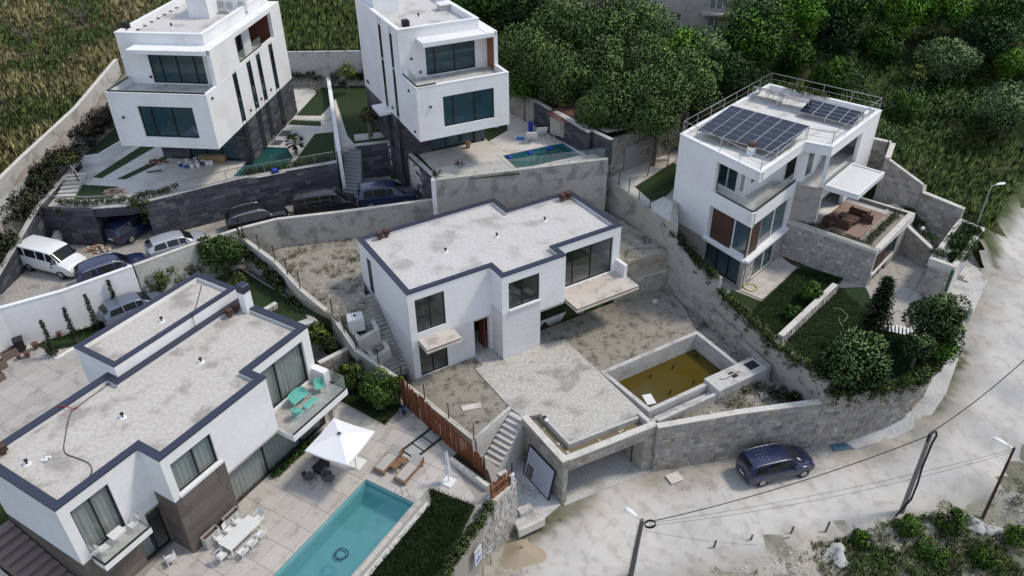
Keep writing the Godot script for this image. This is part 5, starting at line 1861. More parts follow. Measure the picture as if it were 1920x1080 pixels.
	var poly := [[V2(-12.51, -44.64), V2(-10.7, -46.3), V2(-9.23, -42.88), V2(-10.52, -41.6)], [V2(-10.89, -43.06), V2(-9.56, -44.38), V2(-8.46, -41.99), V2(-9.51, -40.75)]]
	for j in 2:
		t = thing("planter_wall", ["upper stone planter box with the white water tank", "lower stone planter box below the water tank"][j] + " beside the outside stairs", "planter", v3(poly[j][0], 3.0))
		var loc := PackedVector2Array()
		for p in poly[j]:
			loc.append(p - poly[j][0])
		k = MB.new()
		ring(k, loc, 0.0, 0.32, 0.4, [2.9, 1.9][j])
		obj("rim", k, M.stone_cap, t)
		k = MB.new()
		k.prism(inset(loc, 0.3), 0.3, [2.55, 1.5][j])
		obj("soil", k, M.gravel, t)

func gate_planter() -> void:
	var t := thing("gatehouse", "pale gatehouse with a dense planted roof beside the road", "gatehouse", V3(30.5, 5.2, -47.5))
	var P := [V2(0, 0), V2(1.15, 1.15), V2(5.95, -4.2), V2(4.9, -5.7)]
	var k := MB.new()
	ring(k, pv(P), 0.1, 0.25, 2.35, 2.95)
	obj("parapet", k, M.stone_cap, t)
	k = MB.new()
	k.prism(inset(pv(P), 0.05), 2.35, 2.7, true)
	obj("roof", k, M.newconcrete, t)
	k = MB.new()
	for e in [[0.05, 0.0, 0.9, 1.0], [5.0, -5.4, 5.75, -4.3]]:
		k = MB.new()
		k.bar(V3(e[0], 1.17, e[1]), V3(e[2], 1.17, e[3]), 0.35, 2.36)
		obj("wall", k, M.mortar, t)
	stone_face(t, V3(0.0, 0, 0.22), V3(0.95, 0, 1.2), V3(0.0, 2.3, 0.22), V3(0.95, 2.3, 1.2), V3(-0.7, 0, 0.7), 0.35, 0.45, 0.18, V2(0.02, 0.05), RUBBLE, M.stones, "stone", 40, t.position)
	k = MB.new()
	k.bar(V3(1.3, 1.17, 0.85), V3(2.6, 1.17, -0.6), 0.3, 2.36)
	obj("pier", k, M.stone_cap, t)
	k = MB.new()
	for j in 9:
		k.bar(V3(2.8 + j * 0.24, 0.02, -0.8 - j * 0.27), V3(2.8 + j * 0.24, 2.2, -0.8 - j * 0.27), 0.05)
	k.bar(V3(2.8, 2.2, -0.8), V3(4.8, 2.2, -3.0), 0.07)
	obj("gate", k, M.white_metal, t)
	k = MB.new()
	k.bar(V3(1.05, 0.9, 1.3), V3(1.05, 2.7, 1.3), 0.16)
	obj("gate_pillar", k, plain("green_paint", lin(0.02, 0.09, 0.07), 0.5), t)
	for j in 2:
		k = MB.new()
		k.box(V3(4.2 + j * 0.2, 0.08 + (1 - j) * 0.12, -2.0 + j * 0.35), V3(1.3, 0.16 + (1 - j) * 0.2, 0.4), Basis(UP, 0.83))
		obj("step", k, M.stone_cap, t)

func make_grounds() -> void:
	var k: MB
	var t: Node3D
	for p in [[[-11.5, 3.1], [-11.8, 0.4], [-8.8, 0.5], [-8.2, 2.3]], [[-11.7, -0.95], [-10.9, -7.2], [-9.6, -7.2], [-10.95, -0.85]], [[-9.6, -0.8], [-7.6, -6.0], [-7.45, -4.4], [-8.9, -0.86]], [[3.25, -10.9], [4.75, -11.4], [6.95, -5.3], [4.2, -3.7], [3.5, -4.0], [3.4, -6.0]], [[0.1, -14.95], [2.42, -15.1], [2.5, -22.4], [0.1, -22.4]], [[0.1, -13.8], [2.87, -13.7], [3.2, -12.7], [0.1, -12.8]]]:
		var q := PackedVector2Array()
		for e in p:
			q.append(g1(e[0], e[1]))
		sheet("lawn", q, 11.3, M.lawn, 0.035)
	k = MB.new()
	k.prism(pv([V2(-35.0, -58.7), V2(-33.8, -59.2), V2(-32.6, -63.3), V2(-32, -70), V2(-34.4, -70)]), 11, 12.05)
	struct("lawn", k, M.lawn)
	wall_thing("garden_wall", "pale retaining wall beside the raised lawn and hedge at the upper left", [V3(-35.2, 12.1, -58.6), V3(-33.75, 12.1, -59.0), V3(-32.5, 12.1, -63.3), V3(-31.9, 12.1, -70)], [11.2, 11.2, 11.2, 11.2], 0.15, "white", false)
	k = MB.new()
	k.prism(pv([V2(-17.9, -76.4), V2(-14.3, -64), V2(-13.4, -62.2), V2(-10.3, -63.0), V2(-12.6, -69), V2(-14.4, -76.4)]), 11.2, 11.36)
	struct("lawn", k, M.lawn)
	k = MB.new()
	k.prism(pv([V2(-13.7, -64.0), V2(-13.4, -62.6), V2(-10.2, -63.5), V2(-10.6, -64.6)]), 11.3, 11.38)
	struct("path", k, M.newconcrete)
	sheet("lawn", pv([g2(0.35, -5.2), g2(1.35, -5.2), g2(1.35, 0.75), g2(0.75, 0.75)]), 11.3, M.lawn, 0.03)
	sheet("lawn", pv([g2(0.8, 0.62), g2(7.2, 2.4), g2(7.2, 2.05), g2(1.3, 0.5)]), 11.3, M.lawn, 0.05)
	sheet("lawn", pv([g2(7.7, -4.6), g2(10.2, -6.0), g2(11.0, -8), g2(7.7, -9)]), 11.3, M.lawn, 0.03)
	t = thing("stepping_path", "row of pale stepping slabs across the upper left lawn", "path", f1(1.5, -14.4, 11.3 - 11.3), Y1)
	for j in 5:
		k = MB.new()
		k.sp(-1.4 + j * 0.72, 0.03, -0.45, -0.82 + j * 0.72, 0.055, 0.5)
		obj("paving_slab", k, M.paving, t)
	for j in 2:
		t = thing("light_well", ["nearer", "farther"][j] + " grey grating set in the paving beside the black wall slots", "grating", f1(0.55, -8.7 - j * 2.1, 0.0), Y1, "gratings in the paving")
		k = MB.new()
		k.sp(-0.45, 0.0, -0.6, 0.45, 0.02, 0.6)
		obj("grate", k, plain("grate", lin(0.12, 0.12, 0.12), 0.6), t)
		k = MB.new()
		for q in 8:
			k.sp(-0.43, 0.021, -0.56 + q * 0.155, 0.43, 0.035, -0.52 + q * 0.155)
		obj("bars", k, M.steel, t)
	pool("kite shaped green pool on the upper left slate terrace", pool_poly(1), 11.3, 1.6, 0.12, M.pooldark, M.deepwater, 0.3, M.paving)
	ladder(f1(0.35, -8.05, 0.0), Y1 + PI, "steel ladder at the top corner of the kite shaped green pool")
	pool("dark blue pool ending at the slate screen wall", pool_poly(2), 11.3, 1.6, 0.15, plain("blue_mosaic", lin(0.03, 0.2, 0.28), 0.4), M.deepwater, 0.3, M.paving)
	ladder(f2(12.2, -1.5, 0.0), Y2 + PI, "steel ladder in the dark blue pool near the slate screen wall")
	t = pool("long rectangular turquoise pool in front of the brown and white villa", pool_poly(5), 3.6, 1.5, 0.28, M.pooltile, M.water, 0.0, M.paving)
	ladder(f5(8.8, 7.4, 0.0), Y5 - PI / 2, "steel ladder at the near end of the turquoise pool")
	var pav := thing("paving", "pale porcelain slabs round the turquoise pool", "paving", O5, Y5)
	tiles(pav, pv([V2(-6, -0.5), V2(0.02, -1.5), V2(0.02, 0.03), V2(3.25, 0.03), V2(3.25, -0.45), V2(13.2, -0.9), V2(13.0, 3.25), V2(14.7, 3.85), V2(14.0, 5.2), V2(10.7, 10.9), V2(10.2, 11.2), V2(9.9, 8.3), V2(8.9, 8.3), V2(8.64, 4.65), V2(-6, 4.65)]), 0.0, 0, 0.98, 1.45, Color(0.5, 0.465, 0.425), "paving_slab", 200)
	tiles(pav, pv([V2(-6, 8.2), V2(8.63, 8.2), V2(8.63, 4.66), V2(8.9, 4.66), V2(8.9, 8.55), V2(-6, 8.55)]), 0.0, 0, 0.6, 1.2, Color(0.5, 0.465, 0.425), "paving_slab", 40)
	k = MB.new()
	k.sp(-6, -0.2, 8.75, 9.0, 0.03, 9.05)
	obj("channel_edge", k, M.stone_cap, pav)
	k = MB.new()
	k.prism(pv([V2(9.05, 9.07), V2(9.9, 8.35), V2(10.15, 11.35), V2(5.5, 12.2), V2(-7, 12.6), V2(-7, 9.07)]), -0.2, 0.02)
	obj("lawn", k, M.lawn, pav)
	var cp := thing("paving", "pale slabs of the entrance court at the left edge", "paving", V3(-30, 6.2, -38))
	var poly := PackedVector2Array()
	for p in [V2(-36.2, -35.5), V2(-33.2, -40.6), V2(-30.0, -41.4), V2(-26.7, -44.0), V2(-20, -44.5), V2(-18, -41.4), V2(-25.2, -36), V2(-29.7, -29), V2(-34, -30)]:
		poly.append(p - V2(-30, -38))
	tiles(cp, poly, 0.0, Y5, 1.0, 1.6, Color(0.44, 0.41, 0.38), "paving_slab", 130)
	k = MB.new()
	k.prism(pv([V2(-32.2, -41.3), V2(-30.0, -42.7), V2(-26.5, -45.8), V2(-24.5, -47.4), V2(-24.0, -46.6), V2(-28.7, -42.0), V2(-29.6, -41.0), V2(-31, -40.6)]), 6.2, 6.26)
	struct("lawn", k, M.lawn)
	k = MB.new()
	k.prism(pv([V2(-23.5, -48.4), V2(-21.0, -50.4), V2(-15.3, -45.4), V2(-14.4, -43.9), V2(-17.5, -42.0), V2(-20, -45)]), 6.2, 6.26)
	struct("lawn", k, M.lawn)
	sheet("lawn", pv([g4(-0.4, 0.35), g4(2.0, 0.3), g4(2.0, -5.6), g4(2.3, -6.5), g4(5.3, -6.6), V2(24.62, -48.64), V2(18.71, -42.4), V2(17.9, -41.5), V2(16.7, -44.3), V2(15.3, -46.8)]), 5.0, M.lawn, 0.04)
	sheet("lawn", pv([V2(24.84, -48.35), g4(7.0, -6.6), g4(7.6, -5.8), V2(25.96, -43.95), V2(28.45, -42.29), V2(28.9, -41.6), V2(27.4, -39.3), V2(26.0, -38.3), V2(24.1, -37.7), V2(20.1, -37.3), V2(18.2, -40.8), V2(18.9, -42.03)]), 5.0, M.lawn, 0.045)
	t = thing("patio", "pale stone patio slab with a coiled yellow hose beside the pale stone wall", "patio", O4, Y4)
	tiles(t, pv([V2(0.06, 0.05), V2(1.95, 0.05), V2(1.95, -5.6), V2(0.06, -6.5)]), 0.04, 0, 0.95, 0.95, Color(0.54, 0.5, 0.45))
	k = MB.new()
	k.sp(0.4, 0.0, -6.55, 2.2, 0.05, -6.0)
	obj("brown_mat", k, M.brownwood, t)
	sheet("court", pv([g4(7.1, -6.3), V2(26.13, -44.07), V2(28.69, -42.4), V2(29.9, -43.0), V2(30.8, -45.6), V2(31.7, -46.6), V2(30.5, -48.2), V2(33.0, -51.2), V2(31.2, -53.6), V2(29.5, -54.5), g4(7.25, -14.2)]), 5.0, surf("white_court", lin(0.56, 0.55, 0.54), lin(0.66, 0.65, 0.63), 2.2, 0.85, 0.3, 0.15), 0.1)
	t = thing("drain_grate", "striped white grating along the edge of the white court", "grating", V3(27.21, 5.13, -42.94), -0.42)
	for j in 16:
		k = MB.new()
		k.sp(-1.8 + j * 0.24, 0, -0.5, -1.65 + j * 0.24, 0.03, 0.5)
		obj("slat", k, M.white_metal, t)
	sheet("court", pv([V2(8.3, -58.8), V2(10.85, -53.7), V2(12.1, -51.6), V2(12.9, -54.6), V2(12.3, -55.6), V2(11.3, -54.6), V2(10.2, -57.5), V2(14.2, -62.0), V2(15.4, -64.7), V2(9.2, -60.2)]), 9.2, M.paving, 0.03)
	sheet("lawn", pv([V2(11.2, -54.8), V2(10.3, -57.4), V2(14.2, -61.9), V2(15.2, -60), V2(12.6, -55.8)]), 9.2, M.lawn, 0.05)
	t = thing("garden_stair", "curving flight of stone garden steps between rubble walls, right of the annex", "stairs", V3(32.9, 5.3, -52.0), 0)
	for j in 15:
		var f := j / 14.0
		var p := V3(0.3 - 2.6 * f + 0.9 * sin(f * 2.6), 0.17 * j, -0.5 - 3.6 * f)
		k = MB.new()
		k.box(p, V3(1.5, 0.35, 0.4), Basis(UP, 0.75 - 0.55 * f))
		obj("step", k, M.stone_cap, t)
	t = thing("outside_stairs", "rough concrete steps climbing along the left wall of the unfinished villa", "stairs", OM, YM)
	steps(t, V3(-1.45, 0, -1.2), V3(-1.45, 3.45, -6.4), V3(1.42, 0, 0), 19, M.concrete, -0.3)
	t = thing("entrance_stairs", "concrete steps down to the street beside the wooden picket fence", "stairs", V3(0, 0, 0))
	steps(t, V3(-1.95, 1.45, -34.85), V3(-0.15, 3.42, -37.1), V3(0.98, 0, 0.78), 9, M.newconcrete, 0.0)
	k = MB.new()
	k.bar(V3(-2.45, 3.45, -34.6), V3(-0.25, 3.45, -37.35), 0.22, 0.3)
	k.bar(V3(-2.4, 1.6, -34.6), V3(-0.2, 1.6, -37.3), 0.18, 3.4)
	obj("side_wall", k, M.newconcrete, t)
	t = thing("entrance_step", "pale concrete landing blocks at the foot of the street wall", "step", V3(0.61, 0, -31.18))
	k = MB.new()
	k.box(V3(0.1, 0.1, 0.2), V3(1.6, 0.35, 1.0), Basis(UP, 0.5))
	obj("landing", k, M.newconcrete, t)
	k = MB.new()
	k.box(V3(0.0, 0.45, -0.35), V3(0.9, 0.4, 0.5), Basis(UP, 0.5))
	obj("upper_block", k, M.newconcrete, t)
	k = MB.new()
	k.box(V3(0.35, 0.25, 0.75), V3(1.8, 0.6, 0.2), Basis(UP, 0.5))
	obj("kerb", k, M.stone_cap, t)
	sheet("path", pv([V2(-1.9, -34.6), V2(0.35, -36.3), V2(2.85, -32.3), V2(1.2, -30.6), V2(-0.4, -32.0)]), 0.0, M.newconcrete, 0.12)
	t = thing("slate_stairs", "flight of slate steps between two slate walls up to the palm lawn", "stairs", Vector3.ZERO)
	steps(t, V3(-13.9, 8.3, -57.9), V3(-14.3, 11.2, -62.4), V3(1.5, 0, 0.35), 15, surf("step_stone", lin(0.22, 0.22, 0.23), lin(0.3, 0.3, 0.31), 0.5, 0.8, 0.5), 8.0)
	t = thing("corner_steps", "small fan of stone steps in the slate corner behind the white van", "stairs", Vector3.ZERO)
	for j in 6:
		k = MB.new()
		var w := 1.3 - j * 0.2
		k.box(V3(-34.4 + j * 0.02, 8.35 + j * 0.2, -50.2 - j * 0.16), V3(w, 0.2, 0.5))
		obj("step", k, M.newconcrete, t)
	t = thing("terrace_steps", "wide pale steps from the hedge up to the upper left terrace", "stairs", Vector3.ZERO)
	for j in 7:
		k = MB.new()
		k.box(V3(-33.78, 11.5, -52.41) + V3(-0.1 * j, -0.25 + j * 0.05, -0.62 * j), V3(1.4, 0.3, 0.42), Basis(UP, 0.15))
		obj("step", k, M.stone_cap, t)
	t = thing("side_stairs", "broad brown steps along the left wall of the poolside villa", "stairs", O5, Y5)
	steps(t, V3(-6.0, 0.0, 0.6), V3(-6.0, 2.6, -7.9), V3(1.55, 0, 0), 16, surf("brown_tread", lin(0.15, 0.115, 0.1), lin(0.2, 0.155, 0.135), 0.8, 0.8, 0.4), -0.5)
	wall_thing("garden_wall", "tan stone planter wall left of the brown stairs, bottom left corner", [f5(-6.15, 1.5, 0.3), f5(-6.15, -2.2, 0.9), f5(-6.15, -7, 1.4)], [3, 3, 3], 0.4, "pale", true, 30)
	sheet("lawn", pv([g5(-6.7, -3.5), g5(-6.7, 0.4), g5(-9, 0.4), g5(-9, -3.5)]), 3.6, M.lawn, 0.6)
	garage()
	empty_pool()

func garage() -> void:
	var t := thing("garage", "open stone garage under the concrete slab, with a flooded planter on its roof", "garage", V3(2.9, 0, -32.3))
	var A := V2(0, 0)
	var Bq := V2(6.1, -3.0)
	var C := V2(-2.4, -3.9)
	var d := Bq.normalized()
	var s := C.normalized()
	var lint := 2.85
	var k := MB.new()
	k.hexa([v3(A, -0.5), v3(A + d * 0.35, -0.5), v3(C + d * 0.35, -0.5), v3(C, -0.5), v3(A, 3.74), v3(A + d * 0.35, 3.74), v3(C + d * 0.35, 3.74), v3(C, 3.74)])
	k.hexa([v3(A + d * 0.351, lint), v3(Bq, lint), v3(Bq + s * 0.35, lint), v3(A + d * 0.351 + s * 0.35, lint), v3(A + d * 0.351, 3.74), v3(Bq, 3.74), v3(Bq + s * 0.35, 3.74), v3(A + d * 0.351 + s * 0.35, 3.74)])
	var p0 := Bq - d * 0.85
	k.hexa([v3(p0, -0.5), v3(Bq, -0.5), v3(Bq + s * 1.7, -0.5), v3(p0 + s * 1.7, -0.5), v3(p0, lint - 0.001), v3(Bq, lint - 0.001), v3(Bq + s * 1.7, lint - 0.001), v3(p0 + s * 1.7, lint - 0.001)])
	obj("wall", k, M.mortar, t)
	var out := v3(V2(-d.y, d.x), 0)
	var lft := v3(-d, 0)
	stone_face(t, v3(C, 0) + lft * 0.003, v3(A, 0) + lft * 0.003, v3(C, 3.72) + lft * 0.003, v3(A, 3.72) + lft * 0.003, lft, 0.42, 0.6, 0.1, V2(0.015, 0.03), RUBBLE, M.stones, "stone", 100, t.position)
	stone_face(t, v3(A, lint + 0.02) + out * 0.003, v3(Bq, lint + 0.02) + out * 0.003, v3(A, 3.72) + out * 0.003, v3(Bq, 3.72) + out * 0.003, out, 0.3, 0.6, 0.1, V2(0.012, 0.025), RUBBLE, M.stones, "stone", 60, t.position)
	stone_face(t, v3(A, 0) + out * 0.003, v3(A + d * 0.35, 0) + out * 0.003, v3(A, lint) + out * 0.003, v3(A + d * 0.35, lint) + out * 0.003, out, 0.4, 0.5, 0.1, V2(0.012, 0.025), RUBBLE, M.stones, "stone", 10, t.position)
	stone_face(t, v3(p0, 0) + out * 0.003, v3(Bq, 0) + out * 0.003, v3(p0, lint) + out * 0.003, v3(Bq, lint) + out * 0.003, out, 0.4, 0.45, 0.14, V2(0.012, 0.03), RUBBLE, M.stones, "stone", 20, t.position)
	k = MB.new()
	k.hexa([v3(A - d * 0.05, 3.741), v3(A + d * 0.4, 3.741), v3(C + d * 0.4, 3.741), v3(C - d * 0.05, 3.741), v3(A - d * 0.05, 3.84), v3(A + d * 0.4, 3.84), v3(C + d * 0.4, 3.84), v3(C - d * 0.05, 3.84)])
	k.hexa([v3(A + d * 0.401 - s * 0.05, 3.741), v3(Bq + d * 0.05 - s * 0.05, 3.741), v3(Bq + d * 0.05 + s * 0.4, 3.741), v3(A + d * 0.401 + s * 0.4, 3.741), v3(A + d * 0.401 - s * 0.05, 3.84), v3(Bq + d * 0.05 - s * 0.05, 3.84), v3(Bq + d * 0.05 + s * 0.4, 3.84), v3(A + d * 0.401 + s * 0.4, 3.84)])
	obj("parapet_cap", k, M.stone_cap, t)
	var i0 := C + d * 1.25
	var i1 := A + d * 1.25 + s * 1.25
	var i2 := Bq - d * 0.35 + s * 1.25
	k = MB.new()
	k.hexa([v3(i0, 3.0), v3(i0 + d * 0.16, 3.0), v3(i1 + d * 0.16, 3.0), v3(i1, 3.0), v3(i0, 3.62), v3(i0 + d * 0.16, 3.62), v3(i1 + d * 0.16, 3.62), v3(i1, 3.62)])
	k.hexa([v3(i1 + d * 0.161, 3.0), v3(i2, 3.0), v3(i2 + s * 0.16, 3.0), v3(i1 + d * 0.161 + s * 0.16, 3.0), v3(i1 + d * 0.161, 3.62), v3(i2, 3.62), v3(i2 + s * 0.16, 3.62), v3(i1 + d * 0.161 + s * 0.16, 3.62)])
	k.hexa([v3(Bq - d * 0.3 + s * 0.4, 3.0), v3(Bq + s * 0.4, 3.0), v3(Bq + s * 1.6, 3.0), v3(Bq - d * 0.3 + s * 1.6, 3.0), v3(Bq - d * 0.3 + s * 0.4, 3.74), v3(Bq + s * 0.4, 3.74), v3(Bq + s * 1.6, 3.74), v3(Bq - d * 0.3 + s * 1.6, 3.74)])
	obj("planter_kerb", k, M.newconcrete, t)
	k = MB.new()
	k.hexa([v3(C + d * 0.35, 2.86), v3(A + d * 0.35 + s * 0.35, 2.86), v3(A + d * 1.3 + s * 1.3, 2.86), v3(C + d * 1.3, 2.86), v3(C + d * 0.35, 3.2), v3(A + d * 0.35 + s * 0.35, 3.2), v3(A + d * 1.3 + s * 1.3, 3.2), v3(C + d * 1.3, 3.2)])
	k.hexa([v3(A + d * 0.35 + s * 0.351, 2.86), v3(Bq + s * 0.351, 2.86), v3(Bq + s * 1.3, 2.86), v3(A + d * 1.301 + s * 1.3, 2.86), v3(A + d * 0.35 + s * 0.351, 3.2), v3(Bq + s * 0.351, 3.2), v3(Bq + s * 1.3, 3.2), v3(A + d * 1.301 + s * 1.3, 3.2)])
	obj("flooded_channel", k, M.puddle, t)
	k = MB.new()
	for j in 26:
		var q := (A + d * (0.6 + 5.0 * rng.randf()) + s * rr(0.5, 1.1)) if j < 16 else (A + s * (0.8 + 3.5 * rng.randf()) + d * rr(0.5, 1.1))
		k.box(v3(q, 3.22), V3(0.08, 0.05, 0.1) * rr(0.6, 2.0), Basis(UP, rng.randf() * 3))
	stuff(obj("rubble", k, M.stone_cap, t))
	k = MB.new()
	k.span(v3(Bq - d * 0.95 + s * 1.0, 0), v3(Bq - d * 0.95 + s * 1.0, 2.8) + V3(0.06, 0, 0.06))
	obj("door_post", k, M.dark, t)
	sheet("garage_floor", pv([V2(3.1, -32.2), V2(9.0, -35.0), V2(6.1, -40.7), V2(3.0, -40.5), V2(0.7, -36.3)]), -0.2, M.newconcrete, 0.27)
	k = MB.new()
	k.prism(pv([V2(-2.68, -41.4), V2(-0.18, -37.38), V2(0.55, -36.55), V2(1.65, -36.75), V2(3.45, -34.0), V2(8.5, -36.5), V2(6.0, -40.8), V2(3.75, -44.6), V2(0.2, -43.3)]), 2.9, 3.47, true)
	struct("yard_slab", k, M.screed)
	var w := thing("black_debris", "small black and white rubbish on the corner of the concrete yard slab", "debris", V3(1.97, 3.5, -36.34))
	k = MB.new()
	k.box(V3(0, 0.1, 0), V3(0.2, 0.18, 0.15), Basis(UP, 0.5))
	obj("bucket", k, M.black, w)
	k = MB.new()
	k.box(V3(0.12, 0.08, 0.25), V3(0.22, 0.12, 0.2), Basis(UP, 0.9))
	obj("paper", k, M.plastic, w)

func empty_pool() -> void:
	var t := thing("swimming_pool", "unfinished concrete pool holding murky green water", "swimming pool", V3(6.0, 1.2, -40.85))
	var o := V2(6.0, -40.85)
	var P := pv([V2(0, 0), V2(7.6, -4.45), V2(10.0, -0.15), V2(2.75, 4.05)])
	var k := MB.new()
	ring(k, P, 0.0, 0.3, 0.0, 2.32)
	obj("basin_wall", k, M.newconcrete, t)
	k = MB.new()
	k.prism(inset(P, 0.31), 0.4, 0.95)
	obj("water", k, M.murky, t)
	k = MB.new()
	var a := V2(2.95, 4.35)
	var b := V2(10.3, 0.15)
	var n := V2(0.5, 0.87)
	k.hexa([v3(a + n * 0.35, 1.5), v3(b + n * 0.35, 1.5), v3(b + n * 0.6, 1.5), v3(a + n * 0.6, 1.5), v3(a + n * 0.35, 2.25), v3(b + n * 0.35, 2.25), v3(b + n * 0.6, 2.25), v3(a + n * 0.6, 2.25)])
	k.hexa([v3(a - n * 0.2, 1.4), v3(b - n * 0.2, 1.4), v3(b + n * 0.351, 1.4), v3(a + n * 0.351, 1.4), v3(a - n * 0.2, 1.85), v3(b - n * 0.2, 1.85), v3(b + n * 0.351, 1.85), v3(a + n * 0.351, 1.85)])
	obj("overflow_channel", k, M.newconcrete, t)
	var r := thing("plant_room", "pale concrete pump chamber with openings in its lid beside the murky pool", "pump chamber", V3(13.65, 2.6, -38.4))
	var yaw := 0.53
	var bs := Basis(UP, yaw)
	k = MB.new()
	k.box(bs * V3(2.2, 0.45, -0.75), V3(4.4, 1.4, 1.5), bs)
	obj("body", k, M.newconcrete, r)
	k = MB.new()
	k.box(bs * V3(3.75, 1.155, -0.85), V3(0.9, 0.02, 0.7), bs)
	k.box(bs * V3(1.95, 1.155, -0.6), V3(0.45, 0.02, 0.25), bs)
	k.box(bs * V3(1.9, 1.155, -0.98), V3(0.4, 0.02, 0.15), bs)
	obj("hatch", k, M.black, r)
	k = MB.new()
	k.tube([bs * V3(0.8, 1.18, -0.9), bs * V3(1.2, 1.18, -0.7), bs * V3(2.6, 1.18, -0.8)], 0.02, 5)
	obj("rebar", k, M.dark, r)
	k = MB.new()
	k.box(Vector3.ZERO, V3(0.65, 0.06, 1.0), Basis(UP, 0.25))
	var f := tag(obj("foam_board", k, M.plastic), "white foam board afloat in the corner of the murky pool", "board")
	f.position = V3(9.27, 2.17, -39.44)
	var heads := [[1262, 690], [1305, 668], [1219, 707], [1300, 719], [1345, 698], [1256, 737]]
	for q in heads.size():
		k = MB.new()
		k.tube([V3(0, -0.3, 0), V3(0.02, 0.3, 0.02)], 0.05, 6)
		var s := tag(obj("pool_stub", k, M.dark), ["dark pipe stub rising from the middle of the murky water", "dark stub near the far right corner of the murky water", "dark stub near the left side of the murky water", "dark stub near the overflow channel in the murky water", "dark stub at the right end of the murky water", "pale topped stub near the floating foam board"][q], "pipe stub", "pipe stubs in the murky pool")
		s.position = [V3(11.49, 2.2, -42.67), V3(13.4, 2.2, -43.95), V3(9.69, 2.2, -41.72), V3(12.6, 2.2, -40.98), V3(14.55, 2.2, -42.13), V3(10.79, 2.2, -40.02)][q]

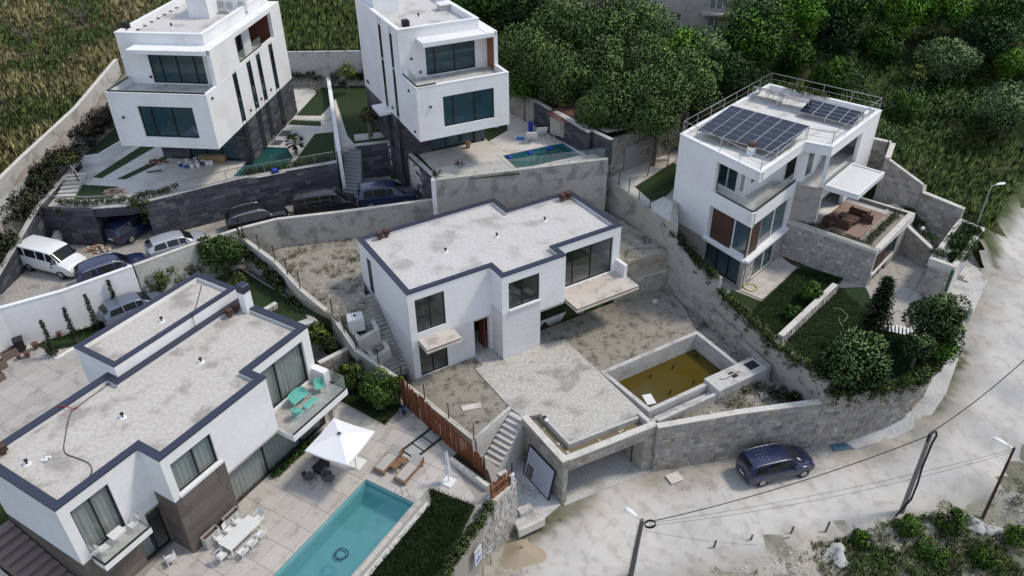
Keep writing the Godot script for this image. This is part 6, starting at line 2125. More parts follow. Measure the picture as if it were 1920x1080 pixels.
func make_things() -> void:
	var k: MB
	var t: Node3D
	pickets()
	post_fence("mesh_fence", "black post and wire fence between the hedge and the stony rear plot", [V3(-20.2, 8.75, -50.7), V3(-17.4, 8.15, -48.4), V3(-15.0, 7.65, -45.5), V3(-12.5, 6.65, -43.6), V3(-10.6, 5.55, -41.1), V3(-7.4, 4.45, -39.1), V3(-2.5, 3.6, -34.5)], 2.2, 1.35)
	post_fence("mesh_fence", "black fence posts along the pale court behind the solar panel villa", [V3(8.3, 9.4, -58.9), V3(10.9, 9.3, -53.7)], 1.6, 1.3, false)
	post_fence("mesh_fence", "black fence posts on the brown rubble wall right of the garden stair", [V3(30.3, 11.65, -57.6), V3(33.3, 9.9, -56.0), V3(35.4, 9.1, -53.4)], 1.5, 1.4, false)
	post_fence("mesh_fence", "dark wire fence on top of the wall behind the two upper lawns", [V3(-32, 14.8, -76.8), V3(-2, 14.8, -76.6)], 1.6, 1.3)
	bar_rail("long steel railing with planting along the edge of the slate terrace", [V3(-34.9, 11.45, -51.4), V3(-31.2, 11.43, -51.1), V3(-28.4, 11.43, -51.4), V3(-25.6, 11.43, -53.05), V3(-21.4, 11.43, -55.65), V3(-14.4, 11.43, -58.4)], 0.85)
	t = thing("glass_balustrade", "low frameless glass balustrade along the edge of the upper pool terrace", "balustrade", V3(-5.7, 11.62, -54.55))
	for j in 9:
		k = MB.new()
		var a := V3(13.4, 0, -3.25) * (j / 9.0)
		var b := V3(13.4, 0, -3.25) * ((j + 0.97) / 9.0)
		k.bar(a + V3(0, 0.5, 0), b + V3(0, 0.5, 0), 0.015, 0.9)
		obj("glass_panel", k, M.rail, t)
		k = MB.new()
		k.bar(a, a + V3(0, 0.28, 0), 0.05)
		obj("clamp", k, M.steel, t)
	white_table(f5(1.85, 1.65, 0.02), Y5)
	var proto := white_chair(f5(1.2, 2.5, 0.02), Y5 + PI)
	proto.set_meta("label", "white armchair nearest the corner on the pool side of the long white table")
	var spots := [[1.85, 2.52, PI, "middle white armchair on the pool side of the long white table"], [2.5, 2.5, PI, "white armchair farthest up the pool side of the long white table"], [1.2, 0.8, 0, "white armchair tucked on the house side of the long table, nearest the front planter"], [1.85, 0.78, 0, "middle white armchair tucked between the long table and the brown wall"], [2.5, 0.8, 0, "white armchair tucked in near the second planter"], [0.42, 1.7, PI / 2, "white armchair at the lower head of the long white table"], [3.25, 1.6, -PI / 2, "grey backed armchair at the upper head of the long white table"], [-1.0, -0.5, PI * 0.9, "white chair on the paving below the small glass balcony"]]
	for s in spots:
		dup(proto, f5(s[0], s[1], 0.02), Y5 + s[2], s[3], "white armchairs round the long table")
	proto.set_meta("group", "white armchairs round the long table")
	for s in [[1.0, 0.36, "grey slatted planter box nearer the glass door, against the brown wall"], [2.45, 0.36, "grey slatted planter box at the far corner of the brown wall"]]:
		t = thing("planter_box", s[2], "planter", f5(s[0], s[1], 0.02), Y5, "tall planters against the brown wall")
		k = MB.new()
		ring(k, pv([V2(-0.5, -0.19), V2(0.5, -0.19), V2(0.5, 0.19), V2(-0.5, 0.19)]), 0, 0.035, 0, 0.85)
		obj("box", k, surf("planter_grey", lin(0.36, 0.34, 0.32), lin(0.44, 0.42, 0.4), 0.4, 0.7), t)
		k = MB.new()
		k.sp(-0.46, 0.55, -0.15, 0.46, 0.7, 0.15)
		obj("soil", k, M.vent, t)
	lounger(f5(10.25, 5.08, 0.02), Y5, "teak sun lounger with beige cushion, nearer the white parasol")
	lounger(f5(10.25, 6.62, 0.02), Y5, "teak sun lounger with beige cushion, nearer the folded parasol")
	for s in [[10.1, 5.75, "small teak side table between the loungers, lower one"], [10.65, 5.9, "small teak side table between the loungers, upper one"]]:
		t = thing("side_table", s[2], "side table", f5(s[0], s[1], 0.02), Y5, "teak tables between the loungers")
		for e in 5:
			k = MB.new()
			k.sp(-0.24 + e * 0.1, 0.36, -0.24, -0.15 + e * 0.1, 0.4, 0.24)
			obj("slat", k, M.wood, t)
		for x in [-0.21, 0.21]:
			for z in [-0.2, 0.2]:
				k = MB.new()
				k.sp(x - 0.025, 0, z - 0.025, x + 0.025, 0.36, z + 0.025)
				obj("leg", k, M.wood, t)
	parasol()
	folded_parasol()
	k = MB.new()
	for s in [[7.35, 3.0, 0.4, "dark woven armchair on the near side of the parasol set"], [6.9, 1.9, 1.5, "dark woven armchair beside the window planting, under the parasol"], [8.6, 1.2, 3.4, "dark woven armchair farthest under the white parasol"]]:
		woven_chair(f5(s[0], s[1], 0.02), Y5 + s[2], s[3])
	t = thing("coffee_table", "low dark table hidden under the white parasol", "table", f5(7.9, 1.9, 0.02), Y5)
	k = MB.new()
	k.bev(V3(0, 0.4, 0), V3(0.9, 0.05, 0.7), 0.02)
	obj("tabletop", k, M.dark, t)
	for x in [-0.38, 0.38]:
		k = MB.new()
		k.sp(x - 0.03, 0, -0.28, x + 0.03, 0.37, 0.28)
		obj("leg", k, M.dark, t)
	mint_set()
	balcony_set()
	t = thing("floor_light", "long glazed floor light in a dark metal frame beside the pickets", "skylight", f5(13.0, 6.0, 0.02), Y5 - 0.18)
	k = MB.new()
	for x in [-1.6, -0.8, 0.0, 0.8, 1.6]:
		k.sp(x - 0.03, 0, -0.55, x + 0.03, 0.05, 0.55)
	k.sp(-1.64, 0, 0.5, 1.64, 0.1, 0.6)
	k.sp(-1.64, 0, -0.6, 1.64, 0.1, -0.5)
	obj("frame", k, M.dark, t)
	for j in 4:
		k = MB.new()
		k.sp(-1.57 + j * 0.8, 0.015, -0.5, -0.83 + j * 0.8, 0.03, 0.5)
		obj("pane", k, M.rail, t)
	t = thing("planting_bed", "dark mulch bed behind a low white kerb under the pickets", "flower bed", V3(-2.69, 3.62, -31.81))
	k = MB.new()
	k.bar(V3(-3.82, 3.85, -32.59) - t.position, V3(-1.55, 3.85, -30.37) - t.position, 0.22, 0.42)
	obj("kerb", k, M.stone_cap, t)
	k = MB.new()
	k.prism(pv([V2(-3.76, -33.04) - V2(-2.69, -31.81), V2(-3.01, -33.59) - V2(-2.69, -31.81), V2(-1.58, -31.84) - V2(-2.69, -31.81), V2(-1.34, -30.9) - V2(-2.69, -31.81)]), -0.1, 0.06)
	obj("mulch", k, surf("mulch", lin(0.02, 0.015, 0.012), lin(0.05, 0.035, 0.03), 0.3, 0.95, 3.0), t)
	t = thing("hose_reel", "blue and black hose reel against the pickets beside the lawn", "hose reel", V3(-7.1, 3.64, -36.72), 0.5)
	k = MB.new()
	for x in [-0.2, 0.2]:
		k.tube([V3(x, 0, 0.25), V3(x, 0.7, 0), V3(x, 0, -0.25)], 0.025, 5)
	obj("stand", k, M.steel, t)
	k = MB.new()
	for r in 4:
		var pts := []
		for q in 15:
			pts.append(V3(-0.12 + r * 0.08, 0.42 + 0.24 * cos(TAU * q / 14), 0.24 * sin(TAU * q / 14)))
		k.tube(pts, 0.035, 5, false)
	obj("hose", k, plain("blue_hose", lin(0.015, 0.03, 0.09), 0.5), t)
	k = MB.new()
	var coil := []
	for q in 90:
		var a := q * 0.35
		coil.append(f5(4.0 + (0.34 + 0.05 * sin(q * 0.31)) * cos(a) + 0.08 * sin(q * 0.1), 6.7 + (0.34 + 0.06 * cos(q * 0.27)) * sin(a), -0.26 + 0.0 * q))
	k.tube(coil, 0.02, 4)
	tag(obj("pool_hose", k, plain("hose_blue", lin(0.01, 0.05, 0.12), 0.5)), "coiled dark hose floating in the turquoise pool", "hose")
	k = MB.new()
	coil = []
	for q in 60:
		var a := q * 0.42
		coil.append(V3(18.12, 5.09, -48.53) + V3((0.48 + 0.03 * sin(q)) * cos(a), 0.0005 * q, (0.48 + 0.03 * cos(q * 1.3)) * sin(a)))
	k.tube(coil, 0.025, 5)
	tag(obj("garden_hose", k, plain("yellow_hose", lin(0.5, 0.38, 0.06), 0.5)), "yellow hose coiled in a ring on the pale patio slab", "hose")
	k = MB.new()
	k.tube([V3(23.41, 5.08, -45.72), V3(23.92, 5.08, -45.7), V3(24.16, 5.08, -44.78), V3(23.64, 5.08, -44.09), V3(23.39, 5.08, -44.54), V3(23.31, 5.08, -43.91), V3(23.33, 5.08, -43.53)], 0.022, 5)
	tag(obj("garden_hose", k, plain("pale_hose", lin(0.4, 0.42, 0.15), 0.5)), "loose pale hose lying on the lower lawn", "hose")
	t = thing("water_tank", "white plastic water tank in a wire cage on the stone planter", "water tank", V3(-10.9, 5.65, -43.23), 0.32)
	k = MB.new()
	k.bev(V3(0, 0.68, 0), V3(1.12, 1.05, 0.95), 0.06)
	obj("tank", k, M.plastic, t)
	k = MB.new()
	k.sp(-0.58, 0, -0.5, 0.58, 0.12, 0.5)
	obj("pallet", k, M.dark, t)
	for j in 7:
		k = MB.new()
		var x := -0.57 + j * 0.19
		k.tube([V3(x, 0.12, 0.5), V3(x, 1.23, 0.5), V3(x, 1.23, -0.5), V3(x, 0.12, -0.5)], 0.012, 4)
		obj("cage_bar", k, M.steel, t)
	k = MB.new()
	k.lathe(V3(0, 1.2, 0), [[0.1, 0], [0.1, 0.05]], 10)
	obj("lid", k, M.black, t)
	board()
	t = thing("pallet", "weathered blue wooden pallet lying at the start of the pavement", "pallet", V3(21.75, 0.26, -36.75), 0.16)
	for j in 6:
		k = MB.new()
		k.sp(-0.62, 0.12, -0.5 + j * 0.18, 0.62, 0.145, -0.39 + j * 0.18)
		obj("board", k, plain("blue_board", lin(0.06, 0.16, 0.24).lerp(lin(0.2, 0.25, 0.28), 0.15 * (j % 3)), 0.8), t)
	for x in [-0.55, 0.0, 0.55]:
		k = MB.new()
		k.sp(x - 0.05, 0, -0.5, x + 0.05, 0.12, 0.5)
		obj("bearer", k, plain("blue_wood", lin(0.05, 0.12, 0.18), 0.8), t)
	stones_about()
	poles()
	k = MB.new()
	k.box(Vector3.ZERO, V3(1.3, 0.07, 0.5), Basis(UP, 0.25))
	var s2 := tag(obj("marble_slab", k, M.stone_cap), "white stone slab lying on the stony yard among weeds", "slab")
	s2.position = V3(-2.77, 3.45, -37.58)
	k = MB.new()
	k.box(Vector3.ZERO, V3(0.95, 0.08, 0.75), Basis(UP, 0.4))
	s2 = tag(obj("concrete_slab", k, M.stone_cap), "broken pale slab on the gravel near the garage", "slab")
	s2.position = V3(10.3, 0.12, -34.26)
	k = MB.new()
	k.box(Vector3.ZERO, V3(0.4, 0.2, 0.3), Basis(UP, 0.6))
	s2 = tag(obj("white_block", k, M.stone_cap), "small white block in the shade at the foot of the stepped planter walls", "block")
	s2.position = V3(11.1, 3.5, -49.13)
	court_things()
	terrace_things()

func pickets() -> void:
	var t := thing("picket_fence", "rust brown palisade fence of rough uneven timber pickets", "fence", V3(-7.2, 3.55, -37.75))
	var a := V3(-7.2, 3.55, -37.75)
	var b := V3(-1.66, 3.6, -31.2)
	var n := 74
	for j in n:
		var p := a.lerp(b, float(j) / n) - t.position
		var h := 1.75 + 0.08 * sin(j * 0.35) + rr(-0.14, 0.14) + 0.6 * (1.0 - float(j) / n)
		_picket(t, p, (b - a).normalized(), h, (b - a).length() / n * 0.96)
	var c := V3(-1.36, 3.72, -29.62) - t.position
	var d := V3(-0.26, 3.72, -30.78) - t.position
	for j in 17:
		_picket(t, c.lerp(d, j / 17.0), (d - c).normalized(), 1.25 + 0.05 * sin(j * 1.3) + rr(-0.1, 0.12), (d - c).length() / 17 * 0.85)
	var k := MB.new()
	var o := V3(0.05, 0, 0.06)
	k.bar(c + o + V3(0, 0.3, 0), d + o + V3(0, 0.3, 0), 0.06)
	k.bar(c + o + V3(0, 0.95, 0), d + o + V3(0, 0.95, 0), 0.06)
	obj("rail", k, M.wood, t)
	k = MB.new()
	var e := b - t.position
	k.bar(e + V3(-0.1, 0, 0), e + V3(-0.1, 1.4, 0), 0.1)
	k.bar(d + V3(0.1, 0, 0), d + V3(0.1, 1.7, 0), 0.08)
	obj("post", k, M.dark, t)
	var w := thing("gate_post", "short white gate post at the end of the picket panel", "post", V3(-0.13, 3.72, -30.74))
	k = MB.new()
	k.bev(V3(0, 0.45, 0), V3(0.2, 0.9, 0.2), 0.02)
	obj("post", k, M.white, w)

func _picket(t: Node3D, p: Vector3, along: Vector3, h: float, w: float) -> void:
	var k := MB.new()
	k.col = Color(0.19, 0.062, 0.022) * rr(0.65, 1.35)
	var o := V3(-along.z, 0, along.x)
	var lean := rr(-0.05, 0.05)
	var q := p + o * rr(-0.03, 0.03)
	var tp := q + V3(0, h, 0) + along * lean
	var e := along * w * 0.5
	var f := o * 0.02
	k.hexa([q - e - f, q + e - f, q + e + f, q - e + f, tp - e * 0.9 - f + V3(0, -0.12 * rng.randf(), 0), tp + e * 0.7 - f, tp + e * 0.7 + f, tp - e * 0.9 + f + V3(0, -0.12 * rng.randf(), 0)])
	obj("picket", k, M.timber, t)

func white_table(at: Vector3, turn: float) -> void:
	var t := thing("dining_table", "long white slatted dining table on the terrace beside the brown wall", "table", at, turn)
	for j in 20:
		var k := MB.new()
		k.sp(-1.07 + j * 0.108, 0.72, -0.48, -1.07 + j * 0.108 + 0.094, 0.75, 0.48)
		obj("slat", k, M.plastic, t)
	var k := MB.new()
	for z in [-0.45, 0.45]:
		k.sp(-1.04, 0.64, z - 0.02, 1.04, 0.72, z + 0.02)
	obj("apron", k, M.plastic, t)
	for x in [-1.0, 1.0]:
		for z in [-0.43, 0.43]:
			k = MB.new()
			k.sp(x - 0.035, 0, z - 0.035, x + 0.035, 0.64, z + 0.035)
			obj("leg", k, M.plastic, t)

func white_chair(at: Vector3, turn: float) -> Node3D:
	var t := thing("armchair", "white armchair", "chair", at, turn)
	var k := MB.new()
	k.bev(V3(0, 0.43, 0.02), V3(0.46, 0.035, 0.46), 0.012)
	obj("seat", k, M.plastic, t)
	k = MB.new()
	var rows := [[], []]
	for j in 9:
		var a := lerpf(-1.1, 1.1, j / 8.0)
		rows[0].append(V3(0.25 * sin(a), 0.46, -0.12 - 0.13 * cos(a)))
		rows[1].append(V3(0.27 * sin(a), 0.84, -0.17 - 0.13 * cos(a)))
	k.grid(rows, true)
	obj("backrest", k, M.plastic, t)
	for x in [-0.25, 0.25]:
		k = MB.new()
		k.tube([V3(x, 0.66, 0.2), V3(x * 1.04, 0.67, 0.0), V3(x, 0.68, -0.2)], 0.02, 5)
		obj("armrest", k, M.plastic, t)
		for z in [-0.22, 0.22]:
			k = MB.new()
			k.tube([V3(x * 1.02, 0, z * 1.12), V3(x * 0.96, 0.66, z * 0.92)], 0.018, 5)
			obj("leg", k, M.plastic, t)
	return t

func lounger(at: Vector3, turn: float, label: String) -> void:
	var t := thing("sun_lounger", label, "sun lounger", at, turn, "teak loungers by the turquoise pool")
	var k := MB.new()
	for z in [-0.36, 0.36]:
		k.sp(-0.95, 0.2, z - 0.04, 0.95, 0.32, z + 0.04)
	k.sp(-0.95, 0.2, -0.319, -0.87, 0.32, 0.319)
	k.sp(0.87, 0.2, -0.319, 0.95, 0.32, 0.319)
	obj("frame", k, M.wood, t)
	for x in [-0.85, 0.85]:
		for z in [-0.36, 0.36]:
			k = MB.new()
			k.sp(x - 0.04, 0, z - 0.039, x + 0.04, 0.199, z + 0.039)
			obj("leg", k, M.wood, t)
	k = MB.new()
	k.bev(V3(-0.22, 0.35, 0), V3(1.3, 0.12, 0.64), 0.03)
	obj("cushion", k, M.fabric, t)
	k = MB.new()
	k.bev(V3(0.68, 0.52, 0), V3(0.72, 0.11, 0.64), 0.03, Basis(V3(0, 0, 1), 0.62))
	obj("back_cushion", k, M.fabric, t)
	k = MB.new()
	k.bar(V3(0.5, 0.33, 0.4), V3(1.0, 0.68, 0.4), 0.05)
	k.bar(V3(0.95, 0.2, 0.4), V3(0.98, 0.7, 0.4), 0.05)
	obj("side_frame", k, M.wood, t)

func parasol() -> void:
	var at := f5(8.4, 3.4, 0.02)
	var t := thing("parasol", "large open white square parasol over the dark seating", "parasol", at, Y5 + 0.12)
	var k := MB.new()
	var top := V3(0, 3.32, 0)
	var c := [V3(-1.42, 2.72, -1.42), V3(1.42, 2.72, -1.42), V3(1.42, 2.72, 1.42), V3(-1.42, 2.72, 1.42)]
	for j in 4:
		var a: Vector3 = c[j]
		var b: Vector3 = c[(j + 1) % 4]
		var rows := []
		for r in 7:
			var row := []
			for q in 7:
				var e := a.lerp(b, q / 6.0)
				var p := top.lerp(e, r / 6.0)
				p.y -= 0.07 * sin(PI * q / 6.0) * (r / 6.0)
				row.append(p)
			rows.append(row)
		k.grid(rows)
		var m := a.lerp(b, 0.5)
		m.y -= 0.07
		k.quadn(a, m, m - V3(0, 0.14, 0), a - V3(0, 0.14, 0), V3(a.x + b.x, 0, a.z + b.z))
		k.quadn(m, b, b - V3(0, 0.14, 0), m - V3(0, 0.14, 0), V3(a.x + b.x, 0, a.z + b.z))
	obj("canopy", k, M.canvas, t)
	for j in 8:
		k = MB.new()
		var e: Vector3 = c[j / 2] if j % 2 == 0 else (c[j / 2] + c[(j / 2 + 1) % 4]) * 0.5 - V3(0, 0.07, 0)
		k.tube([top - V3(0, 0.06, 0), e - V3(0, 0.04, 0)], 0.014, 4)
		obj("rib", k, M.white_metal, t)
	k = MB.new()
	k.lathe(V3(0, 3.28, 0), [[0.07, 0], [0.06, 0.1], [0.02, 0.13]], 8)
	obj("finial", k, M.black, t)
	k = MB.new()
	k.lathe(V3(0.55, 0.08, 0.35), [[0.04, 0], [0.04, 2.3]], 8)
	k.tube([V3(0.55, 2.35, 0.35), V3(0, 3.2, 0)], 0.035, 6)
	obj("mast", k, M.white_metal, t)
	k = MB.new()
	k.bev(V3(0.9, 0.05, 0.15), V3(0.85, 0.1, 0.85), 0.02)
	obj("base", k, M.plastic, t)

func folded_parasol() -> void:
	var t := thing("parasol", "closed white parasol on a square white base beside the dark planting bed", "parasol", f5(10.85, 9.05, 0.02), Y5)
	var k := MB.new()
	k.bev(V3(0, 0.05, 0), V3(0.7, 0.1, 0.7), 0.02)
	obj("base", k, M.plastic, t)
	k = MB.new()
	k.lathe(V3(0, 0.1, 0), [[0.03, 0], [0.03, 2.5]], 8)
	obj("mast", k, M.steel, t)
	k = MB.new()
	var rows := []
	for r in 9:
		var y := lerpf(0.75, 2.55, r / 8.0)
		var row := []
		for q in 25:
			var a := TAU * q / 24.0
			var rad := (0.16 - 0.012 * r) * (1.0 + 0.35 * sin(a * 6.0)) * (0.65 if r == 4 else 1.0)
			row.append(V3(cos(a) * rad, y, sin(a) * rad))
		rows.append(row)
	k.grid(rows)
	obj("canopy", k, M.canvas, t)
	k = MB.new()
	k.lathe(V3(0, 1.6, 0), [[0.115, 0], [0.125, 0.06]], 10)
	obj("strap", k, M.fabric, t)

func woven_chair(at: Vector3, turn: float, label: String) -> void:
	var t := thing("armchair", label, "chair", at, turn, "dark woven armchairs under the parasol")
	var m := surf("dark_weave", lin(0.05, 0.045, 0.045), lin(0.1, 0.09, 0.09), 0.2, 0.85, 1.0)
	var k := MB.new()
	var rows := [[], [], []]
	for j in 13:
		var a := lerpf(-1.9, 1.9, j / 12.0)
		var h := 0.62 + 0.18 * cos(a)
		rows[0].append(V3(0.3 * sin(a), 0.34, -0.02 - 0.3 * cos(a)))
		rows[1].append(V3(0.37 * sin(a), 0.5, -0.02 - 0.37 * cos(a)))
		rows[2].append(V3(0.38 * sin(a), h, -0.02 - 0.4 * cos(a)))
	k.grid(rows)
	obj("shell", k, m, t)
	k = MB.new()
	k.bev(V3(0, 0.4, 0.03), V3(0.54, 0.12, 0.54), 0.03)
	obj("cushion", k, plain("dark_cushion", lin(0.1, 0.09, 0.09), 0.95), t)
	for x in [-0.22, 0.22]:
		for z in [-0.2, 0.22]:
			k = MB.new()
			k.tube([V3(x * 1.2, 0, z * 1.2), V3(x, 0.36, z)], 0.015, 5)
			obj("leg", k, M.dark, t)

func mint_seat(called: String, label: String, cat: String, at: Vector3, turn: float, w: float) -> void:
	var t := thing(called, label, cat, at, turn)
	var k := MB.new()
	k.bev(V3(0, 0.4, 0.02), V3(w, 0.03, 0.58), 0.01)
	obj("seat", k, M.mint, t)
	k = MB.new()
	var rows := [[], []]
	for j in 11:
		var s := j / 10.0 * 2.0 - 1.0
		var bend: float = pow(absf(s), 5.0) * 0.32
		rows[0].append(V3(s * w * 0.49, 0.43, -0.27 + bend))
		rows[1].append(V3(s * w * 0.54, 0.78 - 0.08 * absf(s), -0.36 + bend))
	k.grid(rows, true)
	obj("backrest", k, M.mint, t)
	for x in [-0.5, 0.5]:
		k = MB.new()
		k.tube([V3(x * w * 1.05, 0.0, 0.32), V3(x * w * 1.02, 0.62, 0.24), V3(x * w * 1.06, 0.66, -0.1), V3(x * w * 1.05, 0.7, -0.3)], 0.018, 5)
		obj("armrest", k, M.mint, t)
		for z in [-0.3, 0.3]:
			k = MB.new()
			k.tube([V3(x * w * 1.05, 0, z * 1.1), V3(x * w * 0.94, 0.4, z * 0.85)], 0.016, 5)
			obj("leg", k, M.mint, t)

func mint_set() -> void:
	var y := 3.145
	mint_seat("sofa", "mint green metal two seat sofa on the glass balcony, back to the curtains", "sofa", f5(9.35, -0.55, y), Y5, 1.2)
	mint_seat("armchair", "mint green metal armchair beside the white side wall of the balcony", "chair", f5(10.75, -0.15, y), Y5 - 0.7, 0.56)
	mint_seat("armchair", "mint green metal armchair at the left end of the mint table", "chair", f5(8.35, 0.35, y), Y5 + 1.45, 0.56)
	var t := thing("coffee_table", "low mint green metal table in front of the mint sofa", "table", f5(9.35, 0.42, y), Y5)
	var k := MB.new()
	k.bev(V3(0, 0.4, 0), V3(1.0, 0.03, 0.52), 0.01)
	obj("tabletop", k, M.mint, t)
	for x in [-0.42, 0.42]:
		for z in [-0.2, 0.2]:
			k = MB.new()
			k.tube([V3(x * 1.1, 0, z * 1.15), V3(x, 0.39, z)], 0.014, 5)
			obj("leg", k, M.mint, t)

func balcony_set() -> void:
	var y := 3.145
	var t := thing("bistro_table", "small white folding table on the narrow glass balcony", "table", f5(-2.6, -1.15, y), Y5)
	for j in 8:
		var k := MB.new()
		k.sp(-0.36 + j * 0.09, 0.7, -0.3, -0.36 + j * 0.09 + 0.082, 0.72, 0.3)
		obj("slat", k, M.plastic, t)
	for z in [-0.24, 0.24]:
		var k := MB.new()
		k.bar(V3(-0.3, 0, z), V3(0.3, 0.69, z), 0.025)
		k.bar(V3(0.3, 0, z + 0.03), V3(-0.3, 0.69, z + 0.03), 0.025)
		obj("leg", k, M.plastic, t)
	for s in [[-1.75, -PI / 2, "white folding chair at the right end of the narrow balcony"], [-3.4, PI / 2, "white folding chair at the left end of the narrow balcony"]]:
		t = thing("folding_chair", s[2], "chair", f5(s[0], -1.15, y), Y5 + s[1], "white folding chairs on the narrow balcony")
		for j in 5:
			var k := MB.new()
			k.sp(-0.2, 0.44, -0.2 + j * 0.085, 0.2, 0.455, -0.13 + j * 0.085)
			obj("seat_slat", k, M.plastic, t)
		for j in 3:
			var k := MB.new()
			k.sp(-0.2, 0.6 + j * 0.1, -0.29, 0.2, 0.67 + j * 0.1, -0.275)
			obj("back_slat", k, M.plastic, t)
		for x in [-0.21, 0.21]:
			var k := MB.new()
			k.bar(V3(x, 0, 0.25), V3(x, 0.88, -0.3), 0.028)
			k.bar(V3(x, 0, -0.25), V3(x, 0.45, 0.22), 0.028)
			obj("leg", k, M.plastic, t)

func board() -> void:
	var im := Image.create(256, 384, false, Image.FORMAT_RGB8)
	im.fill(Color(0.66, 0.68, 0.74))
	for q in 4:
		im.fill_rect(Rect2i(14, 215 + q * 41, 66, 34), [Color(0.2, 0.14, 0.14), Color(0.3, 0.2, 0.18), Color(0.16, 0.16, 0.2), Color(0.26, 0.17, 0.15)][q])
		im.fill_rect(Rect2i(24, 222 + q * 41, 30, 12), Color(0.5, 0.45, 0.45))
	var r := RandomNumberGenerator.new()
	r.seed = 3
	for q in 26:
		var y := 20 + q * 13
		var x := 16 if q < 14 else 96
		while x < 236:
			var w := r.randi_range(6, 22)
			if r.randf() < 0.85:
				im.fill_rect(Rect2i(x, y, mini(w, 240 - x), 3), Color(0.42, 0.44, 0.5))
			x += w + 5
	var m := StandardMaterial3D.new()
	m.albedo_texture = ImageTexture.create_from_image(im)
	m.roughness = 0.6
	var p := [V3(1.37, 0.13, -33.27), V3(0.31, 0.13, -34.98), V3(0.76, 2.55, -34.81), V3(1.75, 2.55, -33.27)]
	var t := thing("site_board", "framed site notice board leaning on the left wall of the garage", "sign", p[0])
	var c := []
	var b0 := V3(2.1, 0.14, -32.5)
	var b1 := V3(0.55, 0.14, -34.85)
	var up := V3(0.42, 2.35, -0.26)
	var e := (b1 - b0)
	var nrm := -e.cross(up).normalized()
	if nrm.x > 0:
		nrm = -nrm
	var k := MB.new()
	var a: Vector3 = b0 - p[0]
	var bs := Basis(e.normalized(), up.normalized(), e.normalized().cross(up.normalized()))
	k.box(a + e * 0.5 + up * 0.5, V3(e.length(), up.length(), 0.04), bs)
	obj("frame", k, M.frame, t)
	k = MB.new()
	var f := nrm * 0.024
	var i0: Vector3 = a + e * 0.04 + up * 0.04 + f
	var i1: Vector3 = a + e * 0.96 + up * 0.04 + f
	var i2: Vector3 = a + e * 0.96 + up * 0.96 + f
	var i3: Vector3 = a + e * 0.04 + up * 0.96 + f
	k.quadn(i1, i0, i3, i2, nrm)
	obj("sheet", k, m, t)
	t = thing("wall_sign", "white and blue sign plate fixed to the pale stone garden wall", "sign", V3(-0.76, 1.6, -28.59))
	im = Image.create(96, 192, false, Image.FORMAT_RGB8)
	im.fill(Color(0.8, 0.84, 0.9))
	for q in 5:
		im.fill_rect(Rect2i(14, 16 + q * 12, 68 - (q % 3) * 12, 6), Color(0.3, 0.38, 0.42))
	im.fill_rect(Rect2i(10, 112, 18, 46), Color(0.2, 0.22, 0.6))
	im.fill_rect(Rect2i(34, 104, 16, 54), Color(0.22, 0.25, 0.65))
	im.fill_rect(Rect2i(54, 116, 30, 30), Color(0.2, 0.22, 0.55))
	im.fill_rect(Rect2i(10, 166, 74, 10), Color(0.25, 0.28, 0.6))
	m = StandardMaterial3D.new()
	m.albedo_texture = ImageTexture.create_from_image(im)
	m.roughness = 0.5
	k = MB.new()
	var o := V3(0.88, 0, 0.48).normalized()
	var sd := V3(0.48, 0, -0.88).normalized()
	k.quadn(sd * -0.32 + V3(0, -0.6, 0), sd * 0.32 + V3(0, -0.6, 0), sd * 0.32 + V3(0, 0.6, 0), sd * -0.32 + V3(0, 0.6, 0), o)
	obj("plate", k, m, t)
	k = MB.new()
	k.box(-o * 0.03, V3(0.05, 1.24, 0.68), Basis(o, UP, o.cross(UP)))
	obj("back", k, M.white_metal, t)
	t.position = V3(-2.1, 1.5, -27.55)

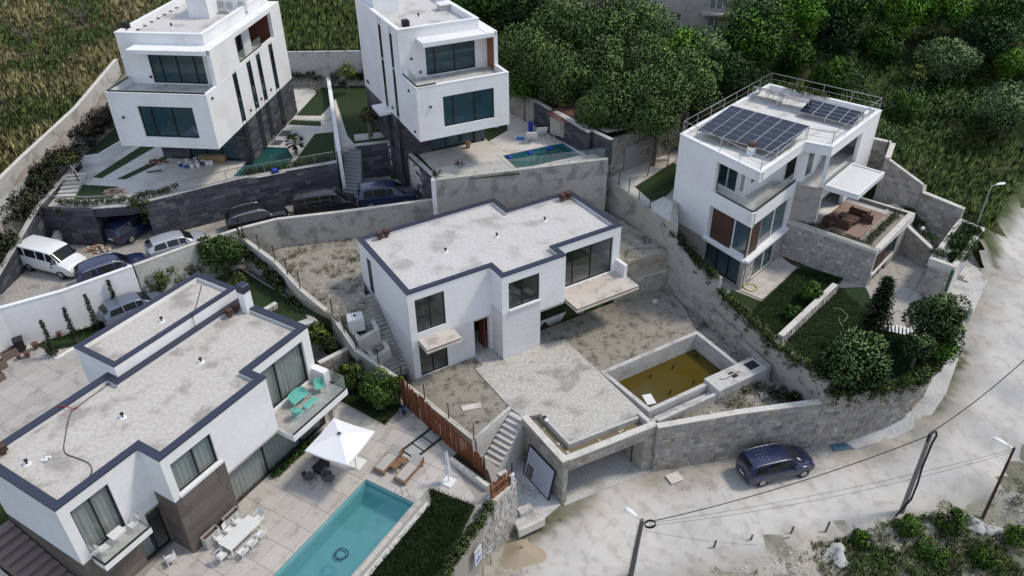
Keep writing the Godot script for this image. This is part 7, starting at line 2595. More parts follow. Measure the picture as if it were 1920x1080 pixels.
func stones_about() -> void:
	var defs := [[1565, 1045, -0.9, 0.85, "large white boulder at the foot of the green verge"], [1830, 990, -0.5, 0.6, "white boulder half hidden in the green verge below the leaning poles"], [1857, 998, -0.5, 0.5, "smaller white boulder right beside the one in the verge"], [1545, 856, 0.05, 0.22, "pale stone on the gravel behind the blue pallet"], [1430, 745, 2.9, 0.3, "white rock against the side of the pump chamber"]]
	for d in defs:
		var p: Vector3 = [V3(18.97, -1, -28.92), V3(28.09, -0.6, -30.57), V3(28.8, -0.6, -30.24), V3(20.51, 0.05, -35.97), V3(16.81, 2.7, -38.91)][defs.find(d)]
		var k := MB.new()
		var rows := []
		for r in 9:
			var row := []
			for q in 13:
				var a := TAU * (q % 12) / 12.0
				var b := PI * r / 8.0
				var v := V3(sin(b) * cos(a), cos(b), sin(b) * sin(a))
				var f: float = 1.0 + 0.25 * sin(v.x * 5.0 + d[0]) + 0.2 * cos(v.z * 4.0 + d[1]) + 0.12 * sin(v.y * 7.0)
				row.append(v * d[3] * f * V3(1.2, 0.65, 0.9))
			rows.append(row)
		k.grid(rows, true)
		var o := tag(obj("boulder", k, surf("white_rock", lin(0.42, 0.41, 0.39), lin(0.6, 0.58, 0.55), 0.7, 0.9, 2.5)), d[4], "boulder")
		o.position = p + V3(0, 0.1, 0)
	var k := MB.new()
	for r in 7:
		k.lathe(Vector3.ZERO, [[0.01, 0]], 3)
	k = MB.new()
	var rows := []
	for r in 8:
		var row := []
		for q in 25:
			var a := TAU * (q % 24) / 24.0
			var rad := 1.55 * r / 7.0 * (1.0 + 0.18 * sin(a * 3.0 + 1.0))
			row.append(V3(cos(a) * rad, 0.7 * pow(1.0 - r / 7.0, 1.3) - 0.08, sin(a) * rad * 0.8))
		rows.append(row)
	k.grid(rows)
	var o := tag(obj("sand_heap", k, surf("sand", lin(0.36, 0.29, 0.2), lin(0.5, 0.42, 0.31), 0.5, 0.95, 3.0)), "tan heap of sand on the road at the foot of the garden wall", "sand heap")
	o.position = V3(0.34, -0.45, -29.09)
	var mm := MultiMesh.new()
	mm.transform_format = MultiMesh.TRANSFORM_3D
	mm.use_colors = true
	k = MB.new()
	k.lathe(Vector3.ZERO, [[0.3, -0.2], [0.5, 0.05], [0.3, 0.32], [0.01, 0.4]], 5)
	mm.mesh = k.mesh()
	var places := []
	var zones := [[YARD, 3.4, 900, 0.05], [REAR, 6.85, 2600, 0.07], [SIDE, 2.85, 700, 0.09], [pv([V2(9.3, -34.6), V2(14, -35.6), V2(20.4, -36.4), V2(22.4, -36), V2(22, -35), V2(14, -33.2), V2(9, -33.4)]), -9, 900, 0.05], [pv([V2(-3.2, -24.8), V2(-1.2, -28.6), V2(0.6, -30.2), V2(1.6, -29.6), V2(0.5, -27.5), V2(-1.5, -24.5)]), -9, 350, 0.07], [pv([V2(0, -20), V2(12, -28), V2(18, -29.8), V2(24, -30.8), V2(30, -32.4), V2(34, -35), V2(37, -38), V2(41, -37), V2(38, -33), V2(30, -29), V2(20, -26), V2(10, -22)]), -9, 4200, 0.07]]
	for z in zones:
		var lo := V2(1e9, 1e9)
		var hi := V2(-1e9, -1e9)
		for p in z[0]:
			lo = lo.min(p)
			hi = hi.max(p)
		var got := 0
		var tries := 0
		while got < z[2] and tries < z[2] * 8:
			tries += 1
			var p := V2(rr(lo.x, hi.x), rr(lo.y, hi.y))
			if not Geometry2D.is_point_in_polygon(p, z[0]):
				continue
			got += 1
			var y: float = z[1] if z[1] > -5 else ground_raw(p.x, p.y) + 0.04
			var s: float = z[3] * (0.4 + 1.6 * pow(rng.randf(), 3))
			places.append([Transform3D(Basis(UP, rng.randf() * TAU).scaled(V3(s * rr(0.8, 1.8), s, s)), V3(p.x, y, p.y)), Color(1, 0.95, 0.86) * rr(0.3, 0.65)])
	mm.instance_count = places.size()
	for q in places.size():
		mm.set_instance_transform(q, places[q][0])
		mm.set_instance_color(q, places[q][1])
	var mi := MultiMeshInstance3D.new()
	mi.multimesh = mm
	mi.material_override = plain("loose_stone", Color.WHITE, 0.95, 0.0, true)
	mi.name = "gravel"
	add_child(mi)
	stuff(mi)

func lamp_head(t: Node3D, at: Vector3, dir: Vector3) -> void:
	var d := dir.normalized()
	var s := d.cross(UP).normalized()
	var k := MB.new()
	k.tube([at, at + d * 0.35 + V3(0, 0.1, 0)], 0.03, 6)
	obj("bracket", k, M.steel, t)
	k = MB.new()
	var c := at + d * 0.35 + V3(0, 0.1, 0)
	var rows := []
	for r in 7:
		var f := r / 6.0
		var w: float = [0.05, 0.1, 0.14, 0.16, 0.15, 0.11, 0.02][r]
		var row := []
		for q in 9:
			var a := PI * q / 8.0
			row.append(c + d * f * 0.85 + s * cos(a) * w + V3(0, sin(a) * w * 0.55 + f * 0.05, 0))
		rows.append(row)
	k.grid(rows)
	obj("lamp_housing", k, M.plastic, t)
	k = MB.new()
	k.box(c + d * 0.5 - V3(0, -0.01, 0), V3(0.22, 0.05, 0.6), Basis(s, UP, -d))
	obj("lens", k, M.lens, t)

func poles() -> void:
	var defs := [
		[V3(6.56, -0.7, -27.46), 5.1, 0.17, V3(0.3, 0, -0.05), "grey concrete street lamp post with coiled cable at the bottom of the picture", plain("pole_grey", lin(0.12, 0.115, 0.11), 0.9)],
		[V3(23.74, -0.1, -31.37), 6.6, 0.16, V3(0.05, 0, -0.3), "leaning wooden utility pole with a thick black cable, right of the minivan", plain("pole_wood", lin(0.2, 0.185, 0.17), 0.9)],
		[V3(28.69, 0.1, -31.12), 5.4, 0.1, V3(0.0, 0, -0.2), "thin rusty street lamp pole in the stony verge at the right edge", plain("pole_rust", lin(0.055, 0.025, 0.02), 0.8)],
		[V3(36.6, 6.6, -52.84), 4.6, 0.07, V3(0.1, 0, -0.1), "slim grey street lamp beside the planted gatehouse", plain("pole_steel", lin(0.35, 0.36, 0.37), 0.5, 0.5)],
	]
	var tops := []
	for d in defs:
		var t := thing("street_lamp" if d[1] < 6 else "utility_pole", d[4], "street lamp" if d[1] < 6 else "utility pole", d[0])
		var k := MB.new()
		var top: Vector3 = V3(0, d[1], 0) + d[3]
		k.tube([V3(0, -0.5, 0), top * 0.5, top], [d[2], d[2] * 0.85, d[2] * 0.68], 10)
		obj("pole", k, d[5], t)
		tops.append(d[0] + top)
		if d[1] < 6:
			lamp_head(t, top - V3(0, 0.1, 0), V3(-0.75, 0, -0.75) if d[2] > 0.08 else V3(0.9, 0, -0.2))
		if d[2] > 0.15:
			k = MB.new()
			var pts := []
			for q in 40:
				var a := q * 0.5
				pts.append(top + V3(0.42 + 0.3 * cos(a), -0.2 + 0.28 * sin(a), 0.05 + 0.004 * q))
			if d[1] < 6:
				k.tube(pts, 0.025, 5)
				obj("cable_coil", k, M.rubber, t)
				k = MB.new()
				k.tube([top + V3(-0.22, -0.3, 0.05), V3(-0.25, 0, 0.1)], 0.012, 4)
				obj("earth_wire", k, M.steel, t)
			else:
				k = MB.new()
				k.tube([top + V3(-0.05, 0.05, 0.1), top + V3(0.22, 0.1, 0.05), top + V3(0.34, -0.25, 0.05), top + V3(0.22, -0.8, 0.1), top * 0.6 + V3(0.17, 0, 0.08), top * 0.4 + V3(0.24, 0, 0.1), top * 0.2 + V3(0.18, 0, 0.14), V3(-0.6, 0.15, 0.4)], 0.06, 6)
				obj("cable_loop", k, M.rubber, t)
				k = MB.new()
				for q in 5:
					k.box(top + V3(-0.12, -0.1 - q * 0.12, 0.1), V3(0.1, 0.07, 0.1), Basis(UP, q))
				obj("clamp", k, M.dark, t)
	var far := V3(32.95, 10, -36.91)
	wire("thick black cable slung between the concrete lamp post and the leaning pole", tops[0] + V3(0.5, -0.15, 0), tops[1] + V3(-0.1, -0.3, 0), 0.028, 0.55)
	wire("thick black cable running from the leaning pole up the road to the right", tops[1], far, 0.028, 0.7)
	wire("upper thin wire low across the pale road", tops[0] + V3(0.4, -0.3, 0), tops[2] + V3(0, -0.1, 0.0), 0.01, 0.5)
	wire("lower thin wire low across the pale road", tops[0] + V3(0.4, -0.5, 0), tops[2] + V3(0, -0.35, 0), 0.01, 0.75)
	wire("thin wire sagging to the right from the foot of the lamp head", tops[0] + V3(0.2, -0.9, 0), V3(14.03, 0.6, -28.66), 0.008, 0.2)
	var sp := [[V3(11.75, -0.9, -29.35), 0.3, "first grey stake from the left along the verge"], [V3(13.96, -0.85, -29.65), 0.35, "second grey stake from the left along the verge"], [V3(16.5, -0.7, -30.07), 0.4, "third grey stake from the left, with a fallen rail"], [V3(18.77, -0.6, -30.34), 0.3, "fourth grey stake from the left, nearest the green bushes"]]
	for s in sp:
		var k := MB.new()
		k.tube([V3(0, -0.3, 0), V3(s[1] * 0.5, 0.95, -s[1] * 0.3)], 0.06, 6)
		var o := tag(obj("stake", k, M.bark), s[2], "stake", "stakes along the verge")
		o.position = s[0]
	var k := MB.new()
	k.bar(V3(14.96, -0.4, -29.48), V3(16.42, -0.3, -29.84), 0.08)
	tag(obj("fallen_rail", k, M.bark), "fallen wooden rail lying between two stakes on the verge", "rail")

func wire(label: String, a: Vector3, b: Vector3, r: float, sag: float) -> void:
	var pts := []
	for q in 21:
		var f := q / 20.0
		pts.append(a.lerp(b, f) - V3(0, sag * 4.0 * f * (1.0 - f), 0))
	var k := MB.new()
	k.tube(pts, r, 5)
	tag(obj("overhead_cable", k, M.rubber), label, "cable")

func court_things() -> void:
	var k: MB
	var t: Node3D
	ac_unit(V3(-32.21, 6.26, -42.7), 0.72, "white outdoor unit behind the leftmost pencil cypress", 1.05, 0.9)
	ac_unit(V3(-30.9, 6.26, -44.02), 0.72, "white outdoor unit behind the second pencil cypress", 1.05, 0.9)
	for s in [[V3(-33.11, 6.22, -38.92), 0.5, 0.6, 0.55, "tall brown planter pot at the left edge of the courtyard"], [V3(-33.18, 6.22, -40.12), 1.05, 0.55, 0.5, "long brown planter box along the white court wall"], [V3(-32.63, 6.22, -37.76), 0.5, 0.5, 0.6, "brown planter pot cut by the left edge of the picture"]]:
		t = thing("planter_pot", s[4], "planter", s[0], 1.05, "brown planters along the white court wall")
		k = MB.new()
		var l := pv([V2(-s[1] * 0.5, -0.22), V2(s[1] * 0.5, -0.22), V2(s[1] * 0.5, 0.22), V2(-s[1] * 0.5, 0.22)])
		ring(k, l, 0.0, 0.05, 0, s[2])
		obj("pot", k, surf("brown_pot", lin(0.14, 0.1, 0.085), lin(0.2, 0.145, 0.125), 0.4, 0.7), t)
		k = MB.new()
		k.prism(inset(l, 0.04), 0.1, s[2] - 0.1)
		obj("soil", k, M.vent, t)
	t = thing("waste_bin", "black wheeled bin in the corner of the courtyard", "bin", V3(-32.76, 6.22, -40.67), 0.6)
	k = MB.new()
	k.hexa([V3(-0.22, 0, -0.22), V3(0.22, 0, -0.22), V3(0.22, 0, 0.22), V3(-0.22, 0, 0.22), V3(-0.29, 0.95, -0.3), V3(0.29, 0.95, -0.3), V3(0.29, 0.95, 0.3), V3(-0.29, 0.95, 0.3)])
	obj("body", k, M.black, t)
	k = MB.new()
	k.bev(V3(0, 0.98, 0), V3(0.62, 0.08, 0.66), 0.03)
	obj("lid", k, M.black, t)
	for x in [-0.25, 0.25]:
		k = MB.new()
		k.tube([V3(x - 0.04, 0.1, -0.28), V3(x + 0.04, 0.1, -0.28)], 0.1, 8)
		obj("wheel", k, M.rubber, t)
	t = thing("barbecue", "grey garden fireplace with a dark opening in the corner of the white walls", "barbecue", V3(-33.77, 6.22, -41.43), 0.9)
	k = MB.new()
	k.bev(V3(0, 0.45, 0), V3(0.8, 0.9, 0.6), 0.02)
	k.bev(V3(0, 1.35, -0.1), V3(0.42, 0.9, 0.4), 0.02)
	obj("body", k, M.newconcrete, t)
	k = MB.new()
	k.sp(-0.18, 1.45, 0.101, 0.18, 1.75, 0.12)
	obj("opening", k, M.black, t)
	k = MB.new()
	k.sp(-0.42, 0.901, -0.32, 0.42, 0.95, 0.32)
	obj("shelf", k, M.white_metal, t)
	for s in [[V3(-32.03, 6.3, -39.99), 0.2, "dark flower pot beside the black bin"], [V3(-31.92, 6.3, -40.89), 0.22, "terracotta flower pot by the nearer outdoor unit"], [V3(-32.49, 6.3, -39.78), 0.16, "small black pot beside the long planter"], [V3(-30.94, 6.3, -42.14), 0.18, "terracotta pot between the two outdoor units"]]:
		t = thing("flower_pot", s[2], "flower pot", s[0], 0, "pots in the courtyard")
		k = MB.new()
		k.lathe(Vector3.ZERO, [[s[1] * 0.7, 0], [s[1], s[1] * 1.6], [s[1] * 1.05, s[1] * 1.6], [s[1] * 1.05, s[1] * 1.8]], 12)
		obj("pot", k, plain("pot_clay", lin(0.12, 0.06, 0.045), 0.8), t)
	k = MB.new()
	k.tube([V3(-27.7, 7.6, -45.97), V3(-27.74, 6.4, -45.68), V3(-27.38, 6.4, -45.35), V3(-27.29, 7.6, -45.62), V3(-27.49, 7.7, -45.82)], 0.02, 5)
	tag(obj("wall_hose", k, M.dark), "dark hose hanging from the white wall above the covered car", "hose")
	t = thing("pebble_edging", "row of white pebble blocks edging the court lawn beside the agave", "edging", V3(-29.82, 6.24, -40.18))
	for j in 8:
		k = MB.new()
		var p := V3(-30.01, 6.28, -39.8).lerp(V3(-29.38, 6.28, -40.8), j / 7.0) - t.position
		k.bev(p, V3(0.28, 0.14, 0.22) * rr(0.9, 1.15), 0.03, Basis(UP, rng.randf()))
		obj("block", k, M.plastic, t)

func terrace_things() -> void:
	var k: MB
	var t: Node3D
	var spots := [[-5.6, -3.5], [-5.3, -4.1], [-4.9, -3.7], [-4.7, -4.4], [-4.4, -3.9], [-4.2, -4.5], [-3.9, -4.0], [-3.5, -3.9], [-3.2, -4.0], [-5.0, -3.3], [-4.5, -3.3], [-4.1, -3.5]]
	var names := ["nearest the lawn", "behind the nearest tub", "third from the left", "at the back of the group, left", "in the middle of the group", "at the back of the group, right", "right of the middle", "second from the crate", "beside the brown crate", "in the front row, left", "in the front row, middle", "in the front row, right"]
	for j in spots.size():
		t = thing("paint_tub", "white paint tub " + names[j] + " under the upper left box", "tub", f1(spots[j][0], spots[j][1], 0.02), 0, "paint tubs under the upper left box")
		k = MB.new()
		k.lathe(Vector3.ZERO, [[0.15, 0], [0.17, 0.34]], 12)
		obj("tub", k, M.plastic if j % 3 else plain("blue_tub", lin(0.03, 0.1, 0.3), 0.5), t)
		k = MB.new()
		k.lathe(V3(0, 0.341, 0), [[0.18, 0], [0.18, 0.03], [0.1, 0.035]], 12)
		obj("lid", k, M.plastic, t)
	t = thing("crate", "long brown cardboard crate under the upper left box beside the glazing", "crate", f1(-3.3, -4.55, 0.02), Y1 + 0.1)
	k = MB.new()
	k.bev(V3(0, 0.3, 0), V3(2.2, 0.6, 0.5), 0.02)
	obj("box", k, surf("cardboard", lin(0.2, 0.13, 0.075), lin(0.27, 0.18, 0.105), 0.6, 0.9), t)
	k = MB.new()
	k.sp(-1.1, 0.601, -0.04, 1.1, 0.606, 0.04)
	obj("tape", k, plain("tape", lin(0.35, 0.27, 0.17), 0.5), t)
	rubble_heap("heap of reddish rubble bags under the left end of the upper left box", f1(-7.9, -3.9, 0.05), 0.9, [Color(0.2, 0.08, 0.06), Color(0.14, 0.07, 0.06), Color(0.3, 0.2, 0.15)], 40)
	rubble_heap("heap of terracotta shards at the edge of the front lawn on the slate terrace", f1(-8.5, 1.5, 0.05), 0.85, [Color(0.4, 0.24, 0.16), Color(0.5, 0.35, 0.27), Color(0.25, 0.2, 0.17)], 60)
	rubble_heap("scattered terracotta rubble at the foot of the slate wall beside the garage", V3(-31.1, 8.35, -50.16), 1.0, [Color(0.35, 0.2, 0.12), Color(0.45, 0.32, 0.22), Color(0.6, 0.6, 0.58)], 70)
	k = MB.new()
	for j in 3:
		k.box(V3(0, 0.03 + j * 0.035, j * 0.06), V3(1.1, 0.03, 0.1), Basis(UP, 0.06 * j))
	var o := tag(obj("timber_offcuts", k, M.vent), "stack of dark timber offcuts lying on the pale slate terrace", "timber")
	o.position = f1(-7.3, -2.4, 0.02)
	o.rotation.y = 0.2
	t = thing("pool_pump", "blue pool robot on the edge of the kite shaped green pool", "pool cleaner", f1(2.6, -3.0, 0.05), 0.6)
	k = MB.new()
	k.bev(V3(0, 0.2, 0), V3(0.45, 0.3, 0.4), 0.05)
	obj("body", k, M.blue, t)
	k = MB.new()
	for x in [-0.2, 0.2]:
		k.tube([V3(x, 0.1, -0.2), V3(x, 0.1, 0.2)], 0.09, 8)
	obj("roller", k, M.black, t)
	t = thing("deck_chair", "white canvas deck chair leaning by the dark blue pool, nearer one", "deck chair", f2(11.0, -2.9, 0.02), Y2 + 2.6, "white chairs by the dark blue pool")
	_deck_chair(t)
	t = thing("deck_chair", "white canvas deck chair by the dark blue pool, farther one against the slate", "deck chair", f2(12.2, -3.4, 0.02), Y2 + 2.8, "white chairs by the dark blue pool")
	_deck_chair(t)
	k = MB.new()
	k.bev(V3(0, 0.45, 0), V3(0.4, 0.9, 0.35), 0.08)
	o = tag(obj("blue_drum", k, M.blue), "bright blue drum against the slate screen wall", "drum")
	o.position = f2(11.9, -4.9, 0.02)
	k = MB.new()
	k.bev(V3(0, 0.08, 0), V3(0.7, 0.16, 0.35), 0.05)
	o = tag(obj("blue_float", k, plain("float_blue", lin(0.02, 0.12, 0.45), 0.5)), "flat blue float lying on the paving behind the white deck chair", "float")
	o.position = f2(10.3, -3.7, 0.02)
	k = MB.new()
	k.lathe(Vector3.ZERO, [[0.3, 0], [0.36, 0.3], [0.2, 0.7], [0.05, 0.85]], 9)
	o = tag(obj("rubble_sack", k, M.plastic), "white sack standing against the old concrete wall", "sack")
	o.position = f2(9.6, -7.2, 0.02)
	t = thing("flower_pot", "terracotta pot by the glazing under the second white box", "flower pot", f2(5.6, -4.2, 0.02))
	k = MB.new()
	k.lathe(Vector3.ZERO, [[0.16, 0], [0.24, 0.45], [0.26, 0.45], [0.26, 0.52]], 12)
	obj("pot", k, plain("pot_tan", lin(0.22, 0.14, 0.08), 0.8), t)
	for j in 3:
		k = MB.new()
		k.lathe(Vector3.ZERO, [[0.01, -0.1], [0.22, -0.04], [0.26, 0.06], [0.15, 0.14], [0.01, 0.16]], 10)
		o = tag(obj("pool_float", k, M.blue), ["left", "middle", "right"][j] + " one of three blue floats at the far edge of the dark blue pool", "float", "blue floats in the dark blue pool")
		o.position = f2(8.0 + j * 1.9, -1.1, -0.14)
	var R := func(u: float, v: float) -> Vector3: return f4(u, v, 3.085)
	for s in [[3.4, -8.75, Y4, 1.5, "dark wooden sofa with its back to the lawns on the annex roof"], [3.9, -11.3, Y4 + PI, 1.4, "dark wooden sofa under the pergola on the annex roof"], [2.7, -8.2, Y4 + 1.2, 0.6, "dark wooden armchair at the left corner of the annex roof"], [4.7, -10.8, Y4 + PI + 0.3, 0.7, "dark wooden armchair right of the pergola sofa"]]:
		t = thing("sofa" if s[3] > 1 else "armchair", s[4], "sofa" if s[3] > 1 else "chair", R.call(s[0], s[1]), s[2] + PI if s[3] > 1 and s[2] == Y4 else s[2])
		k = MB.new()
		k.bev(V3(0, 0.36, 0.0), V3(s[3], 0.14, 0.66), 0.03)
		obj("cushion", k, plain("brown_cushion", lin(0.09, 0.065, 0.055), 0.95), t)
		k = MB.new()
		k.sp(-s[3] * 0.5, 0.1, -0.4, s[3] * 0.5, 0.75, -0.34)
		obj("backrest", k, M.brownwood, t)
		for x in [-0.5, 0.5]:
			k = MB.new()
			k.sp(x * s[3] - 0.04, 0, -0.4, x * s[3] + 0.04, 0.58, 0.34)
			obj("side_panel", k, M.brownwood, t)
	t = thing("coffee_table", "dark wooden table between the two sofas on the annex roof", "table", R.call(3.6, -9.9), Y4)
	k = MB.new()
	k.bev(V3(0, 0.42, 0), V3(1.5, 0.06, 0.75), 0.02)
	obj("tabletop", k, M.brownwood, t)
	for x in [-0.65, 0.65]:
		k = MB.new()
		k.sp(x - 0.04, 0, -0.3, x + 0.04, 0.39, 0.3)
		obj("leg", k, M.brownwood, t)
	t = thing("path_light", "white globe light on the planted bank beside the garden stair", "lamp", V3(32.6, 7.2, -53.1))
	k = MB.new()
	k.lathe(Vector3.ZERO, [[0.03, -0.6], [0.03, 0], [0.12, 0.05], [0.17, 0.18], [0.12, 0.3], [0.01, 0.34]], 10)
	obj("globe", k, M.plastic, t)
	t = thing("shed_roof", "low reddish tiled shed roof among the olive trees", "roof", V3(5.48, 13.3, -63.4), 0.85)
	k = MB.new()
	k.box(V3(0, -0.8, 0), V3(3.6, 1.5, 2.2))
	obj("shed", k, M.concrete, t)
	for r in 6:
		for q in 9:
			k = MB.new()
			k.col = Color(0.11, 0.05, 0.045) * rr(0.7, 1.4)
			k.box(V3(-1.9 + q * 0.47, 0.25 - r * 0.07, -1.2 + r * 0.46), V3(0.44, 0.05, 0.5), Basis(RIGHT, 0.2))
			obj("tile", k, M.terracotta, t)
	t = thing("shed_roof", "grey sheet roof beside the slate boundary wall among the olives", "roof", V3(8.89, 12.9, -60.98), 0.7)
	k = MB.new()
	k.box(V3(0, 0, 0), V3(3.4, 0.06, 1.1), Basis(V3(0, 0, 1), -0.15))
	obj("sheet", k, M.concrete, t)
	t = thing("white_house", "corner of a white neighbouring house at the left edge", "house", V3(-41.4, 10.5, -49.2), 0.15)
	k = MB.new()
	k.sp(-6, -1, -7, 0, 5.4, 0)
	obj("wall", k, M.white, t)
	k = MB.new()
	k.sp(0.01, -1, -1.6, 2.2, 2.0, 0.2)
	obj("porch", k, M.newconcrete, t)
	wall_thing("lane_wall", "long low concrete wall between the straw hillside and the lane", [V3(-38.8, 12.3, -50.5), V3(-38.2, 13.1, -56), V3(-38.0, 13.6, -65.5), V3(-39.0, 14.2, -77)], [9, 10.5, 11.5, 11.5], 0.3, "smooth", true)
	var kk := MB.new()
	kk.prism(pv([V2(-38.0, -48), V2(-36.2, -48), V2(-36.0, -58), V2(-36.0, -66), V2(-36.6, -78), V2(-38.8, -78), V2(-37.8, -65.5), V2(-38.0, -56)]), 9, 11.9)
	struct("lane", kk, M.drive)

func _deck_chair(t: Node3D) -> void:
	var k := MB.new()
	k.box(V3(0, 0.55, -0.1), V3(0.95, 0.05, 1.25), Basis(RIGHT, 0.85))
	obj("canvas", k, M.canvas, t)
	for x in [-0.45, 0.45]:
		k = MB.new()
		k.bar(V3(x, 0, 0.4), V3(x, 1.05, -0.55), 0.04)
		k.bar(V3(x, 0, -0.5), V3(x, 0.6, 0.1), 0.04)
		obj("frame", k, M.steel, t)

func rubble_heap(label: String, at: Vector3, r: float, tones: Array, n: int) -> void:
	var t := thing("rubble_heap", label, "rubble", at)
	var k := MB.new()
	for j in n:
		var a := rng.randf() * TAU
		var d := r * sqrt(rng.randf())
		k.col = tones[j % tones.size()] * rr(0.7, 1.3)
		var s := rr(0.08, 0.26)
		k.box(V3(cos(a) * d, 0.32 * (1.0 - d / r) * rng.randf() + s * 0.2, sin(a) * d * 0.6), V3(s, s * 0.4, s * 0.8), Basis(UP, rng.randf() * 6) * Basis(RIGHT, rr(-0.6, 0.6)))
	stuff(obj("pieces", k, M.terracotta, t))

class Shell:
	var st := []      # per station: full row of points from the left sill over the roof to the right sill

	func add(x: float, wb: float, yb: float, wr: float, yt: float, sill := 0.26, nose := 1.0) -> void:
		var half := [Vector2(wb * 0.9, sill), Vector2(wb * 0.985, sill + 0.16), Vector2(wb, lerpf(sill, yb, 0.62)), Vector2(wb * 0.985, yb - 0.04), Vector2(wb * 0.955, yb), Vector2(lerpf(wb * 0.95, wr, 0.55), lerpf(yb, yt - 0.08, 0.55)), Vector2(wr, yt - 0.08), Vector2(wr * 0.93, yt - 0.025), Vector2(wr * 0.6, yt), Vector2(0, yt + 0.012)]
		var row := []
		for p in half:
			row.append(Vector3(x, p.y, -p.x))
		for k in range(half.size() - 2, -1, -1):
			row.append(Vector3(x, half[k].y, half[k].x))
		st.append(row)

	func at(s: float, t: float) -> Vector3:
		var i := clampi(int(s), 0, st.size() - 2)
		var j := clampi(int(t), 0, st[0].size() - 2)
		var a: Vector3 = st[i][j].lerp(st[i][j + 1], t - j)
		var b: Vector3 = st[i + 1][j].lerp(st[i + 1][j + 1], t - j)
		return a.lerp(b, s - i)

	func nrm(s: float, t: float) -> Vector3:
		var e := 0.08
		var n := (at(s, t + e) - at(s, t - e)).cross(at(s + e, t) - at(s - e, t)).normalized()
		return n

	func patch(k: MB, c: Array, off: float, ns := 6, nt := 4) -> void:
		var rows := []
		for r in ns + 1:
			var row := []
			for q in nt + 1:
				var a: Vector2 = c[0].lerp(c[1], float(r) / ns)
				var b: Vector2 = c[3].lerp(c[2], float(r) / ns)
				var p := a.lerp(b, float(q) / nt)
				var m := at(p.x, p.y)
				var n := nrm(p.x, p.y)
				if n.dot(m - Vector3(m.x, 0.7, 0)) < 0:
					n = -n
				row.append(m + n * off)
			rows.append(row)
		var w0: Vector3 = rows[0][0]
		var a2: Vector3 = rows[0][1] - w0
		var b2: Vector3 = rows[1][0] - w0
		k.grid(rows, a2.cross(-b2).dot(w0 - Vector3(w0.x, 0.7, 0)) < 0)

	func body(k: MB) -> void:
		var rows := []
		for i in st.size() - 1:
			for q in (2 if i < st.size() - 2 else 3):
				var row := []
				for j in st[0].size():
					row.append(at(i + q * 0.5, j))
				rows.append(row)
		k.grid(rows, true)
		for e in [0, st.size() - 1]:
			var c := Vector3(st[e][0].x, 0.5, 0)
			var row: Array = st[e]
			for j in row.size() - 1:
				k.tri(c, row[j], row[j + 1], Vector3(-1 if e == 0 else 1, 0, 0))
			k.tri(c, row[0], row[-1], Vector3(-1 if e == 0 else 1, 0, 0))

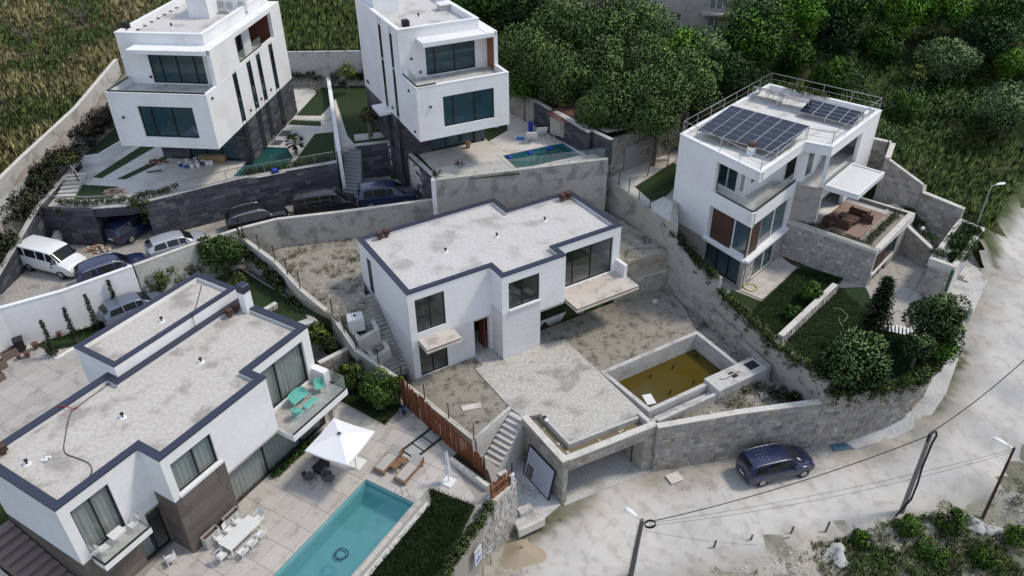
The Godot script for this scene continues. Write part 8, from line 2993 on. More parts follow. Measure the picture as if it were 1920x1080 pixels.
func car(called: String, label: String, cat: String, at: Vector3, turn: float, pm: Material, spec: Array, o := {}) -> Node3D:
	var t := thing(called, label, cat, at, turn)
	var sh := Shell.new()
	for s in spec:
		sh.add(s[0], s[1], s[2], s[3], s[4], 0.27 if s.size() < 6 else s[5])
	var k := MB.new()
	sh.body(k)
	obj("body", k, pm, t)
	var gl := plain("car_glass", lin(0.008, 0.01, 0.012), 0.04)
	var n: int = sh.st[0].size() - 1
	for w in o.get("side", []):
		for side in [0, 1]:
			k = MB.new()
			var lo := 4.15
			var hi := 5.9
			var c := [V2(w[0], lo), V2(w[1], lo), V2(w[3], hi), V2(w[2], hi)]
			if side:
				for j in 4:
					c[j].y = n - c[j].y
			sh.patch(k, c, 0.006)
			obj("side_window", k, gl, t)
	for w in o.get("screen", []):
		k = MB.new()
		var lo2: float = w[2] if w.size() > 2 else 6.2
		sh.patch(k, [V2(w[0], lo2), V2(w[1], lo2), V2(w[1], n - lo2), V2(w[0], n - lo2)], 0.007, 6, 8)
		obj("windscreen" if w[0] > sh.st.size() * 0.5 else "rear_window", k, gl, t)
	for w in o.get("rails", []):
		for side in [-1, 1]:
			k = MB.new()
			var pts := []
			for j in 9:
				var s := lerpf(w[0], w[1], j / 8.0)
				var p := sh.at(s, 6.6)
				pts.append(V3(p.x, p.y + (0.05 if j > 0 and j < 8 else 0.0), p.z * -side))
			k.tube(pts, 0.02, 5)
			obj("roof_rail", k, M.steel, t)
	if o.has("trim"):
		for side in [0, 1]:
			k = MB.new()
			var w: Array = o.trim
			var c := [V2(w[0], 5.95), V2(w[1], 5.95), V2(w[1], 6.25), V2(w[0], 6.25)]
			if side:
				for j in 4:
					c[j].y = n - c[j].y
			sh.patch(k, c, 0.009, 10, 2)
			obj("chrome_trim", k, M.steel, t)
	var wr: float = o.get("wheel", 0.33)
	for x in o.axles:
		for side in [-1, 1]:
			var hw: float = o.get("track", 0.78)
			k = MB.new()
			k.tube([V3(x, wr, side * (hw - 0.2)), V3(x, wr, side * (hw + 0.105))], wr * 1.16, 18)
			obj("wheel_arch", k, M.rubber, t)
			k = MB.new()
			k.tube([V3(x, wr, side * (hw - 0.1)), V3(x, wr, side * (hw + 0.1)), V3(x, wr, side * (hw + 0.115))], [wr, wr, wr * 0.9], 18)
			var wh := obj("wheel", k, M.rubber, t)
			k = MB.new()
			k.tube([V3(x, wr, side * (hw + 0.1)), V3(x, wr, side * (hw + 0.122))], wr * 0.64, 14)
			for j in 5:
				var a := TAU * j / 5.0
				k.bar(V3(x, wr, side * (hw + 0.124)), V3(x + cos(a) * wr * 0.55, wr + sin(a) * wr * 0.55, side * (hw + 0.124)), 0.05, 0.02)
			obj("rim", k, M.steel, wh)
	for side in [0, 1]:
		k = MB.new()
		var c := [V2(sh.st.size() - 2.0, 2.6), V2(sh.st.size() - 1.15, 2.6), V2(sh.st.size() - 1.15, 4.4), V2(sh.st.size() - 2.0, 3.9)]
		var r := [V2(0.12, 2.3), V2(0.75, 2.5), V2(0.6, 4.2), V2(0.12, 4.2)]
		if side:
			for j in 4:
				c[j].y = n - c[j].y
				r[j].y = n - r[j].y
		sh.patch(k, c, 0.008, 3, 3)
		obj("headlight", k, M.plastic, t)
		k = MB.new()
		sh.patch(k, r, 0.008, 3, 3)
		obj("tail_light", k, M.red, t)
		var m := sh.at(o.get("mirror", 4.0), 4.0)
		k = MB.new()
		k.bev(V3(m.x, m.y + 0.1, (-absf(m.z) - 0.11) * (1 if side == 0 else -1)), V3(0.12, 0.16, 0.22), 0.03)
		obj("mirror", k, pm if not o.has("black_bumper") else M.black, t)
	var x0: float = spec[0][0]
	var x1: float = spec[-1][0]
	k = MB.new()
	var bm: Material = M.black if o.has("black_bumper") else pm
	k.bev(V3(x0 + 0.08, 0.46, 0), V3(0.24, 0.3, spec[0][1] * 1.86), 0.05)
	obj("bumper", k, bm, t)
	k = MB.new()
	k.bev(V3(x1 - 0.08, 0.44, 0), V3(0.24, 0.32, spec[-1][1] * 1.8), 0.05)
	obj("bumper", k, bm, t)
	k = MB.new()
	k.box(V3(x0 - 0.045, 0.62, 0), V3(0.02, 0.11, 0.5))
	k.box(V3(x1 + 0.045, 0.5, 0), V3(0.02, 0.11, 0.5))
	obj("number_plate", k, M.plastic, t)
	k = MB.new()
	k.box(V3(x1 + 0.03, 0.62, 0), V3(0.04, 0.14, spec[-1][1] * 1.0))
	k.box(V3((x0 + x1) * 0.5, 0.24, 0), V3((x1 - x0) * 0.9, 0.12, spec[2][1] * 1.6))
	obj("grille", k, M.black, t)
	return t

func make_cars() -> void:
	var navy := paint("navy_paint", lin(0.012, 0.02, 0.07))
	var black := paint("black_paint", lin(0.012, 0.013, 0.018))
	var silver := paint("silver_paint", lin(0.4, 0.42, 0.46))
	var white := paint("white_paint", lin(0.7, 0.7, 0.69))
	white.metallic = 0.0
	var mpv := [[-2.38, 0.82, 0.92, 0.66, 1.0], [-2.32, 0.92, 0.98, 0.74, 1.45], [-2.1, 0.97, 1.0, 0.76, 1.7], [-1.2, 0.99, 1.0, 0.78, 1.76], [-0.2, 0.99, 0.99, 0.78, 1.77], [0.55, 0.99, 0.98, 0.74, 1.7], [1.45, 0.98, 0.96, 0.7, 1.08], [2.0, 0.94, 0.88, 0.62, 0.98], [2.3, 0.86, 0.74, 0.5, 0.86], [2.42, 0.7, 0.6, 0.42, 0.68]]
	var a := V3(15.7, 0, -33.8)
	var t := car("minivan", "dark navy minivan parked on the gravel road beside the stone wall", "car", V3(16.85, 0.05, -34.75), atan2(0.7, 2.8), navy, mpv, {"side": [[2.1, 3.0, 2.3, 3.0], [3.08, 4.2, 3.08, 4.15], [4.28, 5.75, 4.25, 5.25]], "screen": [[5.15, 5.9], [0.9, 1.9, 6.1]], "axles": [-1.42, 1.5], "rails": [[2.2, 4.9]], "track": 0.86, "mirror": 5.2})
	t.position.y = ground_raw(16.85, -34.75) + 0.07
	var kk := MB.new()
	for q in 3:
		for r in 4:
			kk.box(V3(-1.5 + q * 0.28, 1.775, -0.42 + r * 0.28), V3(0.12, 0.012, 0.03))
	obj("roof_strips", kk, M.steel, t)
	kk = MB.new()
	kk.box(V3(1.25, 1.24, 0.45), V3(0.3, 0.01, 0.2), Basis(V3(0, 0, 1), -0.6))
	obj("dash_paper", kk, M.plastic, t)
	var van := [[-2.45, 0.86, 1.18, 0.78, 1.3], [-2.42, 0.94, 1.22, 0.84, 1.9], [-2.2, 0.95, 1.22, 0.85, 1.98], [-1.0, 0.95, 1.2, 0.86, 2.0], [0.2, 0.95, 1.18, 0.86, 2.0], [0.95, 0.95, 1.16, 0.82, 1.93], [1.75, 0.94, 1.12, 0.78, 1.22], [2.2, 0.9, 0.98, 0.7, 1.08], [2.42, 0.84, 0.8, 0.6, 0.9], [2.5, 0.74, 0.62, 0.5, 0.7]]
	t = car("passenger_van", "white passenger van with a black bumper parked against the slate wall", "van", V3(-33.03, 8.35, -47.55), atan2(0.42, 1.0) * -1.0 + 0.02, white, van, {"side": [[1.3, 2.55, 1.35, 2.5], [2.65, 3.5, 2.65, 3.5], [3.6, 4.35, 3.6, 4.35], [4.5, 5.9, 4.5, 5.3]], "screen": [[5.12, 5.88]], "axles": [-1.5, 1.55], "track": 0.83, "mirror": 5.3, "black_bumper": true})
	var wk := MB.new()
	wk.box(V3(0.9, 0.82, 0.957), V3(0.3, 0.16, 0.006))
	wk.box(V3(1.25, 0.74, 0.955), V3(0.14, 0.06, 0.006))
	obj("door_logo", wk, plain("logo_grey", lin(0.2, 0.21, 0.24), 0.5), t)
	var suv := [[-2.35, 0.8, 0.95, 0.6, 1.05], [-2.25, 0.9, 1.02, 0.68, 1.4], [-1.9, 0.95, 1.04, 0.72, 1.58], [-1.0, 0.97, 1.02, 0.74, 1.66], [0.0, 0.97, 1.0, 0.74, 1.66], [0.55, 0.96, 0.99, 0.72, 1.58], [1.2, 0.95, 0.98, 0.72, 1.06], [1.9, 0.92, 0.93, 0.68, 0.99], [2.25, 0.86, 0.8, 0.56, 0.9], [2.35, 0.74, 0.62, 0.46, 0.72]]
	var win := {"side": [[1.35, 2.9, 1.75, 2.85], [3.0, 4.1, 3.0, 4.05], [4.18, 5.8, 4.18, 5.2]], "screen": [[5.1, 5.9], [0.9, 1.7, 6.1]], "axles": [-1.4, 1.45], "track": 0.84, "mirror": 5.2, "rails": [[2.2, 4.6]], "trim": [1.9, 5.3], "wheel": 0.36}
	car("suv", "black sport utility car with chrome window trim parked below the slate wall", "car", V3(-19.98, 8.3, -53.4) + V3(0.05, 0, -0.2), 0.47, black, suv, win)
	car("suv", "dark blue car with silver roof rails half hidden behind the white courtyard wall", "car", V3(-28.35, 8.3, -46.04) + V3(0.1, 0, -0.3), 0.62, navy, suv, win)
	var hatch := [[-2.1, 0.78, 0.9, 0.55, 1.0], [-2.0, 0.86, 0.96, 0.62, 1.3], [-1.5, 0.9, 0.96, 0.66, 1.47], [-0.7, 0.91, 0.95, 0.67, 1.52], [0.1, 0.91, 0.94, 0.66, 1.5], [0.5, 0.9, 0.93, 0.64, 1.42], [1.25, 0.89, 0.92, 0.66, 1.0], [1.75, 0.86, 0.86, 0.6, 0.92], [2.05, 0.8, 0.72, 0.5, 0.82], [2.12, 0.68, 0.58, 0.4, 0.64]]
	var hw := {"side": [[1.6, 2.9, 1.9, 2.85], [3.0, 4.0, 3.0, 3.95], [4.1, 5.75, 4.1, 5.2]], "screen": [[5.1, 5.9], [0.9, 1.7, 6.1]], "axles": [-1.25, 1.3], "track": 0.78, "mirror": 5.2}
	car("hatchback", "silver car on the drive, half hidden behind the grey concrete wall", "car", V3(-24.94, 8.3, -49.39) + V3(0.0, 0, -0.35), 0.6, silver, hatch, hw)
	car("estate_car", "dark blue estate car backed into the slate garage", "car", V3(-29.09, 8.3, -51.84) + V3(-0.05, 0, -0.9), 1.12, navy, suv, {"side": [[1.35, 2.9, 1.75, 2.85], [3.0, 4.1, 3.0, 4.05], [4.18, 5.8, 4.18, 5.2]], "screen": [[5.1, 5.9], [0.9, 1.7, 6.1]], "axles": [-1.4, 1.45], "track": 0.84, "mirror": 5.2})
	car("black_van", "long black van parked beside the drive wall, farther along the slate wall", "van", V3(-15.1, 8.3, -55.33) + V3(0.1, 0, -0.2), 0.28, black, van, {"side": [[1.3, 2.55, 1.35, 2.5], [2.65, 3.5, 2.65, 3.5], [3.6, 4.35, 3.6, 4.35], [4.5, 5.9, 4.5, 5.3]], "screen": [[5.12, 5.88]], "axles": [-1.5, 1.55], "track": 0.83, "mirror": 5.3})
	car("minivan", "dark blue people carrier facing right below the slate side wall of the pool terrace", "car", V3(-10.14, 8.3, -56.73) + V3(0, 0, -0.35), 0.2, navy, mpv, {"side": [[2.1, 3.0, 2.3, 3.0], [3.08, 4.2, 3.08, 4.15], [4.28, 5.75, 4.25, 5.25]], "screen": [[5.15, 5.9], [0.9, 1.9, 6.1]], "axles": [-1.42, 1.5], "track": 0.86, "mirror": 5.2})
	car("hatchback", "blue grey car parked between the white court wall and the narrow raised roof", "car", V3(-26.76, 6.25, -44.44) + V3(0, 0, -0.2), 0.72, paint("slate_blue_paint", lin(0.12, 0.15, 0.2)), hatch, hw)

func tone(c: Color, spread := 0.3) -> Color:
	return c * Color(1.2, 1.4, 1.05) * rr(1.0 - spread, 1.0 + spread)

func crown(k: MB, c: Vector3, r: Vector3, lobes: int, leaves: int, size: float, cols: Array, rag := 0.35) -> void:
	var ls := []
	for j in lobes:
		var d := V3(rr(-1, 1), rr(-0.75, 1), rr(-1, 1))
		while d.length() > 1.0 or d.length() < 0.25:
			d = V3(rr(-1, 1), rr(-0.75, 1), rr(-1, 1))
		ls.append([c + d.normalized() * r * rr(0.45, 0.82), rr(0.22, 0.46) * (r.x + r.y + r.z) / 3.0, tone(cols[rng.randi() % cols.size()], 0.16)])
	for j in leaves:
		var l: Array = ls[j % lobes]
		var d := V3(rng.randfn(), rng.randfn() * 0.9 + 0.25, rng.randfn()).normalized()
		var p: Vector3 = l[0] + d * l[1] * (1.0 - rag * rng.randf() * rng.randf() + 0.12 * rng.randf())
		var out := (p - c).normalized()
		var dir := (d * 0.7 + V3(rng.randfn(), rng.randfn(), rng.randfn()) * 0.6).normalized()
		var side := dir.cross(V3(rng.randfn(), rng.randfn(), rng.randfn())).normalized()
		k.col = tone(l[2], 0.3)
		k.leaf(p, dir, side, size * rr(0.7, 1.4), size * rr(0.2, 0.34), (d * 0.7 + out * 0.4 + side.cross(dir) * 0.25).normalized())

func trunk(k: MB, h: float, r: float, limbs: int, spread: float, lean := Vector3.ZERO) -> void:
	var top := V3(lean.x, h, lean.z)
	k.tube([V3(0, -0.4, 0), V3(r * 0.4, h * 0.35, 0) + lean * 0.3, top], [r * 1.25, r, r * 0.72], 8)
	for j in limbs:
		var a := TAU * j / limbs + rng.randf()
		var e := top + V3(cos(a) * spread, h * rr(0.5, 1.0), sin(a) * spread)
		k.tube([top - V3(0, r, 0), top.lerp(e, 0.5) + V3(0, 0.15 * h, 0), e], [r * 0.6, r * 0.4, r * 0.12], 6)

const OLIVE := [Color(0.085, 0.11, 0.05), Color(0.115, 0.14, 0.07), Color(0.07, 0.092, 0.04), Color(0.14, 0.16, 0.09)]
const SILVER := [Color(0.13, 0.155, 0.11), Color(0.17, 0.19, 0.145), Color(0.1, 0.125, 0.085)]
const GREEN := [Color(0.035, 0.075, 0.012), Color(0.05, 0.1, 0.016), Color(0.028, 0.058, 0.012), Color(0.07, 0.12, 0.02)]
const BRIGHT := [Color(0.075, 0.15, 0.012), Color(0.1, 0.17, 0.02), Color(0.055, 0.115, 0.012)]
const DARKG := [Color(0.02, 0.042, 0.014), Color(0.03, 0.055, 0.018), Color(0.016, 0.034, 0.014)]
const YELLOWG := [Color(0.13, 0.14, 0.035), Color(0.1, 0.115, 0.03), Color(0.16, 0.16, 0.05)]

func make_tree(called: String, label: String, at: Vector3, r: Vector3, th: float, cols: Array, leaves: int, size: float, lobes := 22, cat := "tree") -> Node3D:
	var t := thing(called, label, cat, at, rng.randf() * TAU)
	var k := MB.new()
	trunk(k, th, 0.07 + r.x * 0.05, 5, r.x * 0.55)
	obj("trunk", k, M.bark, t)
	k = MB.new()
	crown(k, V3(0, th + r.y * 0.75, 0), r, lobes, leaves, size, cols)
	obj("crown", k, M.leaf, t)
	return t

func spray(k: MB, p: Vector3, r: float, n: int, size: float, cols: Array, up := 0.4) -> void:
	for j in n:
		var d := V3(rng.randfn(), absf(rng.randfn()) * up + rr(-0.4, 0.4), rng.randfn()).normalized()
		var q := p + d * r * pow(rng.randf(), 0.4)
		var dir := (d + V3(rng.randfn(), rng.randfn(), rng.randfn()) * 0.7).normalized()
		var side := dir.cross(V3(rng.randfn(), rng.randfn(), rng.randfn())).normalized()
		k.col = tone(cols[rng.randi() % cols.size()], 0.3)
		k.leaf(q, dir, side, size * rr(0.7, 1.4), size * rr(0.22, 0.36), (d * 0.7 + side.cross(dir) * 0.4 + V3(0, 0.3, 0)).normalized())

func hedge(called: String, label: String, pts: Array, r: float, per: int, size: float, cols: Array, cat := "hedge", sag := 0.0) -> void:
	var t := thing(called, label, cat, pts[0])
	var k := MB.new()
	var s := MB.new()
	for j in pts.size() - 1:
		var l: float = pts[j].distance_to(pts[j + 1])
		var n := maxi(1, int(l / (r * 0.55)))
		for q in n:
			var p: Vector3 = pts[j].lerp(pts[j + 1], (q + rng.randf() * 0.6) / n) - pts[0] + V3(rng.randfn() * 0.12, rng.randfn() * 0.16, rng.randfn() * 0.12) * r * 2.0
			spray(k, p, r * rr(0.65, 1.15), per, size, cols)
			if sag > 0 and rng.randf() < 0.6:
				for e in 4:
					spray(k, p - V3(0, (e + 1) * sag * 0.3 * rng.randf(), 0) + V3(0, 0, 0.12), r * 0.4, per / 5, size * 0.9, cols)
			if q % 3 == 0:
				s.tube([p - V3(0, r * 1.1, 0), p + V3(rng.randfn() * 0.1, r * 0.3, 0)], 0.025, 5)
	obj("stem", s, M.bark, t)
	obj("foliage", k, M.leaf, t)

func scatter(called: String, mesh: ArrayMesh, poly: PackedVector2Array, n: int, lo: float, hi: float, tint: Array, where: Callable, lift := 0.0) -> void:
	var a := V2(1e9, 1e9)
	var b := V2(-1e9, -1e9)
	for p in poly:
		a = a.min(p)
		b = b.max(p)
	var list := []
	var tries := 0
	while list.size() < n and tries < n * 6:
		tries += 1
		var p := V2(rr(a.x, b.x), rr(a.y, b.y))
		if not Geometry2D.is_point_in_polygon(p, poly):
			continue
		var w: float = where.call(p.x, p.y)
		if w <= 0 or rng.randf() > w:
			continue
		if in_any(p.x, p.y):
			continue
		var s := rr(lo, hi) * (0.6 + 0.5 * w)
		list.append([Transform3D(Basis(UP, rng.randf() * TAU).scaled(V3(s, s * rr(0.7, 1.3), s)), V3(p.x, ground_h(p.x, p.y) + lift, p.y)), tone(tint[rng.randi() % tint.size()], 0.25)])
	var mm := MultiMesh.new()
	mm.transform_format = MultiMesh.TRANSFORM_3D
	mm.use_colors = true
	mm.mesh = mesh
	mm.instance_count = list.size()
	for j in list.size():
		mm.set_instance_transform(j, list[j][0])
		mm.set_instance_color(j, list[j][1])
	var o := MultiMeshInstance3D.new()
	o.multimesh = mm
	o.material_override = M.leaf
	o.name = numbered(called)
	add_child(o)
	stuff(o)

func tuft_mesh(blades: int, h: float, w: float, lean: float) -> ArrayMesh:
	var k := MB.new()
	for j in blades:
		var a := rng.randf() * TAU
		var d := V3(cos(a), 0, sin(a))
		var dir := (UP + d * lean * rng.randf()).normalized()
		k.col = Color.WHITE * rr(0.65, 1.25)
		k.leaf(d * 0.2 * rng.randf(), dir, d.cross(UP), h * rr(0.6, 1.2), w, (UP + d * 0.5).normalized())
	return k.mesh()

func clump_mesh(n: int, size: float) -> ArrayMesh:
	var k := MB.new()
	for j in n:
		var d := V3(rng.randfn(), absf(rng.randfn()), rng.randfn()).normalized()
		var p := d * rr(0.35, 1.0) * V3(1, 0.8, 1)
		var dir := (d + V3(rng.randfn(), rng.randfn(), rng.randfn()) * 0.6).normalized()
		var side := dir.cross(V3(rng.randfn(), rng.randfn(), rng.randfn())).normalized()
		k.col = Color.WHITE * rr(0.6, 1.35)
		k.leaf(p, dir, side, size * rr(0.7, 1.4), size * 0.28, (d * 0.8 + V3(0, 0.4, 0)).normalized())
	return k.mesh()

func make_plants() -> void:
	var n1 := FastNoiseLite.new()
	n1.seed = 41
	n1.frequency = 0.09
	var n2 := FastNoiseLite.new()
	n2.seed = 43
	n2.frequency = 0.3
	var straw := tuft_mesh(26, 0.5, 0.022, 1.1)
	var blade := tuft_mesh(22, 0.4, 0.022, 1.0)
	var bush := clump_mesh(130, 0.2)
	var lefthill := pv([V2(-39.2, -50), V2(-38.6, -56), V2(-38.4, -65.5), V2(-39.4, -80), V2(-37, -88), V2(-30, -98), V2(-62, -112), V2(-72, -90), V2(-62, -60), V2(-50, -50)])
	scatter("dry_grass", straw, lefthill, 9000, 0.6, 1.5, [Color(0.3, 0.23, 0.14), Color(0.25, 0.19, 0.12), Color(0.36, 0.29, 0.19), Color(0.2, 0.17, 0.08)], func(x, z): return clampf(0.5 + n1.get_noise_2d(x, z) * 1.8, 0, 1))
	scatter("green_grass", blade, lefthill, 9000, 0.8, 1.6, [Color(0.07, 0.1, 0.022), Color(0.1, 0.12, 0.03), Color(0.05, 0.075, 0.02)], func(x, z): return clampf(0.45 - n1.get_noise_2d(x, z) * 1.8, 0, 1))
	scatter("scrub", bush, lefthill, 1100, 0.3, 0.9, [Color(0.05, 0.065, 0.03), Color(0.12, 0.105, 0.065), Color(0.07, 0.08, 0.05), Color(0.16, 0.125, 0.09)], func(x, z): return clampf(0.2 + n2.get_noise_2d(x, z) * 1.5, 0, 1))
	var meadow := pv([V2(-34, -77.2), V2(-2, -77.2), V2(4, -92), V2(0, -112), V2(-36, -112), V2(-37, -85)])
	scatter("green_grass", blade, meadow, 9000, 0.8, 1.7, [Color(0.07, 0.11, 0.02), Color(0.1, 0.13, 0.03), Color(0.045, 0.075, 0.015), Color(0.12, 0.13, 0.04)], func(_x, _z): return 1.0)
	scatter("undergrowth", bush, meadow, 900, 0.25, 0.8, GREEN, func(x, z): return clampf(0.25 + n2.get_noise_2d(x, z) * 1.5, 0, 1))
	var right := pv([V2(24, -66.5), V2(33, -62.5), V2(36.4, -55.5), V2(38.4, -54), V2(46, -62), V2(58, -67), V2(74, -76), V2(74, -112), V2(14, -112), V2(20, -86), V2(17, -70)])
	scatter("green_grass", blade, right, 9000, 0.7, 1.6, [Color(0.06, 0.105, 0.016), Color(0.09, 0.135, 0.025), Color(0.045, 0.08, 0.014), Color(0.13, 0.15, 0.05)], func(x, z): return 1.0 if z > -72 else 0.5)
	scatter("undergrowth", bush, right, 3600, 0.45, 1.25, [Color(0.035, 0.075, 0.012), Color(0.05, 0.1, 0.016), Color(0.03, 0.06, 0.012), Color(0.065, 0.125, 0.02), Color(0.025, 0.05, 0.014)], func(x, z): return clampf((0.75 if z < -63.5 - (x - 36) * 0.25 else 0.06) + n1.get_noise_2d(x, z) * 0.9, 0, 1))
	var grove := pv([V2(3.2, -65), V2(9, -60.5), V2(16, -66), V2(23, -68), V2(20, -84), V2(0, -92), V2(-4, -78)])
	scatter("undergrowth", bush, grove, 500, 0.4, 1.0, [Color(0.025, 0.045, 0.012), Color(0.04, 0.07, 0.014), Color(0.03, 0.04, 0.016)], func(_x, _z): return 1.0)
	var verge := pv([V2(8, -23), V2(12, -27), V2(17.5, -29.3), V2(21, -30.3), V2(24.5, -31), V2(28.3, -31.2), V2(29.6, -29), V2(33, -28), V2(33, -22), V2(10, -15)])
	scatter("undergrowth", bush, verge, 900, 0.16, 0.5, [Color(0.055, 0.1, 0.018), Color(0.08, 0.125, 0.025), Color(0.04, 0.07, 0.018), Color(0.1, 0.12, 0.04)], func(x, z): return clampf((0.75 if x > 18.5 and x < 29 and z > -31.5 else 0.06) + n2.get_noise_2d(x * 0.8, z * 0.8) * 0.9, 0, 1))
	scatter("green_grass", blade, verge, 5200, 0.35, 0.8, [Color(0.08, 0.11, 0.025), Color(0.11, 0.13, 0.04), Color(0.06, 0.08, 0.025), Color(0.16, 0.15, 0.07)], func(x, z): return clampf((0.75 if x > 17.5 and x < 29 else 0.12) + n2.get_noise_2d(x, z) * 0.9, 0, 1))
	var stony := pv([V2(29, -31.5), V2(33, -34.4), V2(36.5, -38), V2(40, -40), V2(42, -34), V2(34, -26), V2(30, -28)])
	scatter("undergrowth", bush, stony, 300, 0.12, 0.45, [Color(0.06, 0.085, 0.03), Color(0.09, 0.11, 0.045), Color(0.05, 0.06, 0.03)], func(x, z): return clampf(0.25 + n2.get_noise_2d(x, z) * 1.6, 0, 1))
	plot_weeds()
	lawn_blades()
	olive_grove()
	garden_plants()

func lawn_blades() -> void:
	var mesh := tuft_mesh(7, 0.075, 0.012, 1.2)
	var zones := [
		[pv([g5(9.0, 9.1), g5(9.9, 8.4), g5(10.1, 11.3), g5(5.5, 12.1), g5(0, 12.4), g5(0, 9.1)]), 3.62, 9000],
		[pv([V2(-13.28, -41.5), V2(-11.66, -43.1), V2(-7.6, -38.95), V2(-7.35, -37.5), V2(-8.19, -35.85), V2(-11.36, -38.1)]), 3.68, 3500],
		[pv([V2(24.84, -48.35), V2(25.96, -43.95), V2(28.45, -42.29), V2(28.9, -41.6), V2(26.0, -38.3), V2(20.1, -37.3), V2(18.9, -42.03)]), 5.045, 9000],
		[pv([g4(2.0, 0.3), g4(2.0, -5.6), g4(5.3, -6.6), V2(24.62, -48.64), V2(18.71, -42.4), V2(16.7, -44.3)]), 5.04, 6000],
		[pv([V2(-32.2, -41.3), V2(-30.0, -42.7), V2(-26.5, -45.8), V2(-24.0, -46.6), V2(-28.7, -42.0)]), 6.26, 2500],
	]
	for z in zones:
		var a := V2(1e9, 1e9)
		var b := V2(-1e9, -1e9)
		for p in z[0]:
			a = a.min(p)
			b = b.max(p)
		var mm := MultiMesh.new()
		mm.transform_format = MultiMesh.TRANSFORM_3D
		mm.use_colors = true
		mm.mesh = mesh
		mm.instance_count = z[2]
		for j in z[2]:
			var p := V2(rr(a.x, b.x), rr(a.y, b.y))
			while not Geometry2D.is_point_in_polygon(p, z[0]):
				p = V2(rr(a.x, b.x), rr(a.y, b.y))
			var s := rr(0.7, 1.5)
			mm.set_instance_transform(j, Transform3D(Basis(UP, rng.randf() * TAU).scaled(V3(s, s, s)), v3(p, z[1])))
			mm.set_instance_color(j, tone(Color(0.035, 0.07, 0.013), 0.35))
		var o := MultiMeshInstance3D.new()
		o.multimesh = mm
		o.material_override = M.leaf
		o.name = numbered("grass")
		add_child(o)
		stuff(o)

func plot_weeds() -> void:
	var bush := clump_mesh(26, 0.35)
	var mm := MultiMesh.new()
	mm.transform_format = MultiMesh.TRANSFORM_3D
	mm.use_colors = true
	mm.mesh = bush
	var list := []
	var n := FastNoiseLite.new()
	n.seed = 9
	n.frequency = 0.35
	for z in [[YARD, 3.4, 330, 0.16], [REAR, 6.85, 900, 0.2], [SIDE, 2.95, 160, 0.35]]:
		var a := V2(1e9, 1e9)
		var b := V2(-1e9, -1e9)
		for p in z[0]:
			a = a.min(p)
			b = b.max(p)
		var got := 0
		var tries := 0
		while got < z[2] and tries < 20000:
			tries += 1
			var p := V2(rr(a.x, b.x), rr(a.y, b.y))
			if not Geometry2D.is_point_in_polygon(p, z[0]) or n.get_noise_2d(p.x, p.y) < rr(-0.2, 0.45):
				continue
			got += 1
			var s: float = z[3] * rr(0.35, 1.3)
			list.append([Transform3D(Basis(UP, rng.randf() * TAU).scaled(V3(s, s * 0.8, s)), v3(p, z[1])), tone([Color(0.07, 0.09, 0.03), Color(0.12, 0.11, 0.05), Color(0.05, 0.055, 0.025), Color(0.08, 0.06, 0.035)][rng.randi() % 4], 0.3)])
	mm.instance_count = list.size()
	for j in list.size():
		mm.set_instance_transform(j, list[j][0])
		mm.set_instance_color(j, list[j][1])
	var o := MultiMeshInstance3D.new()
	o.multimesh = mm
	o.material_override = M.leaf
	o.name = numbered("weeds")
	add_child(o)
	stuff(o)

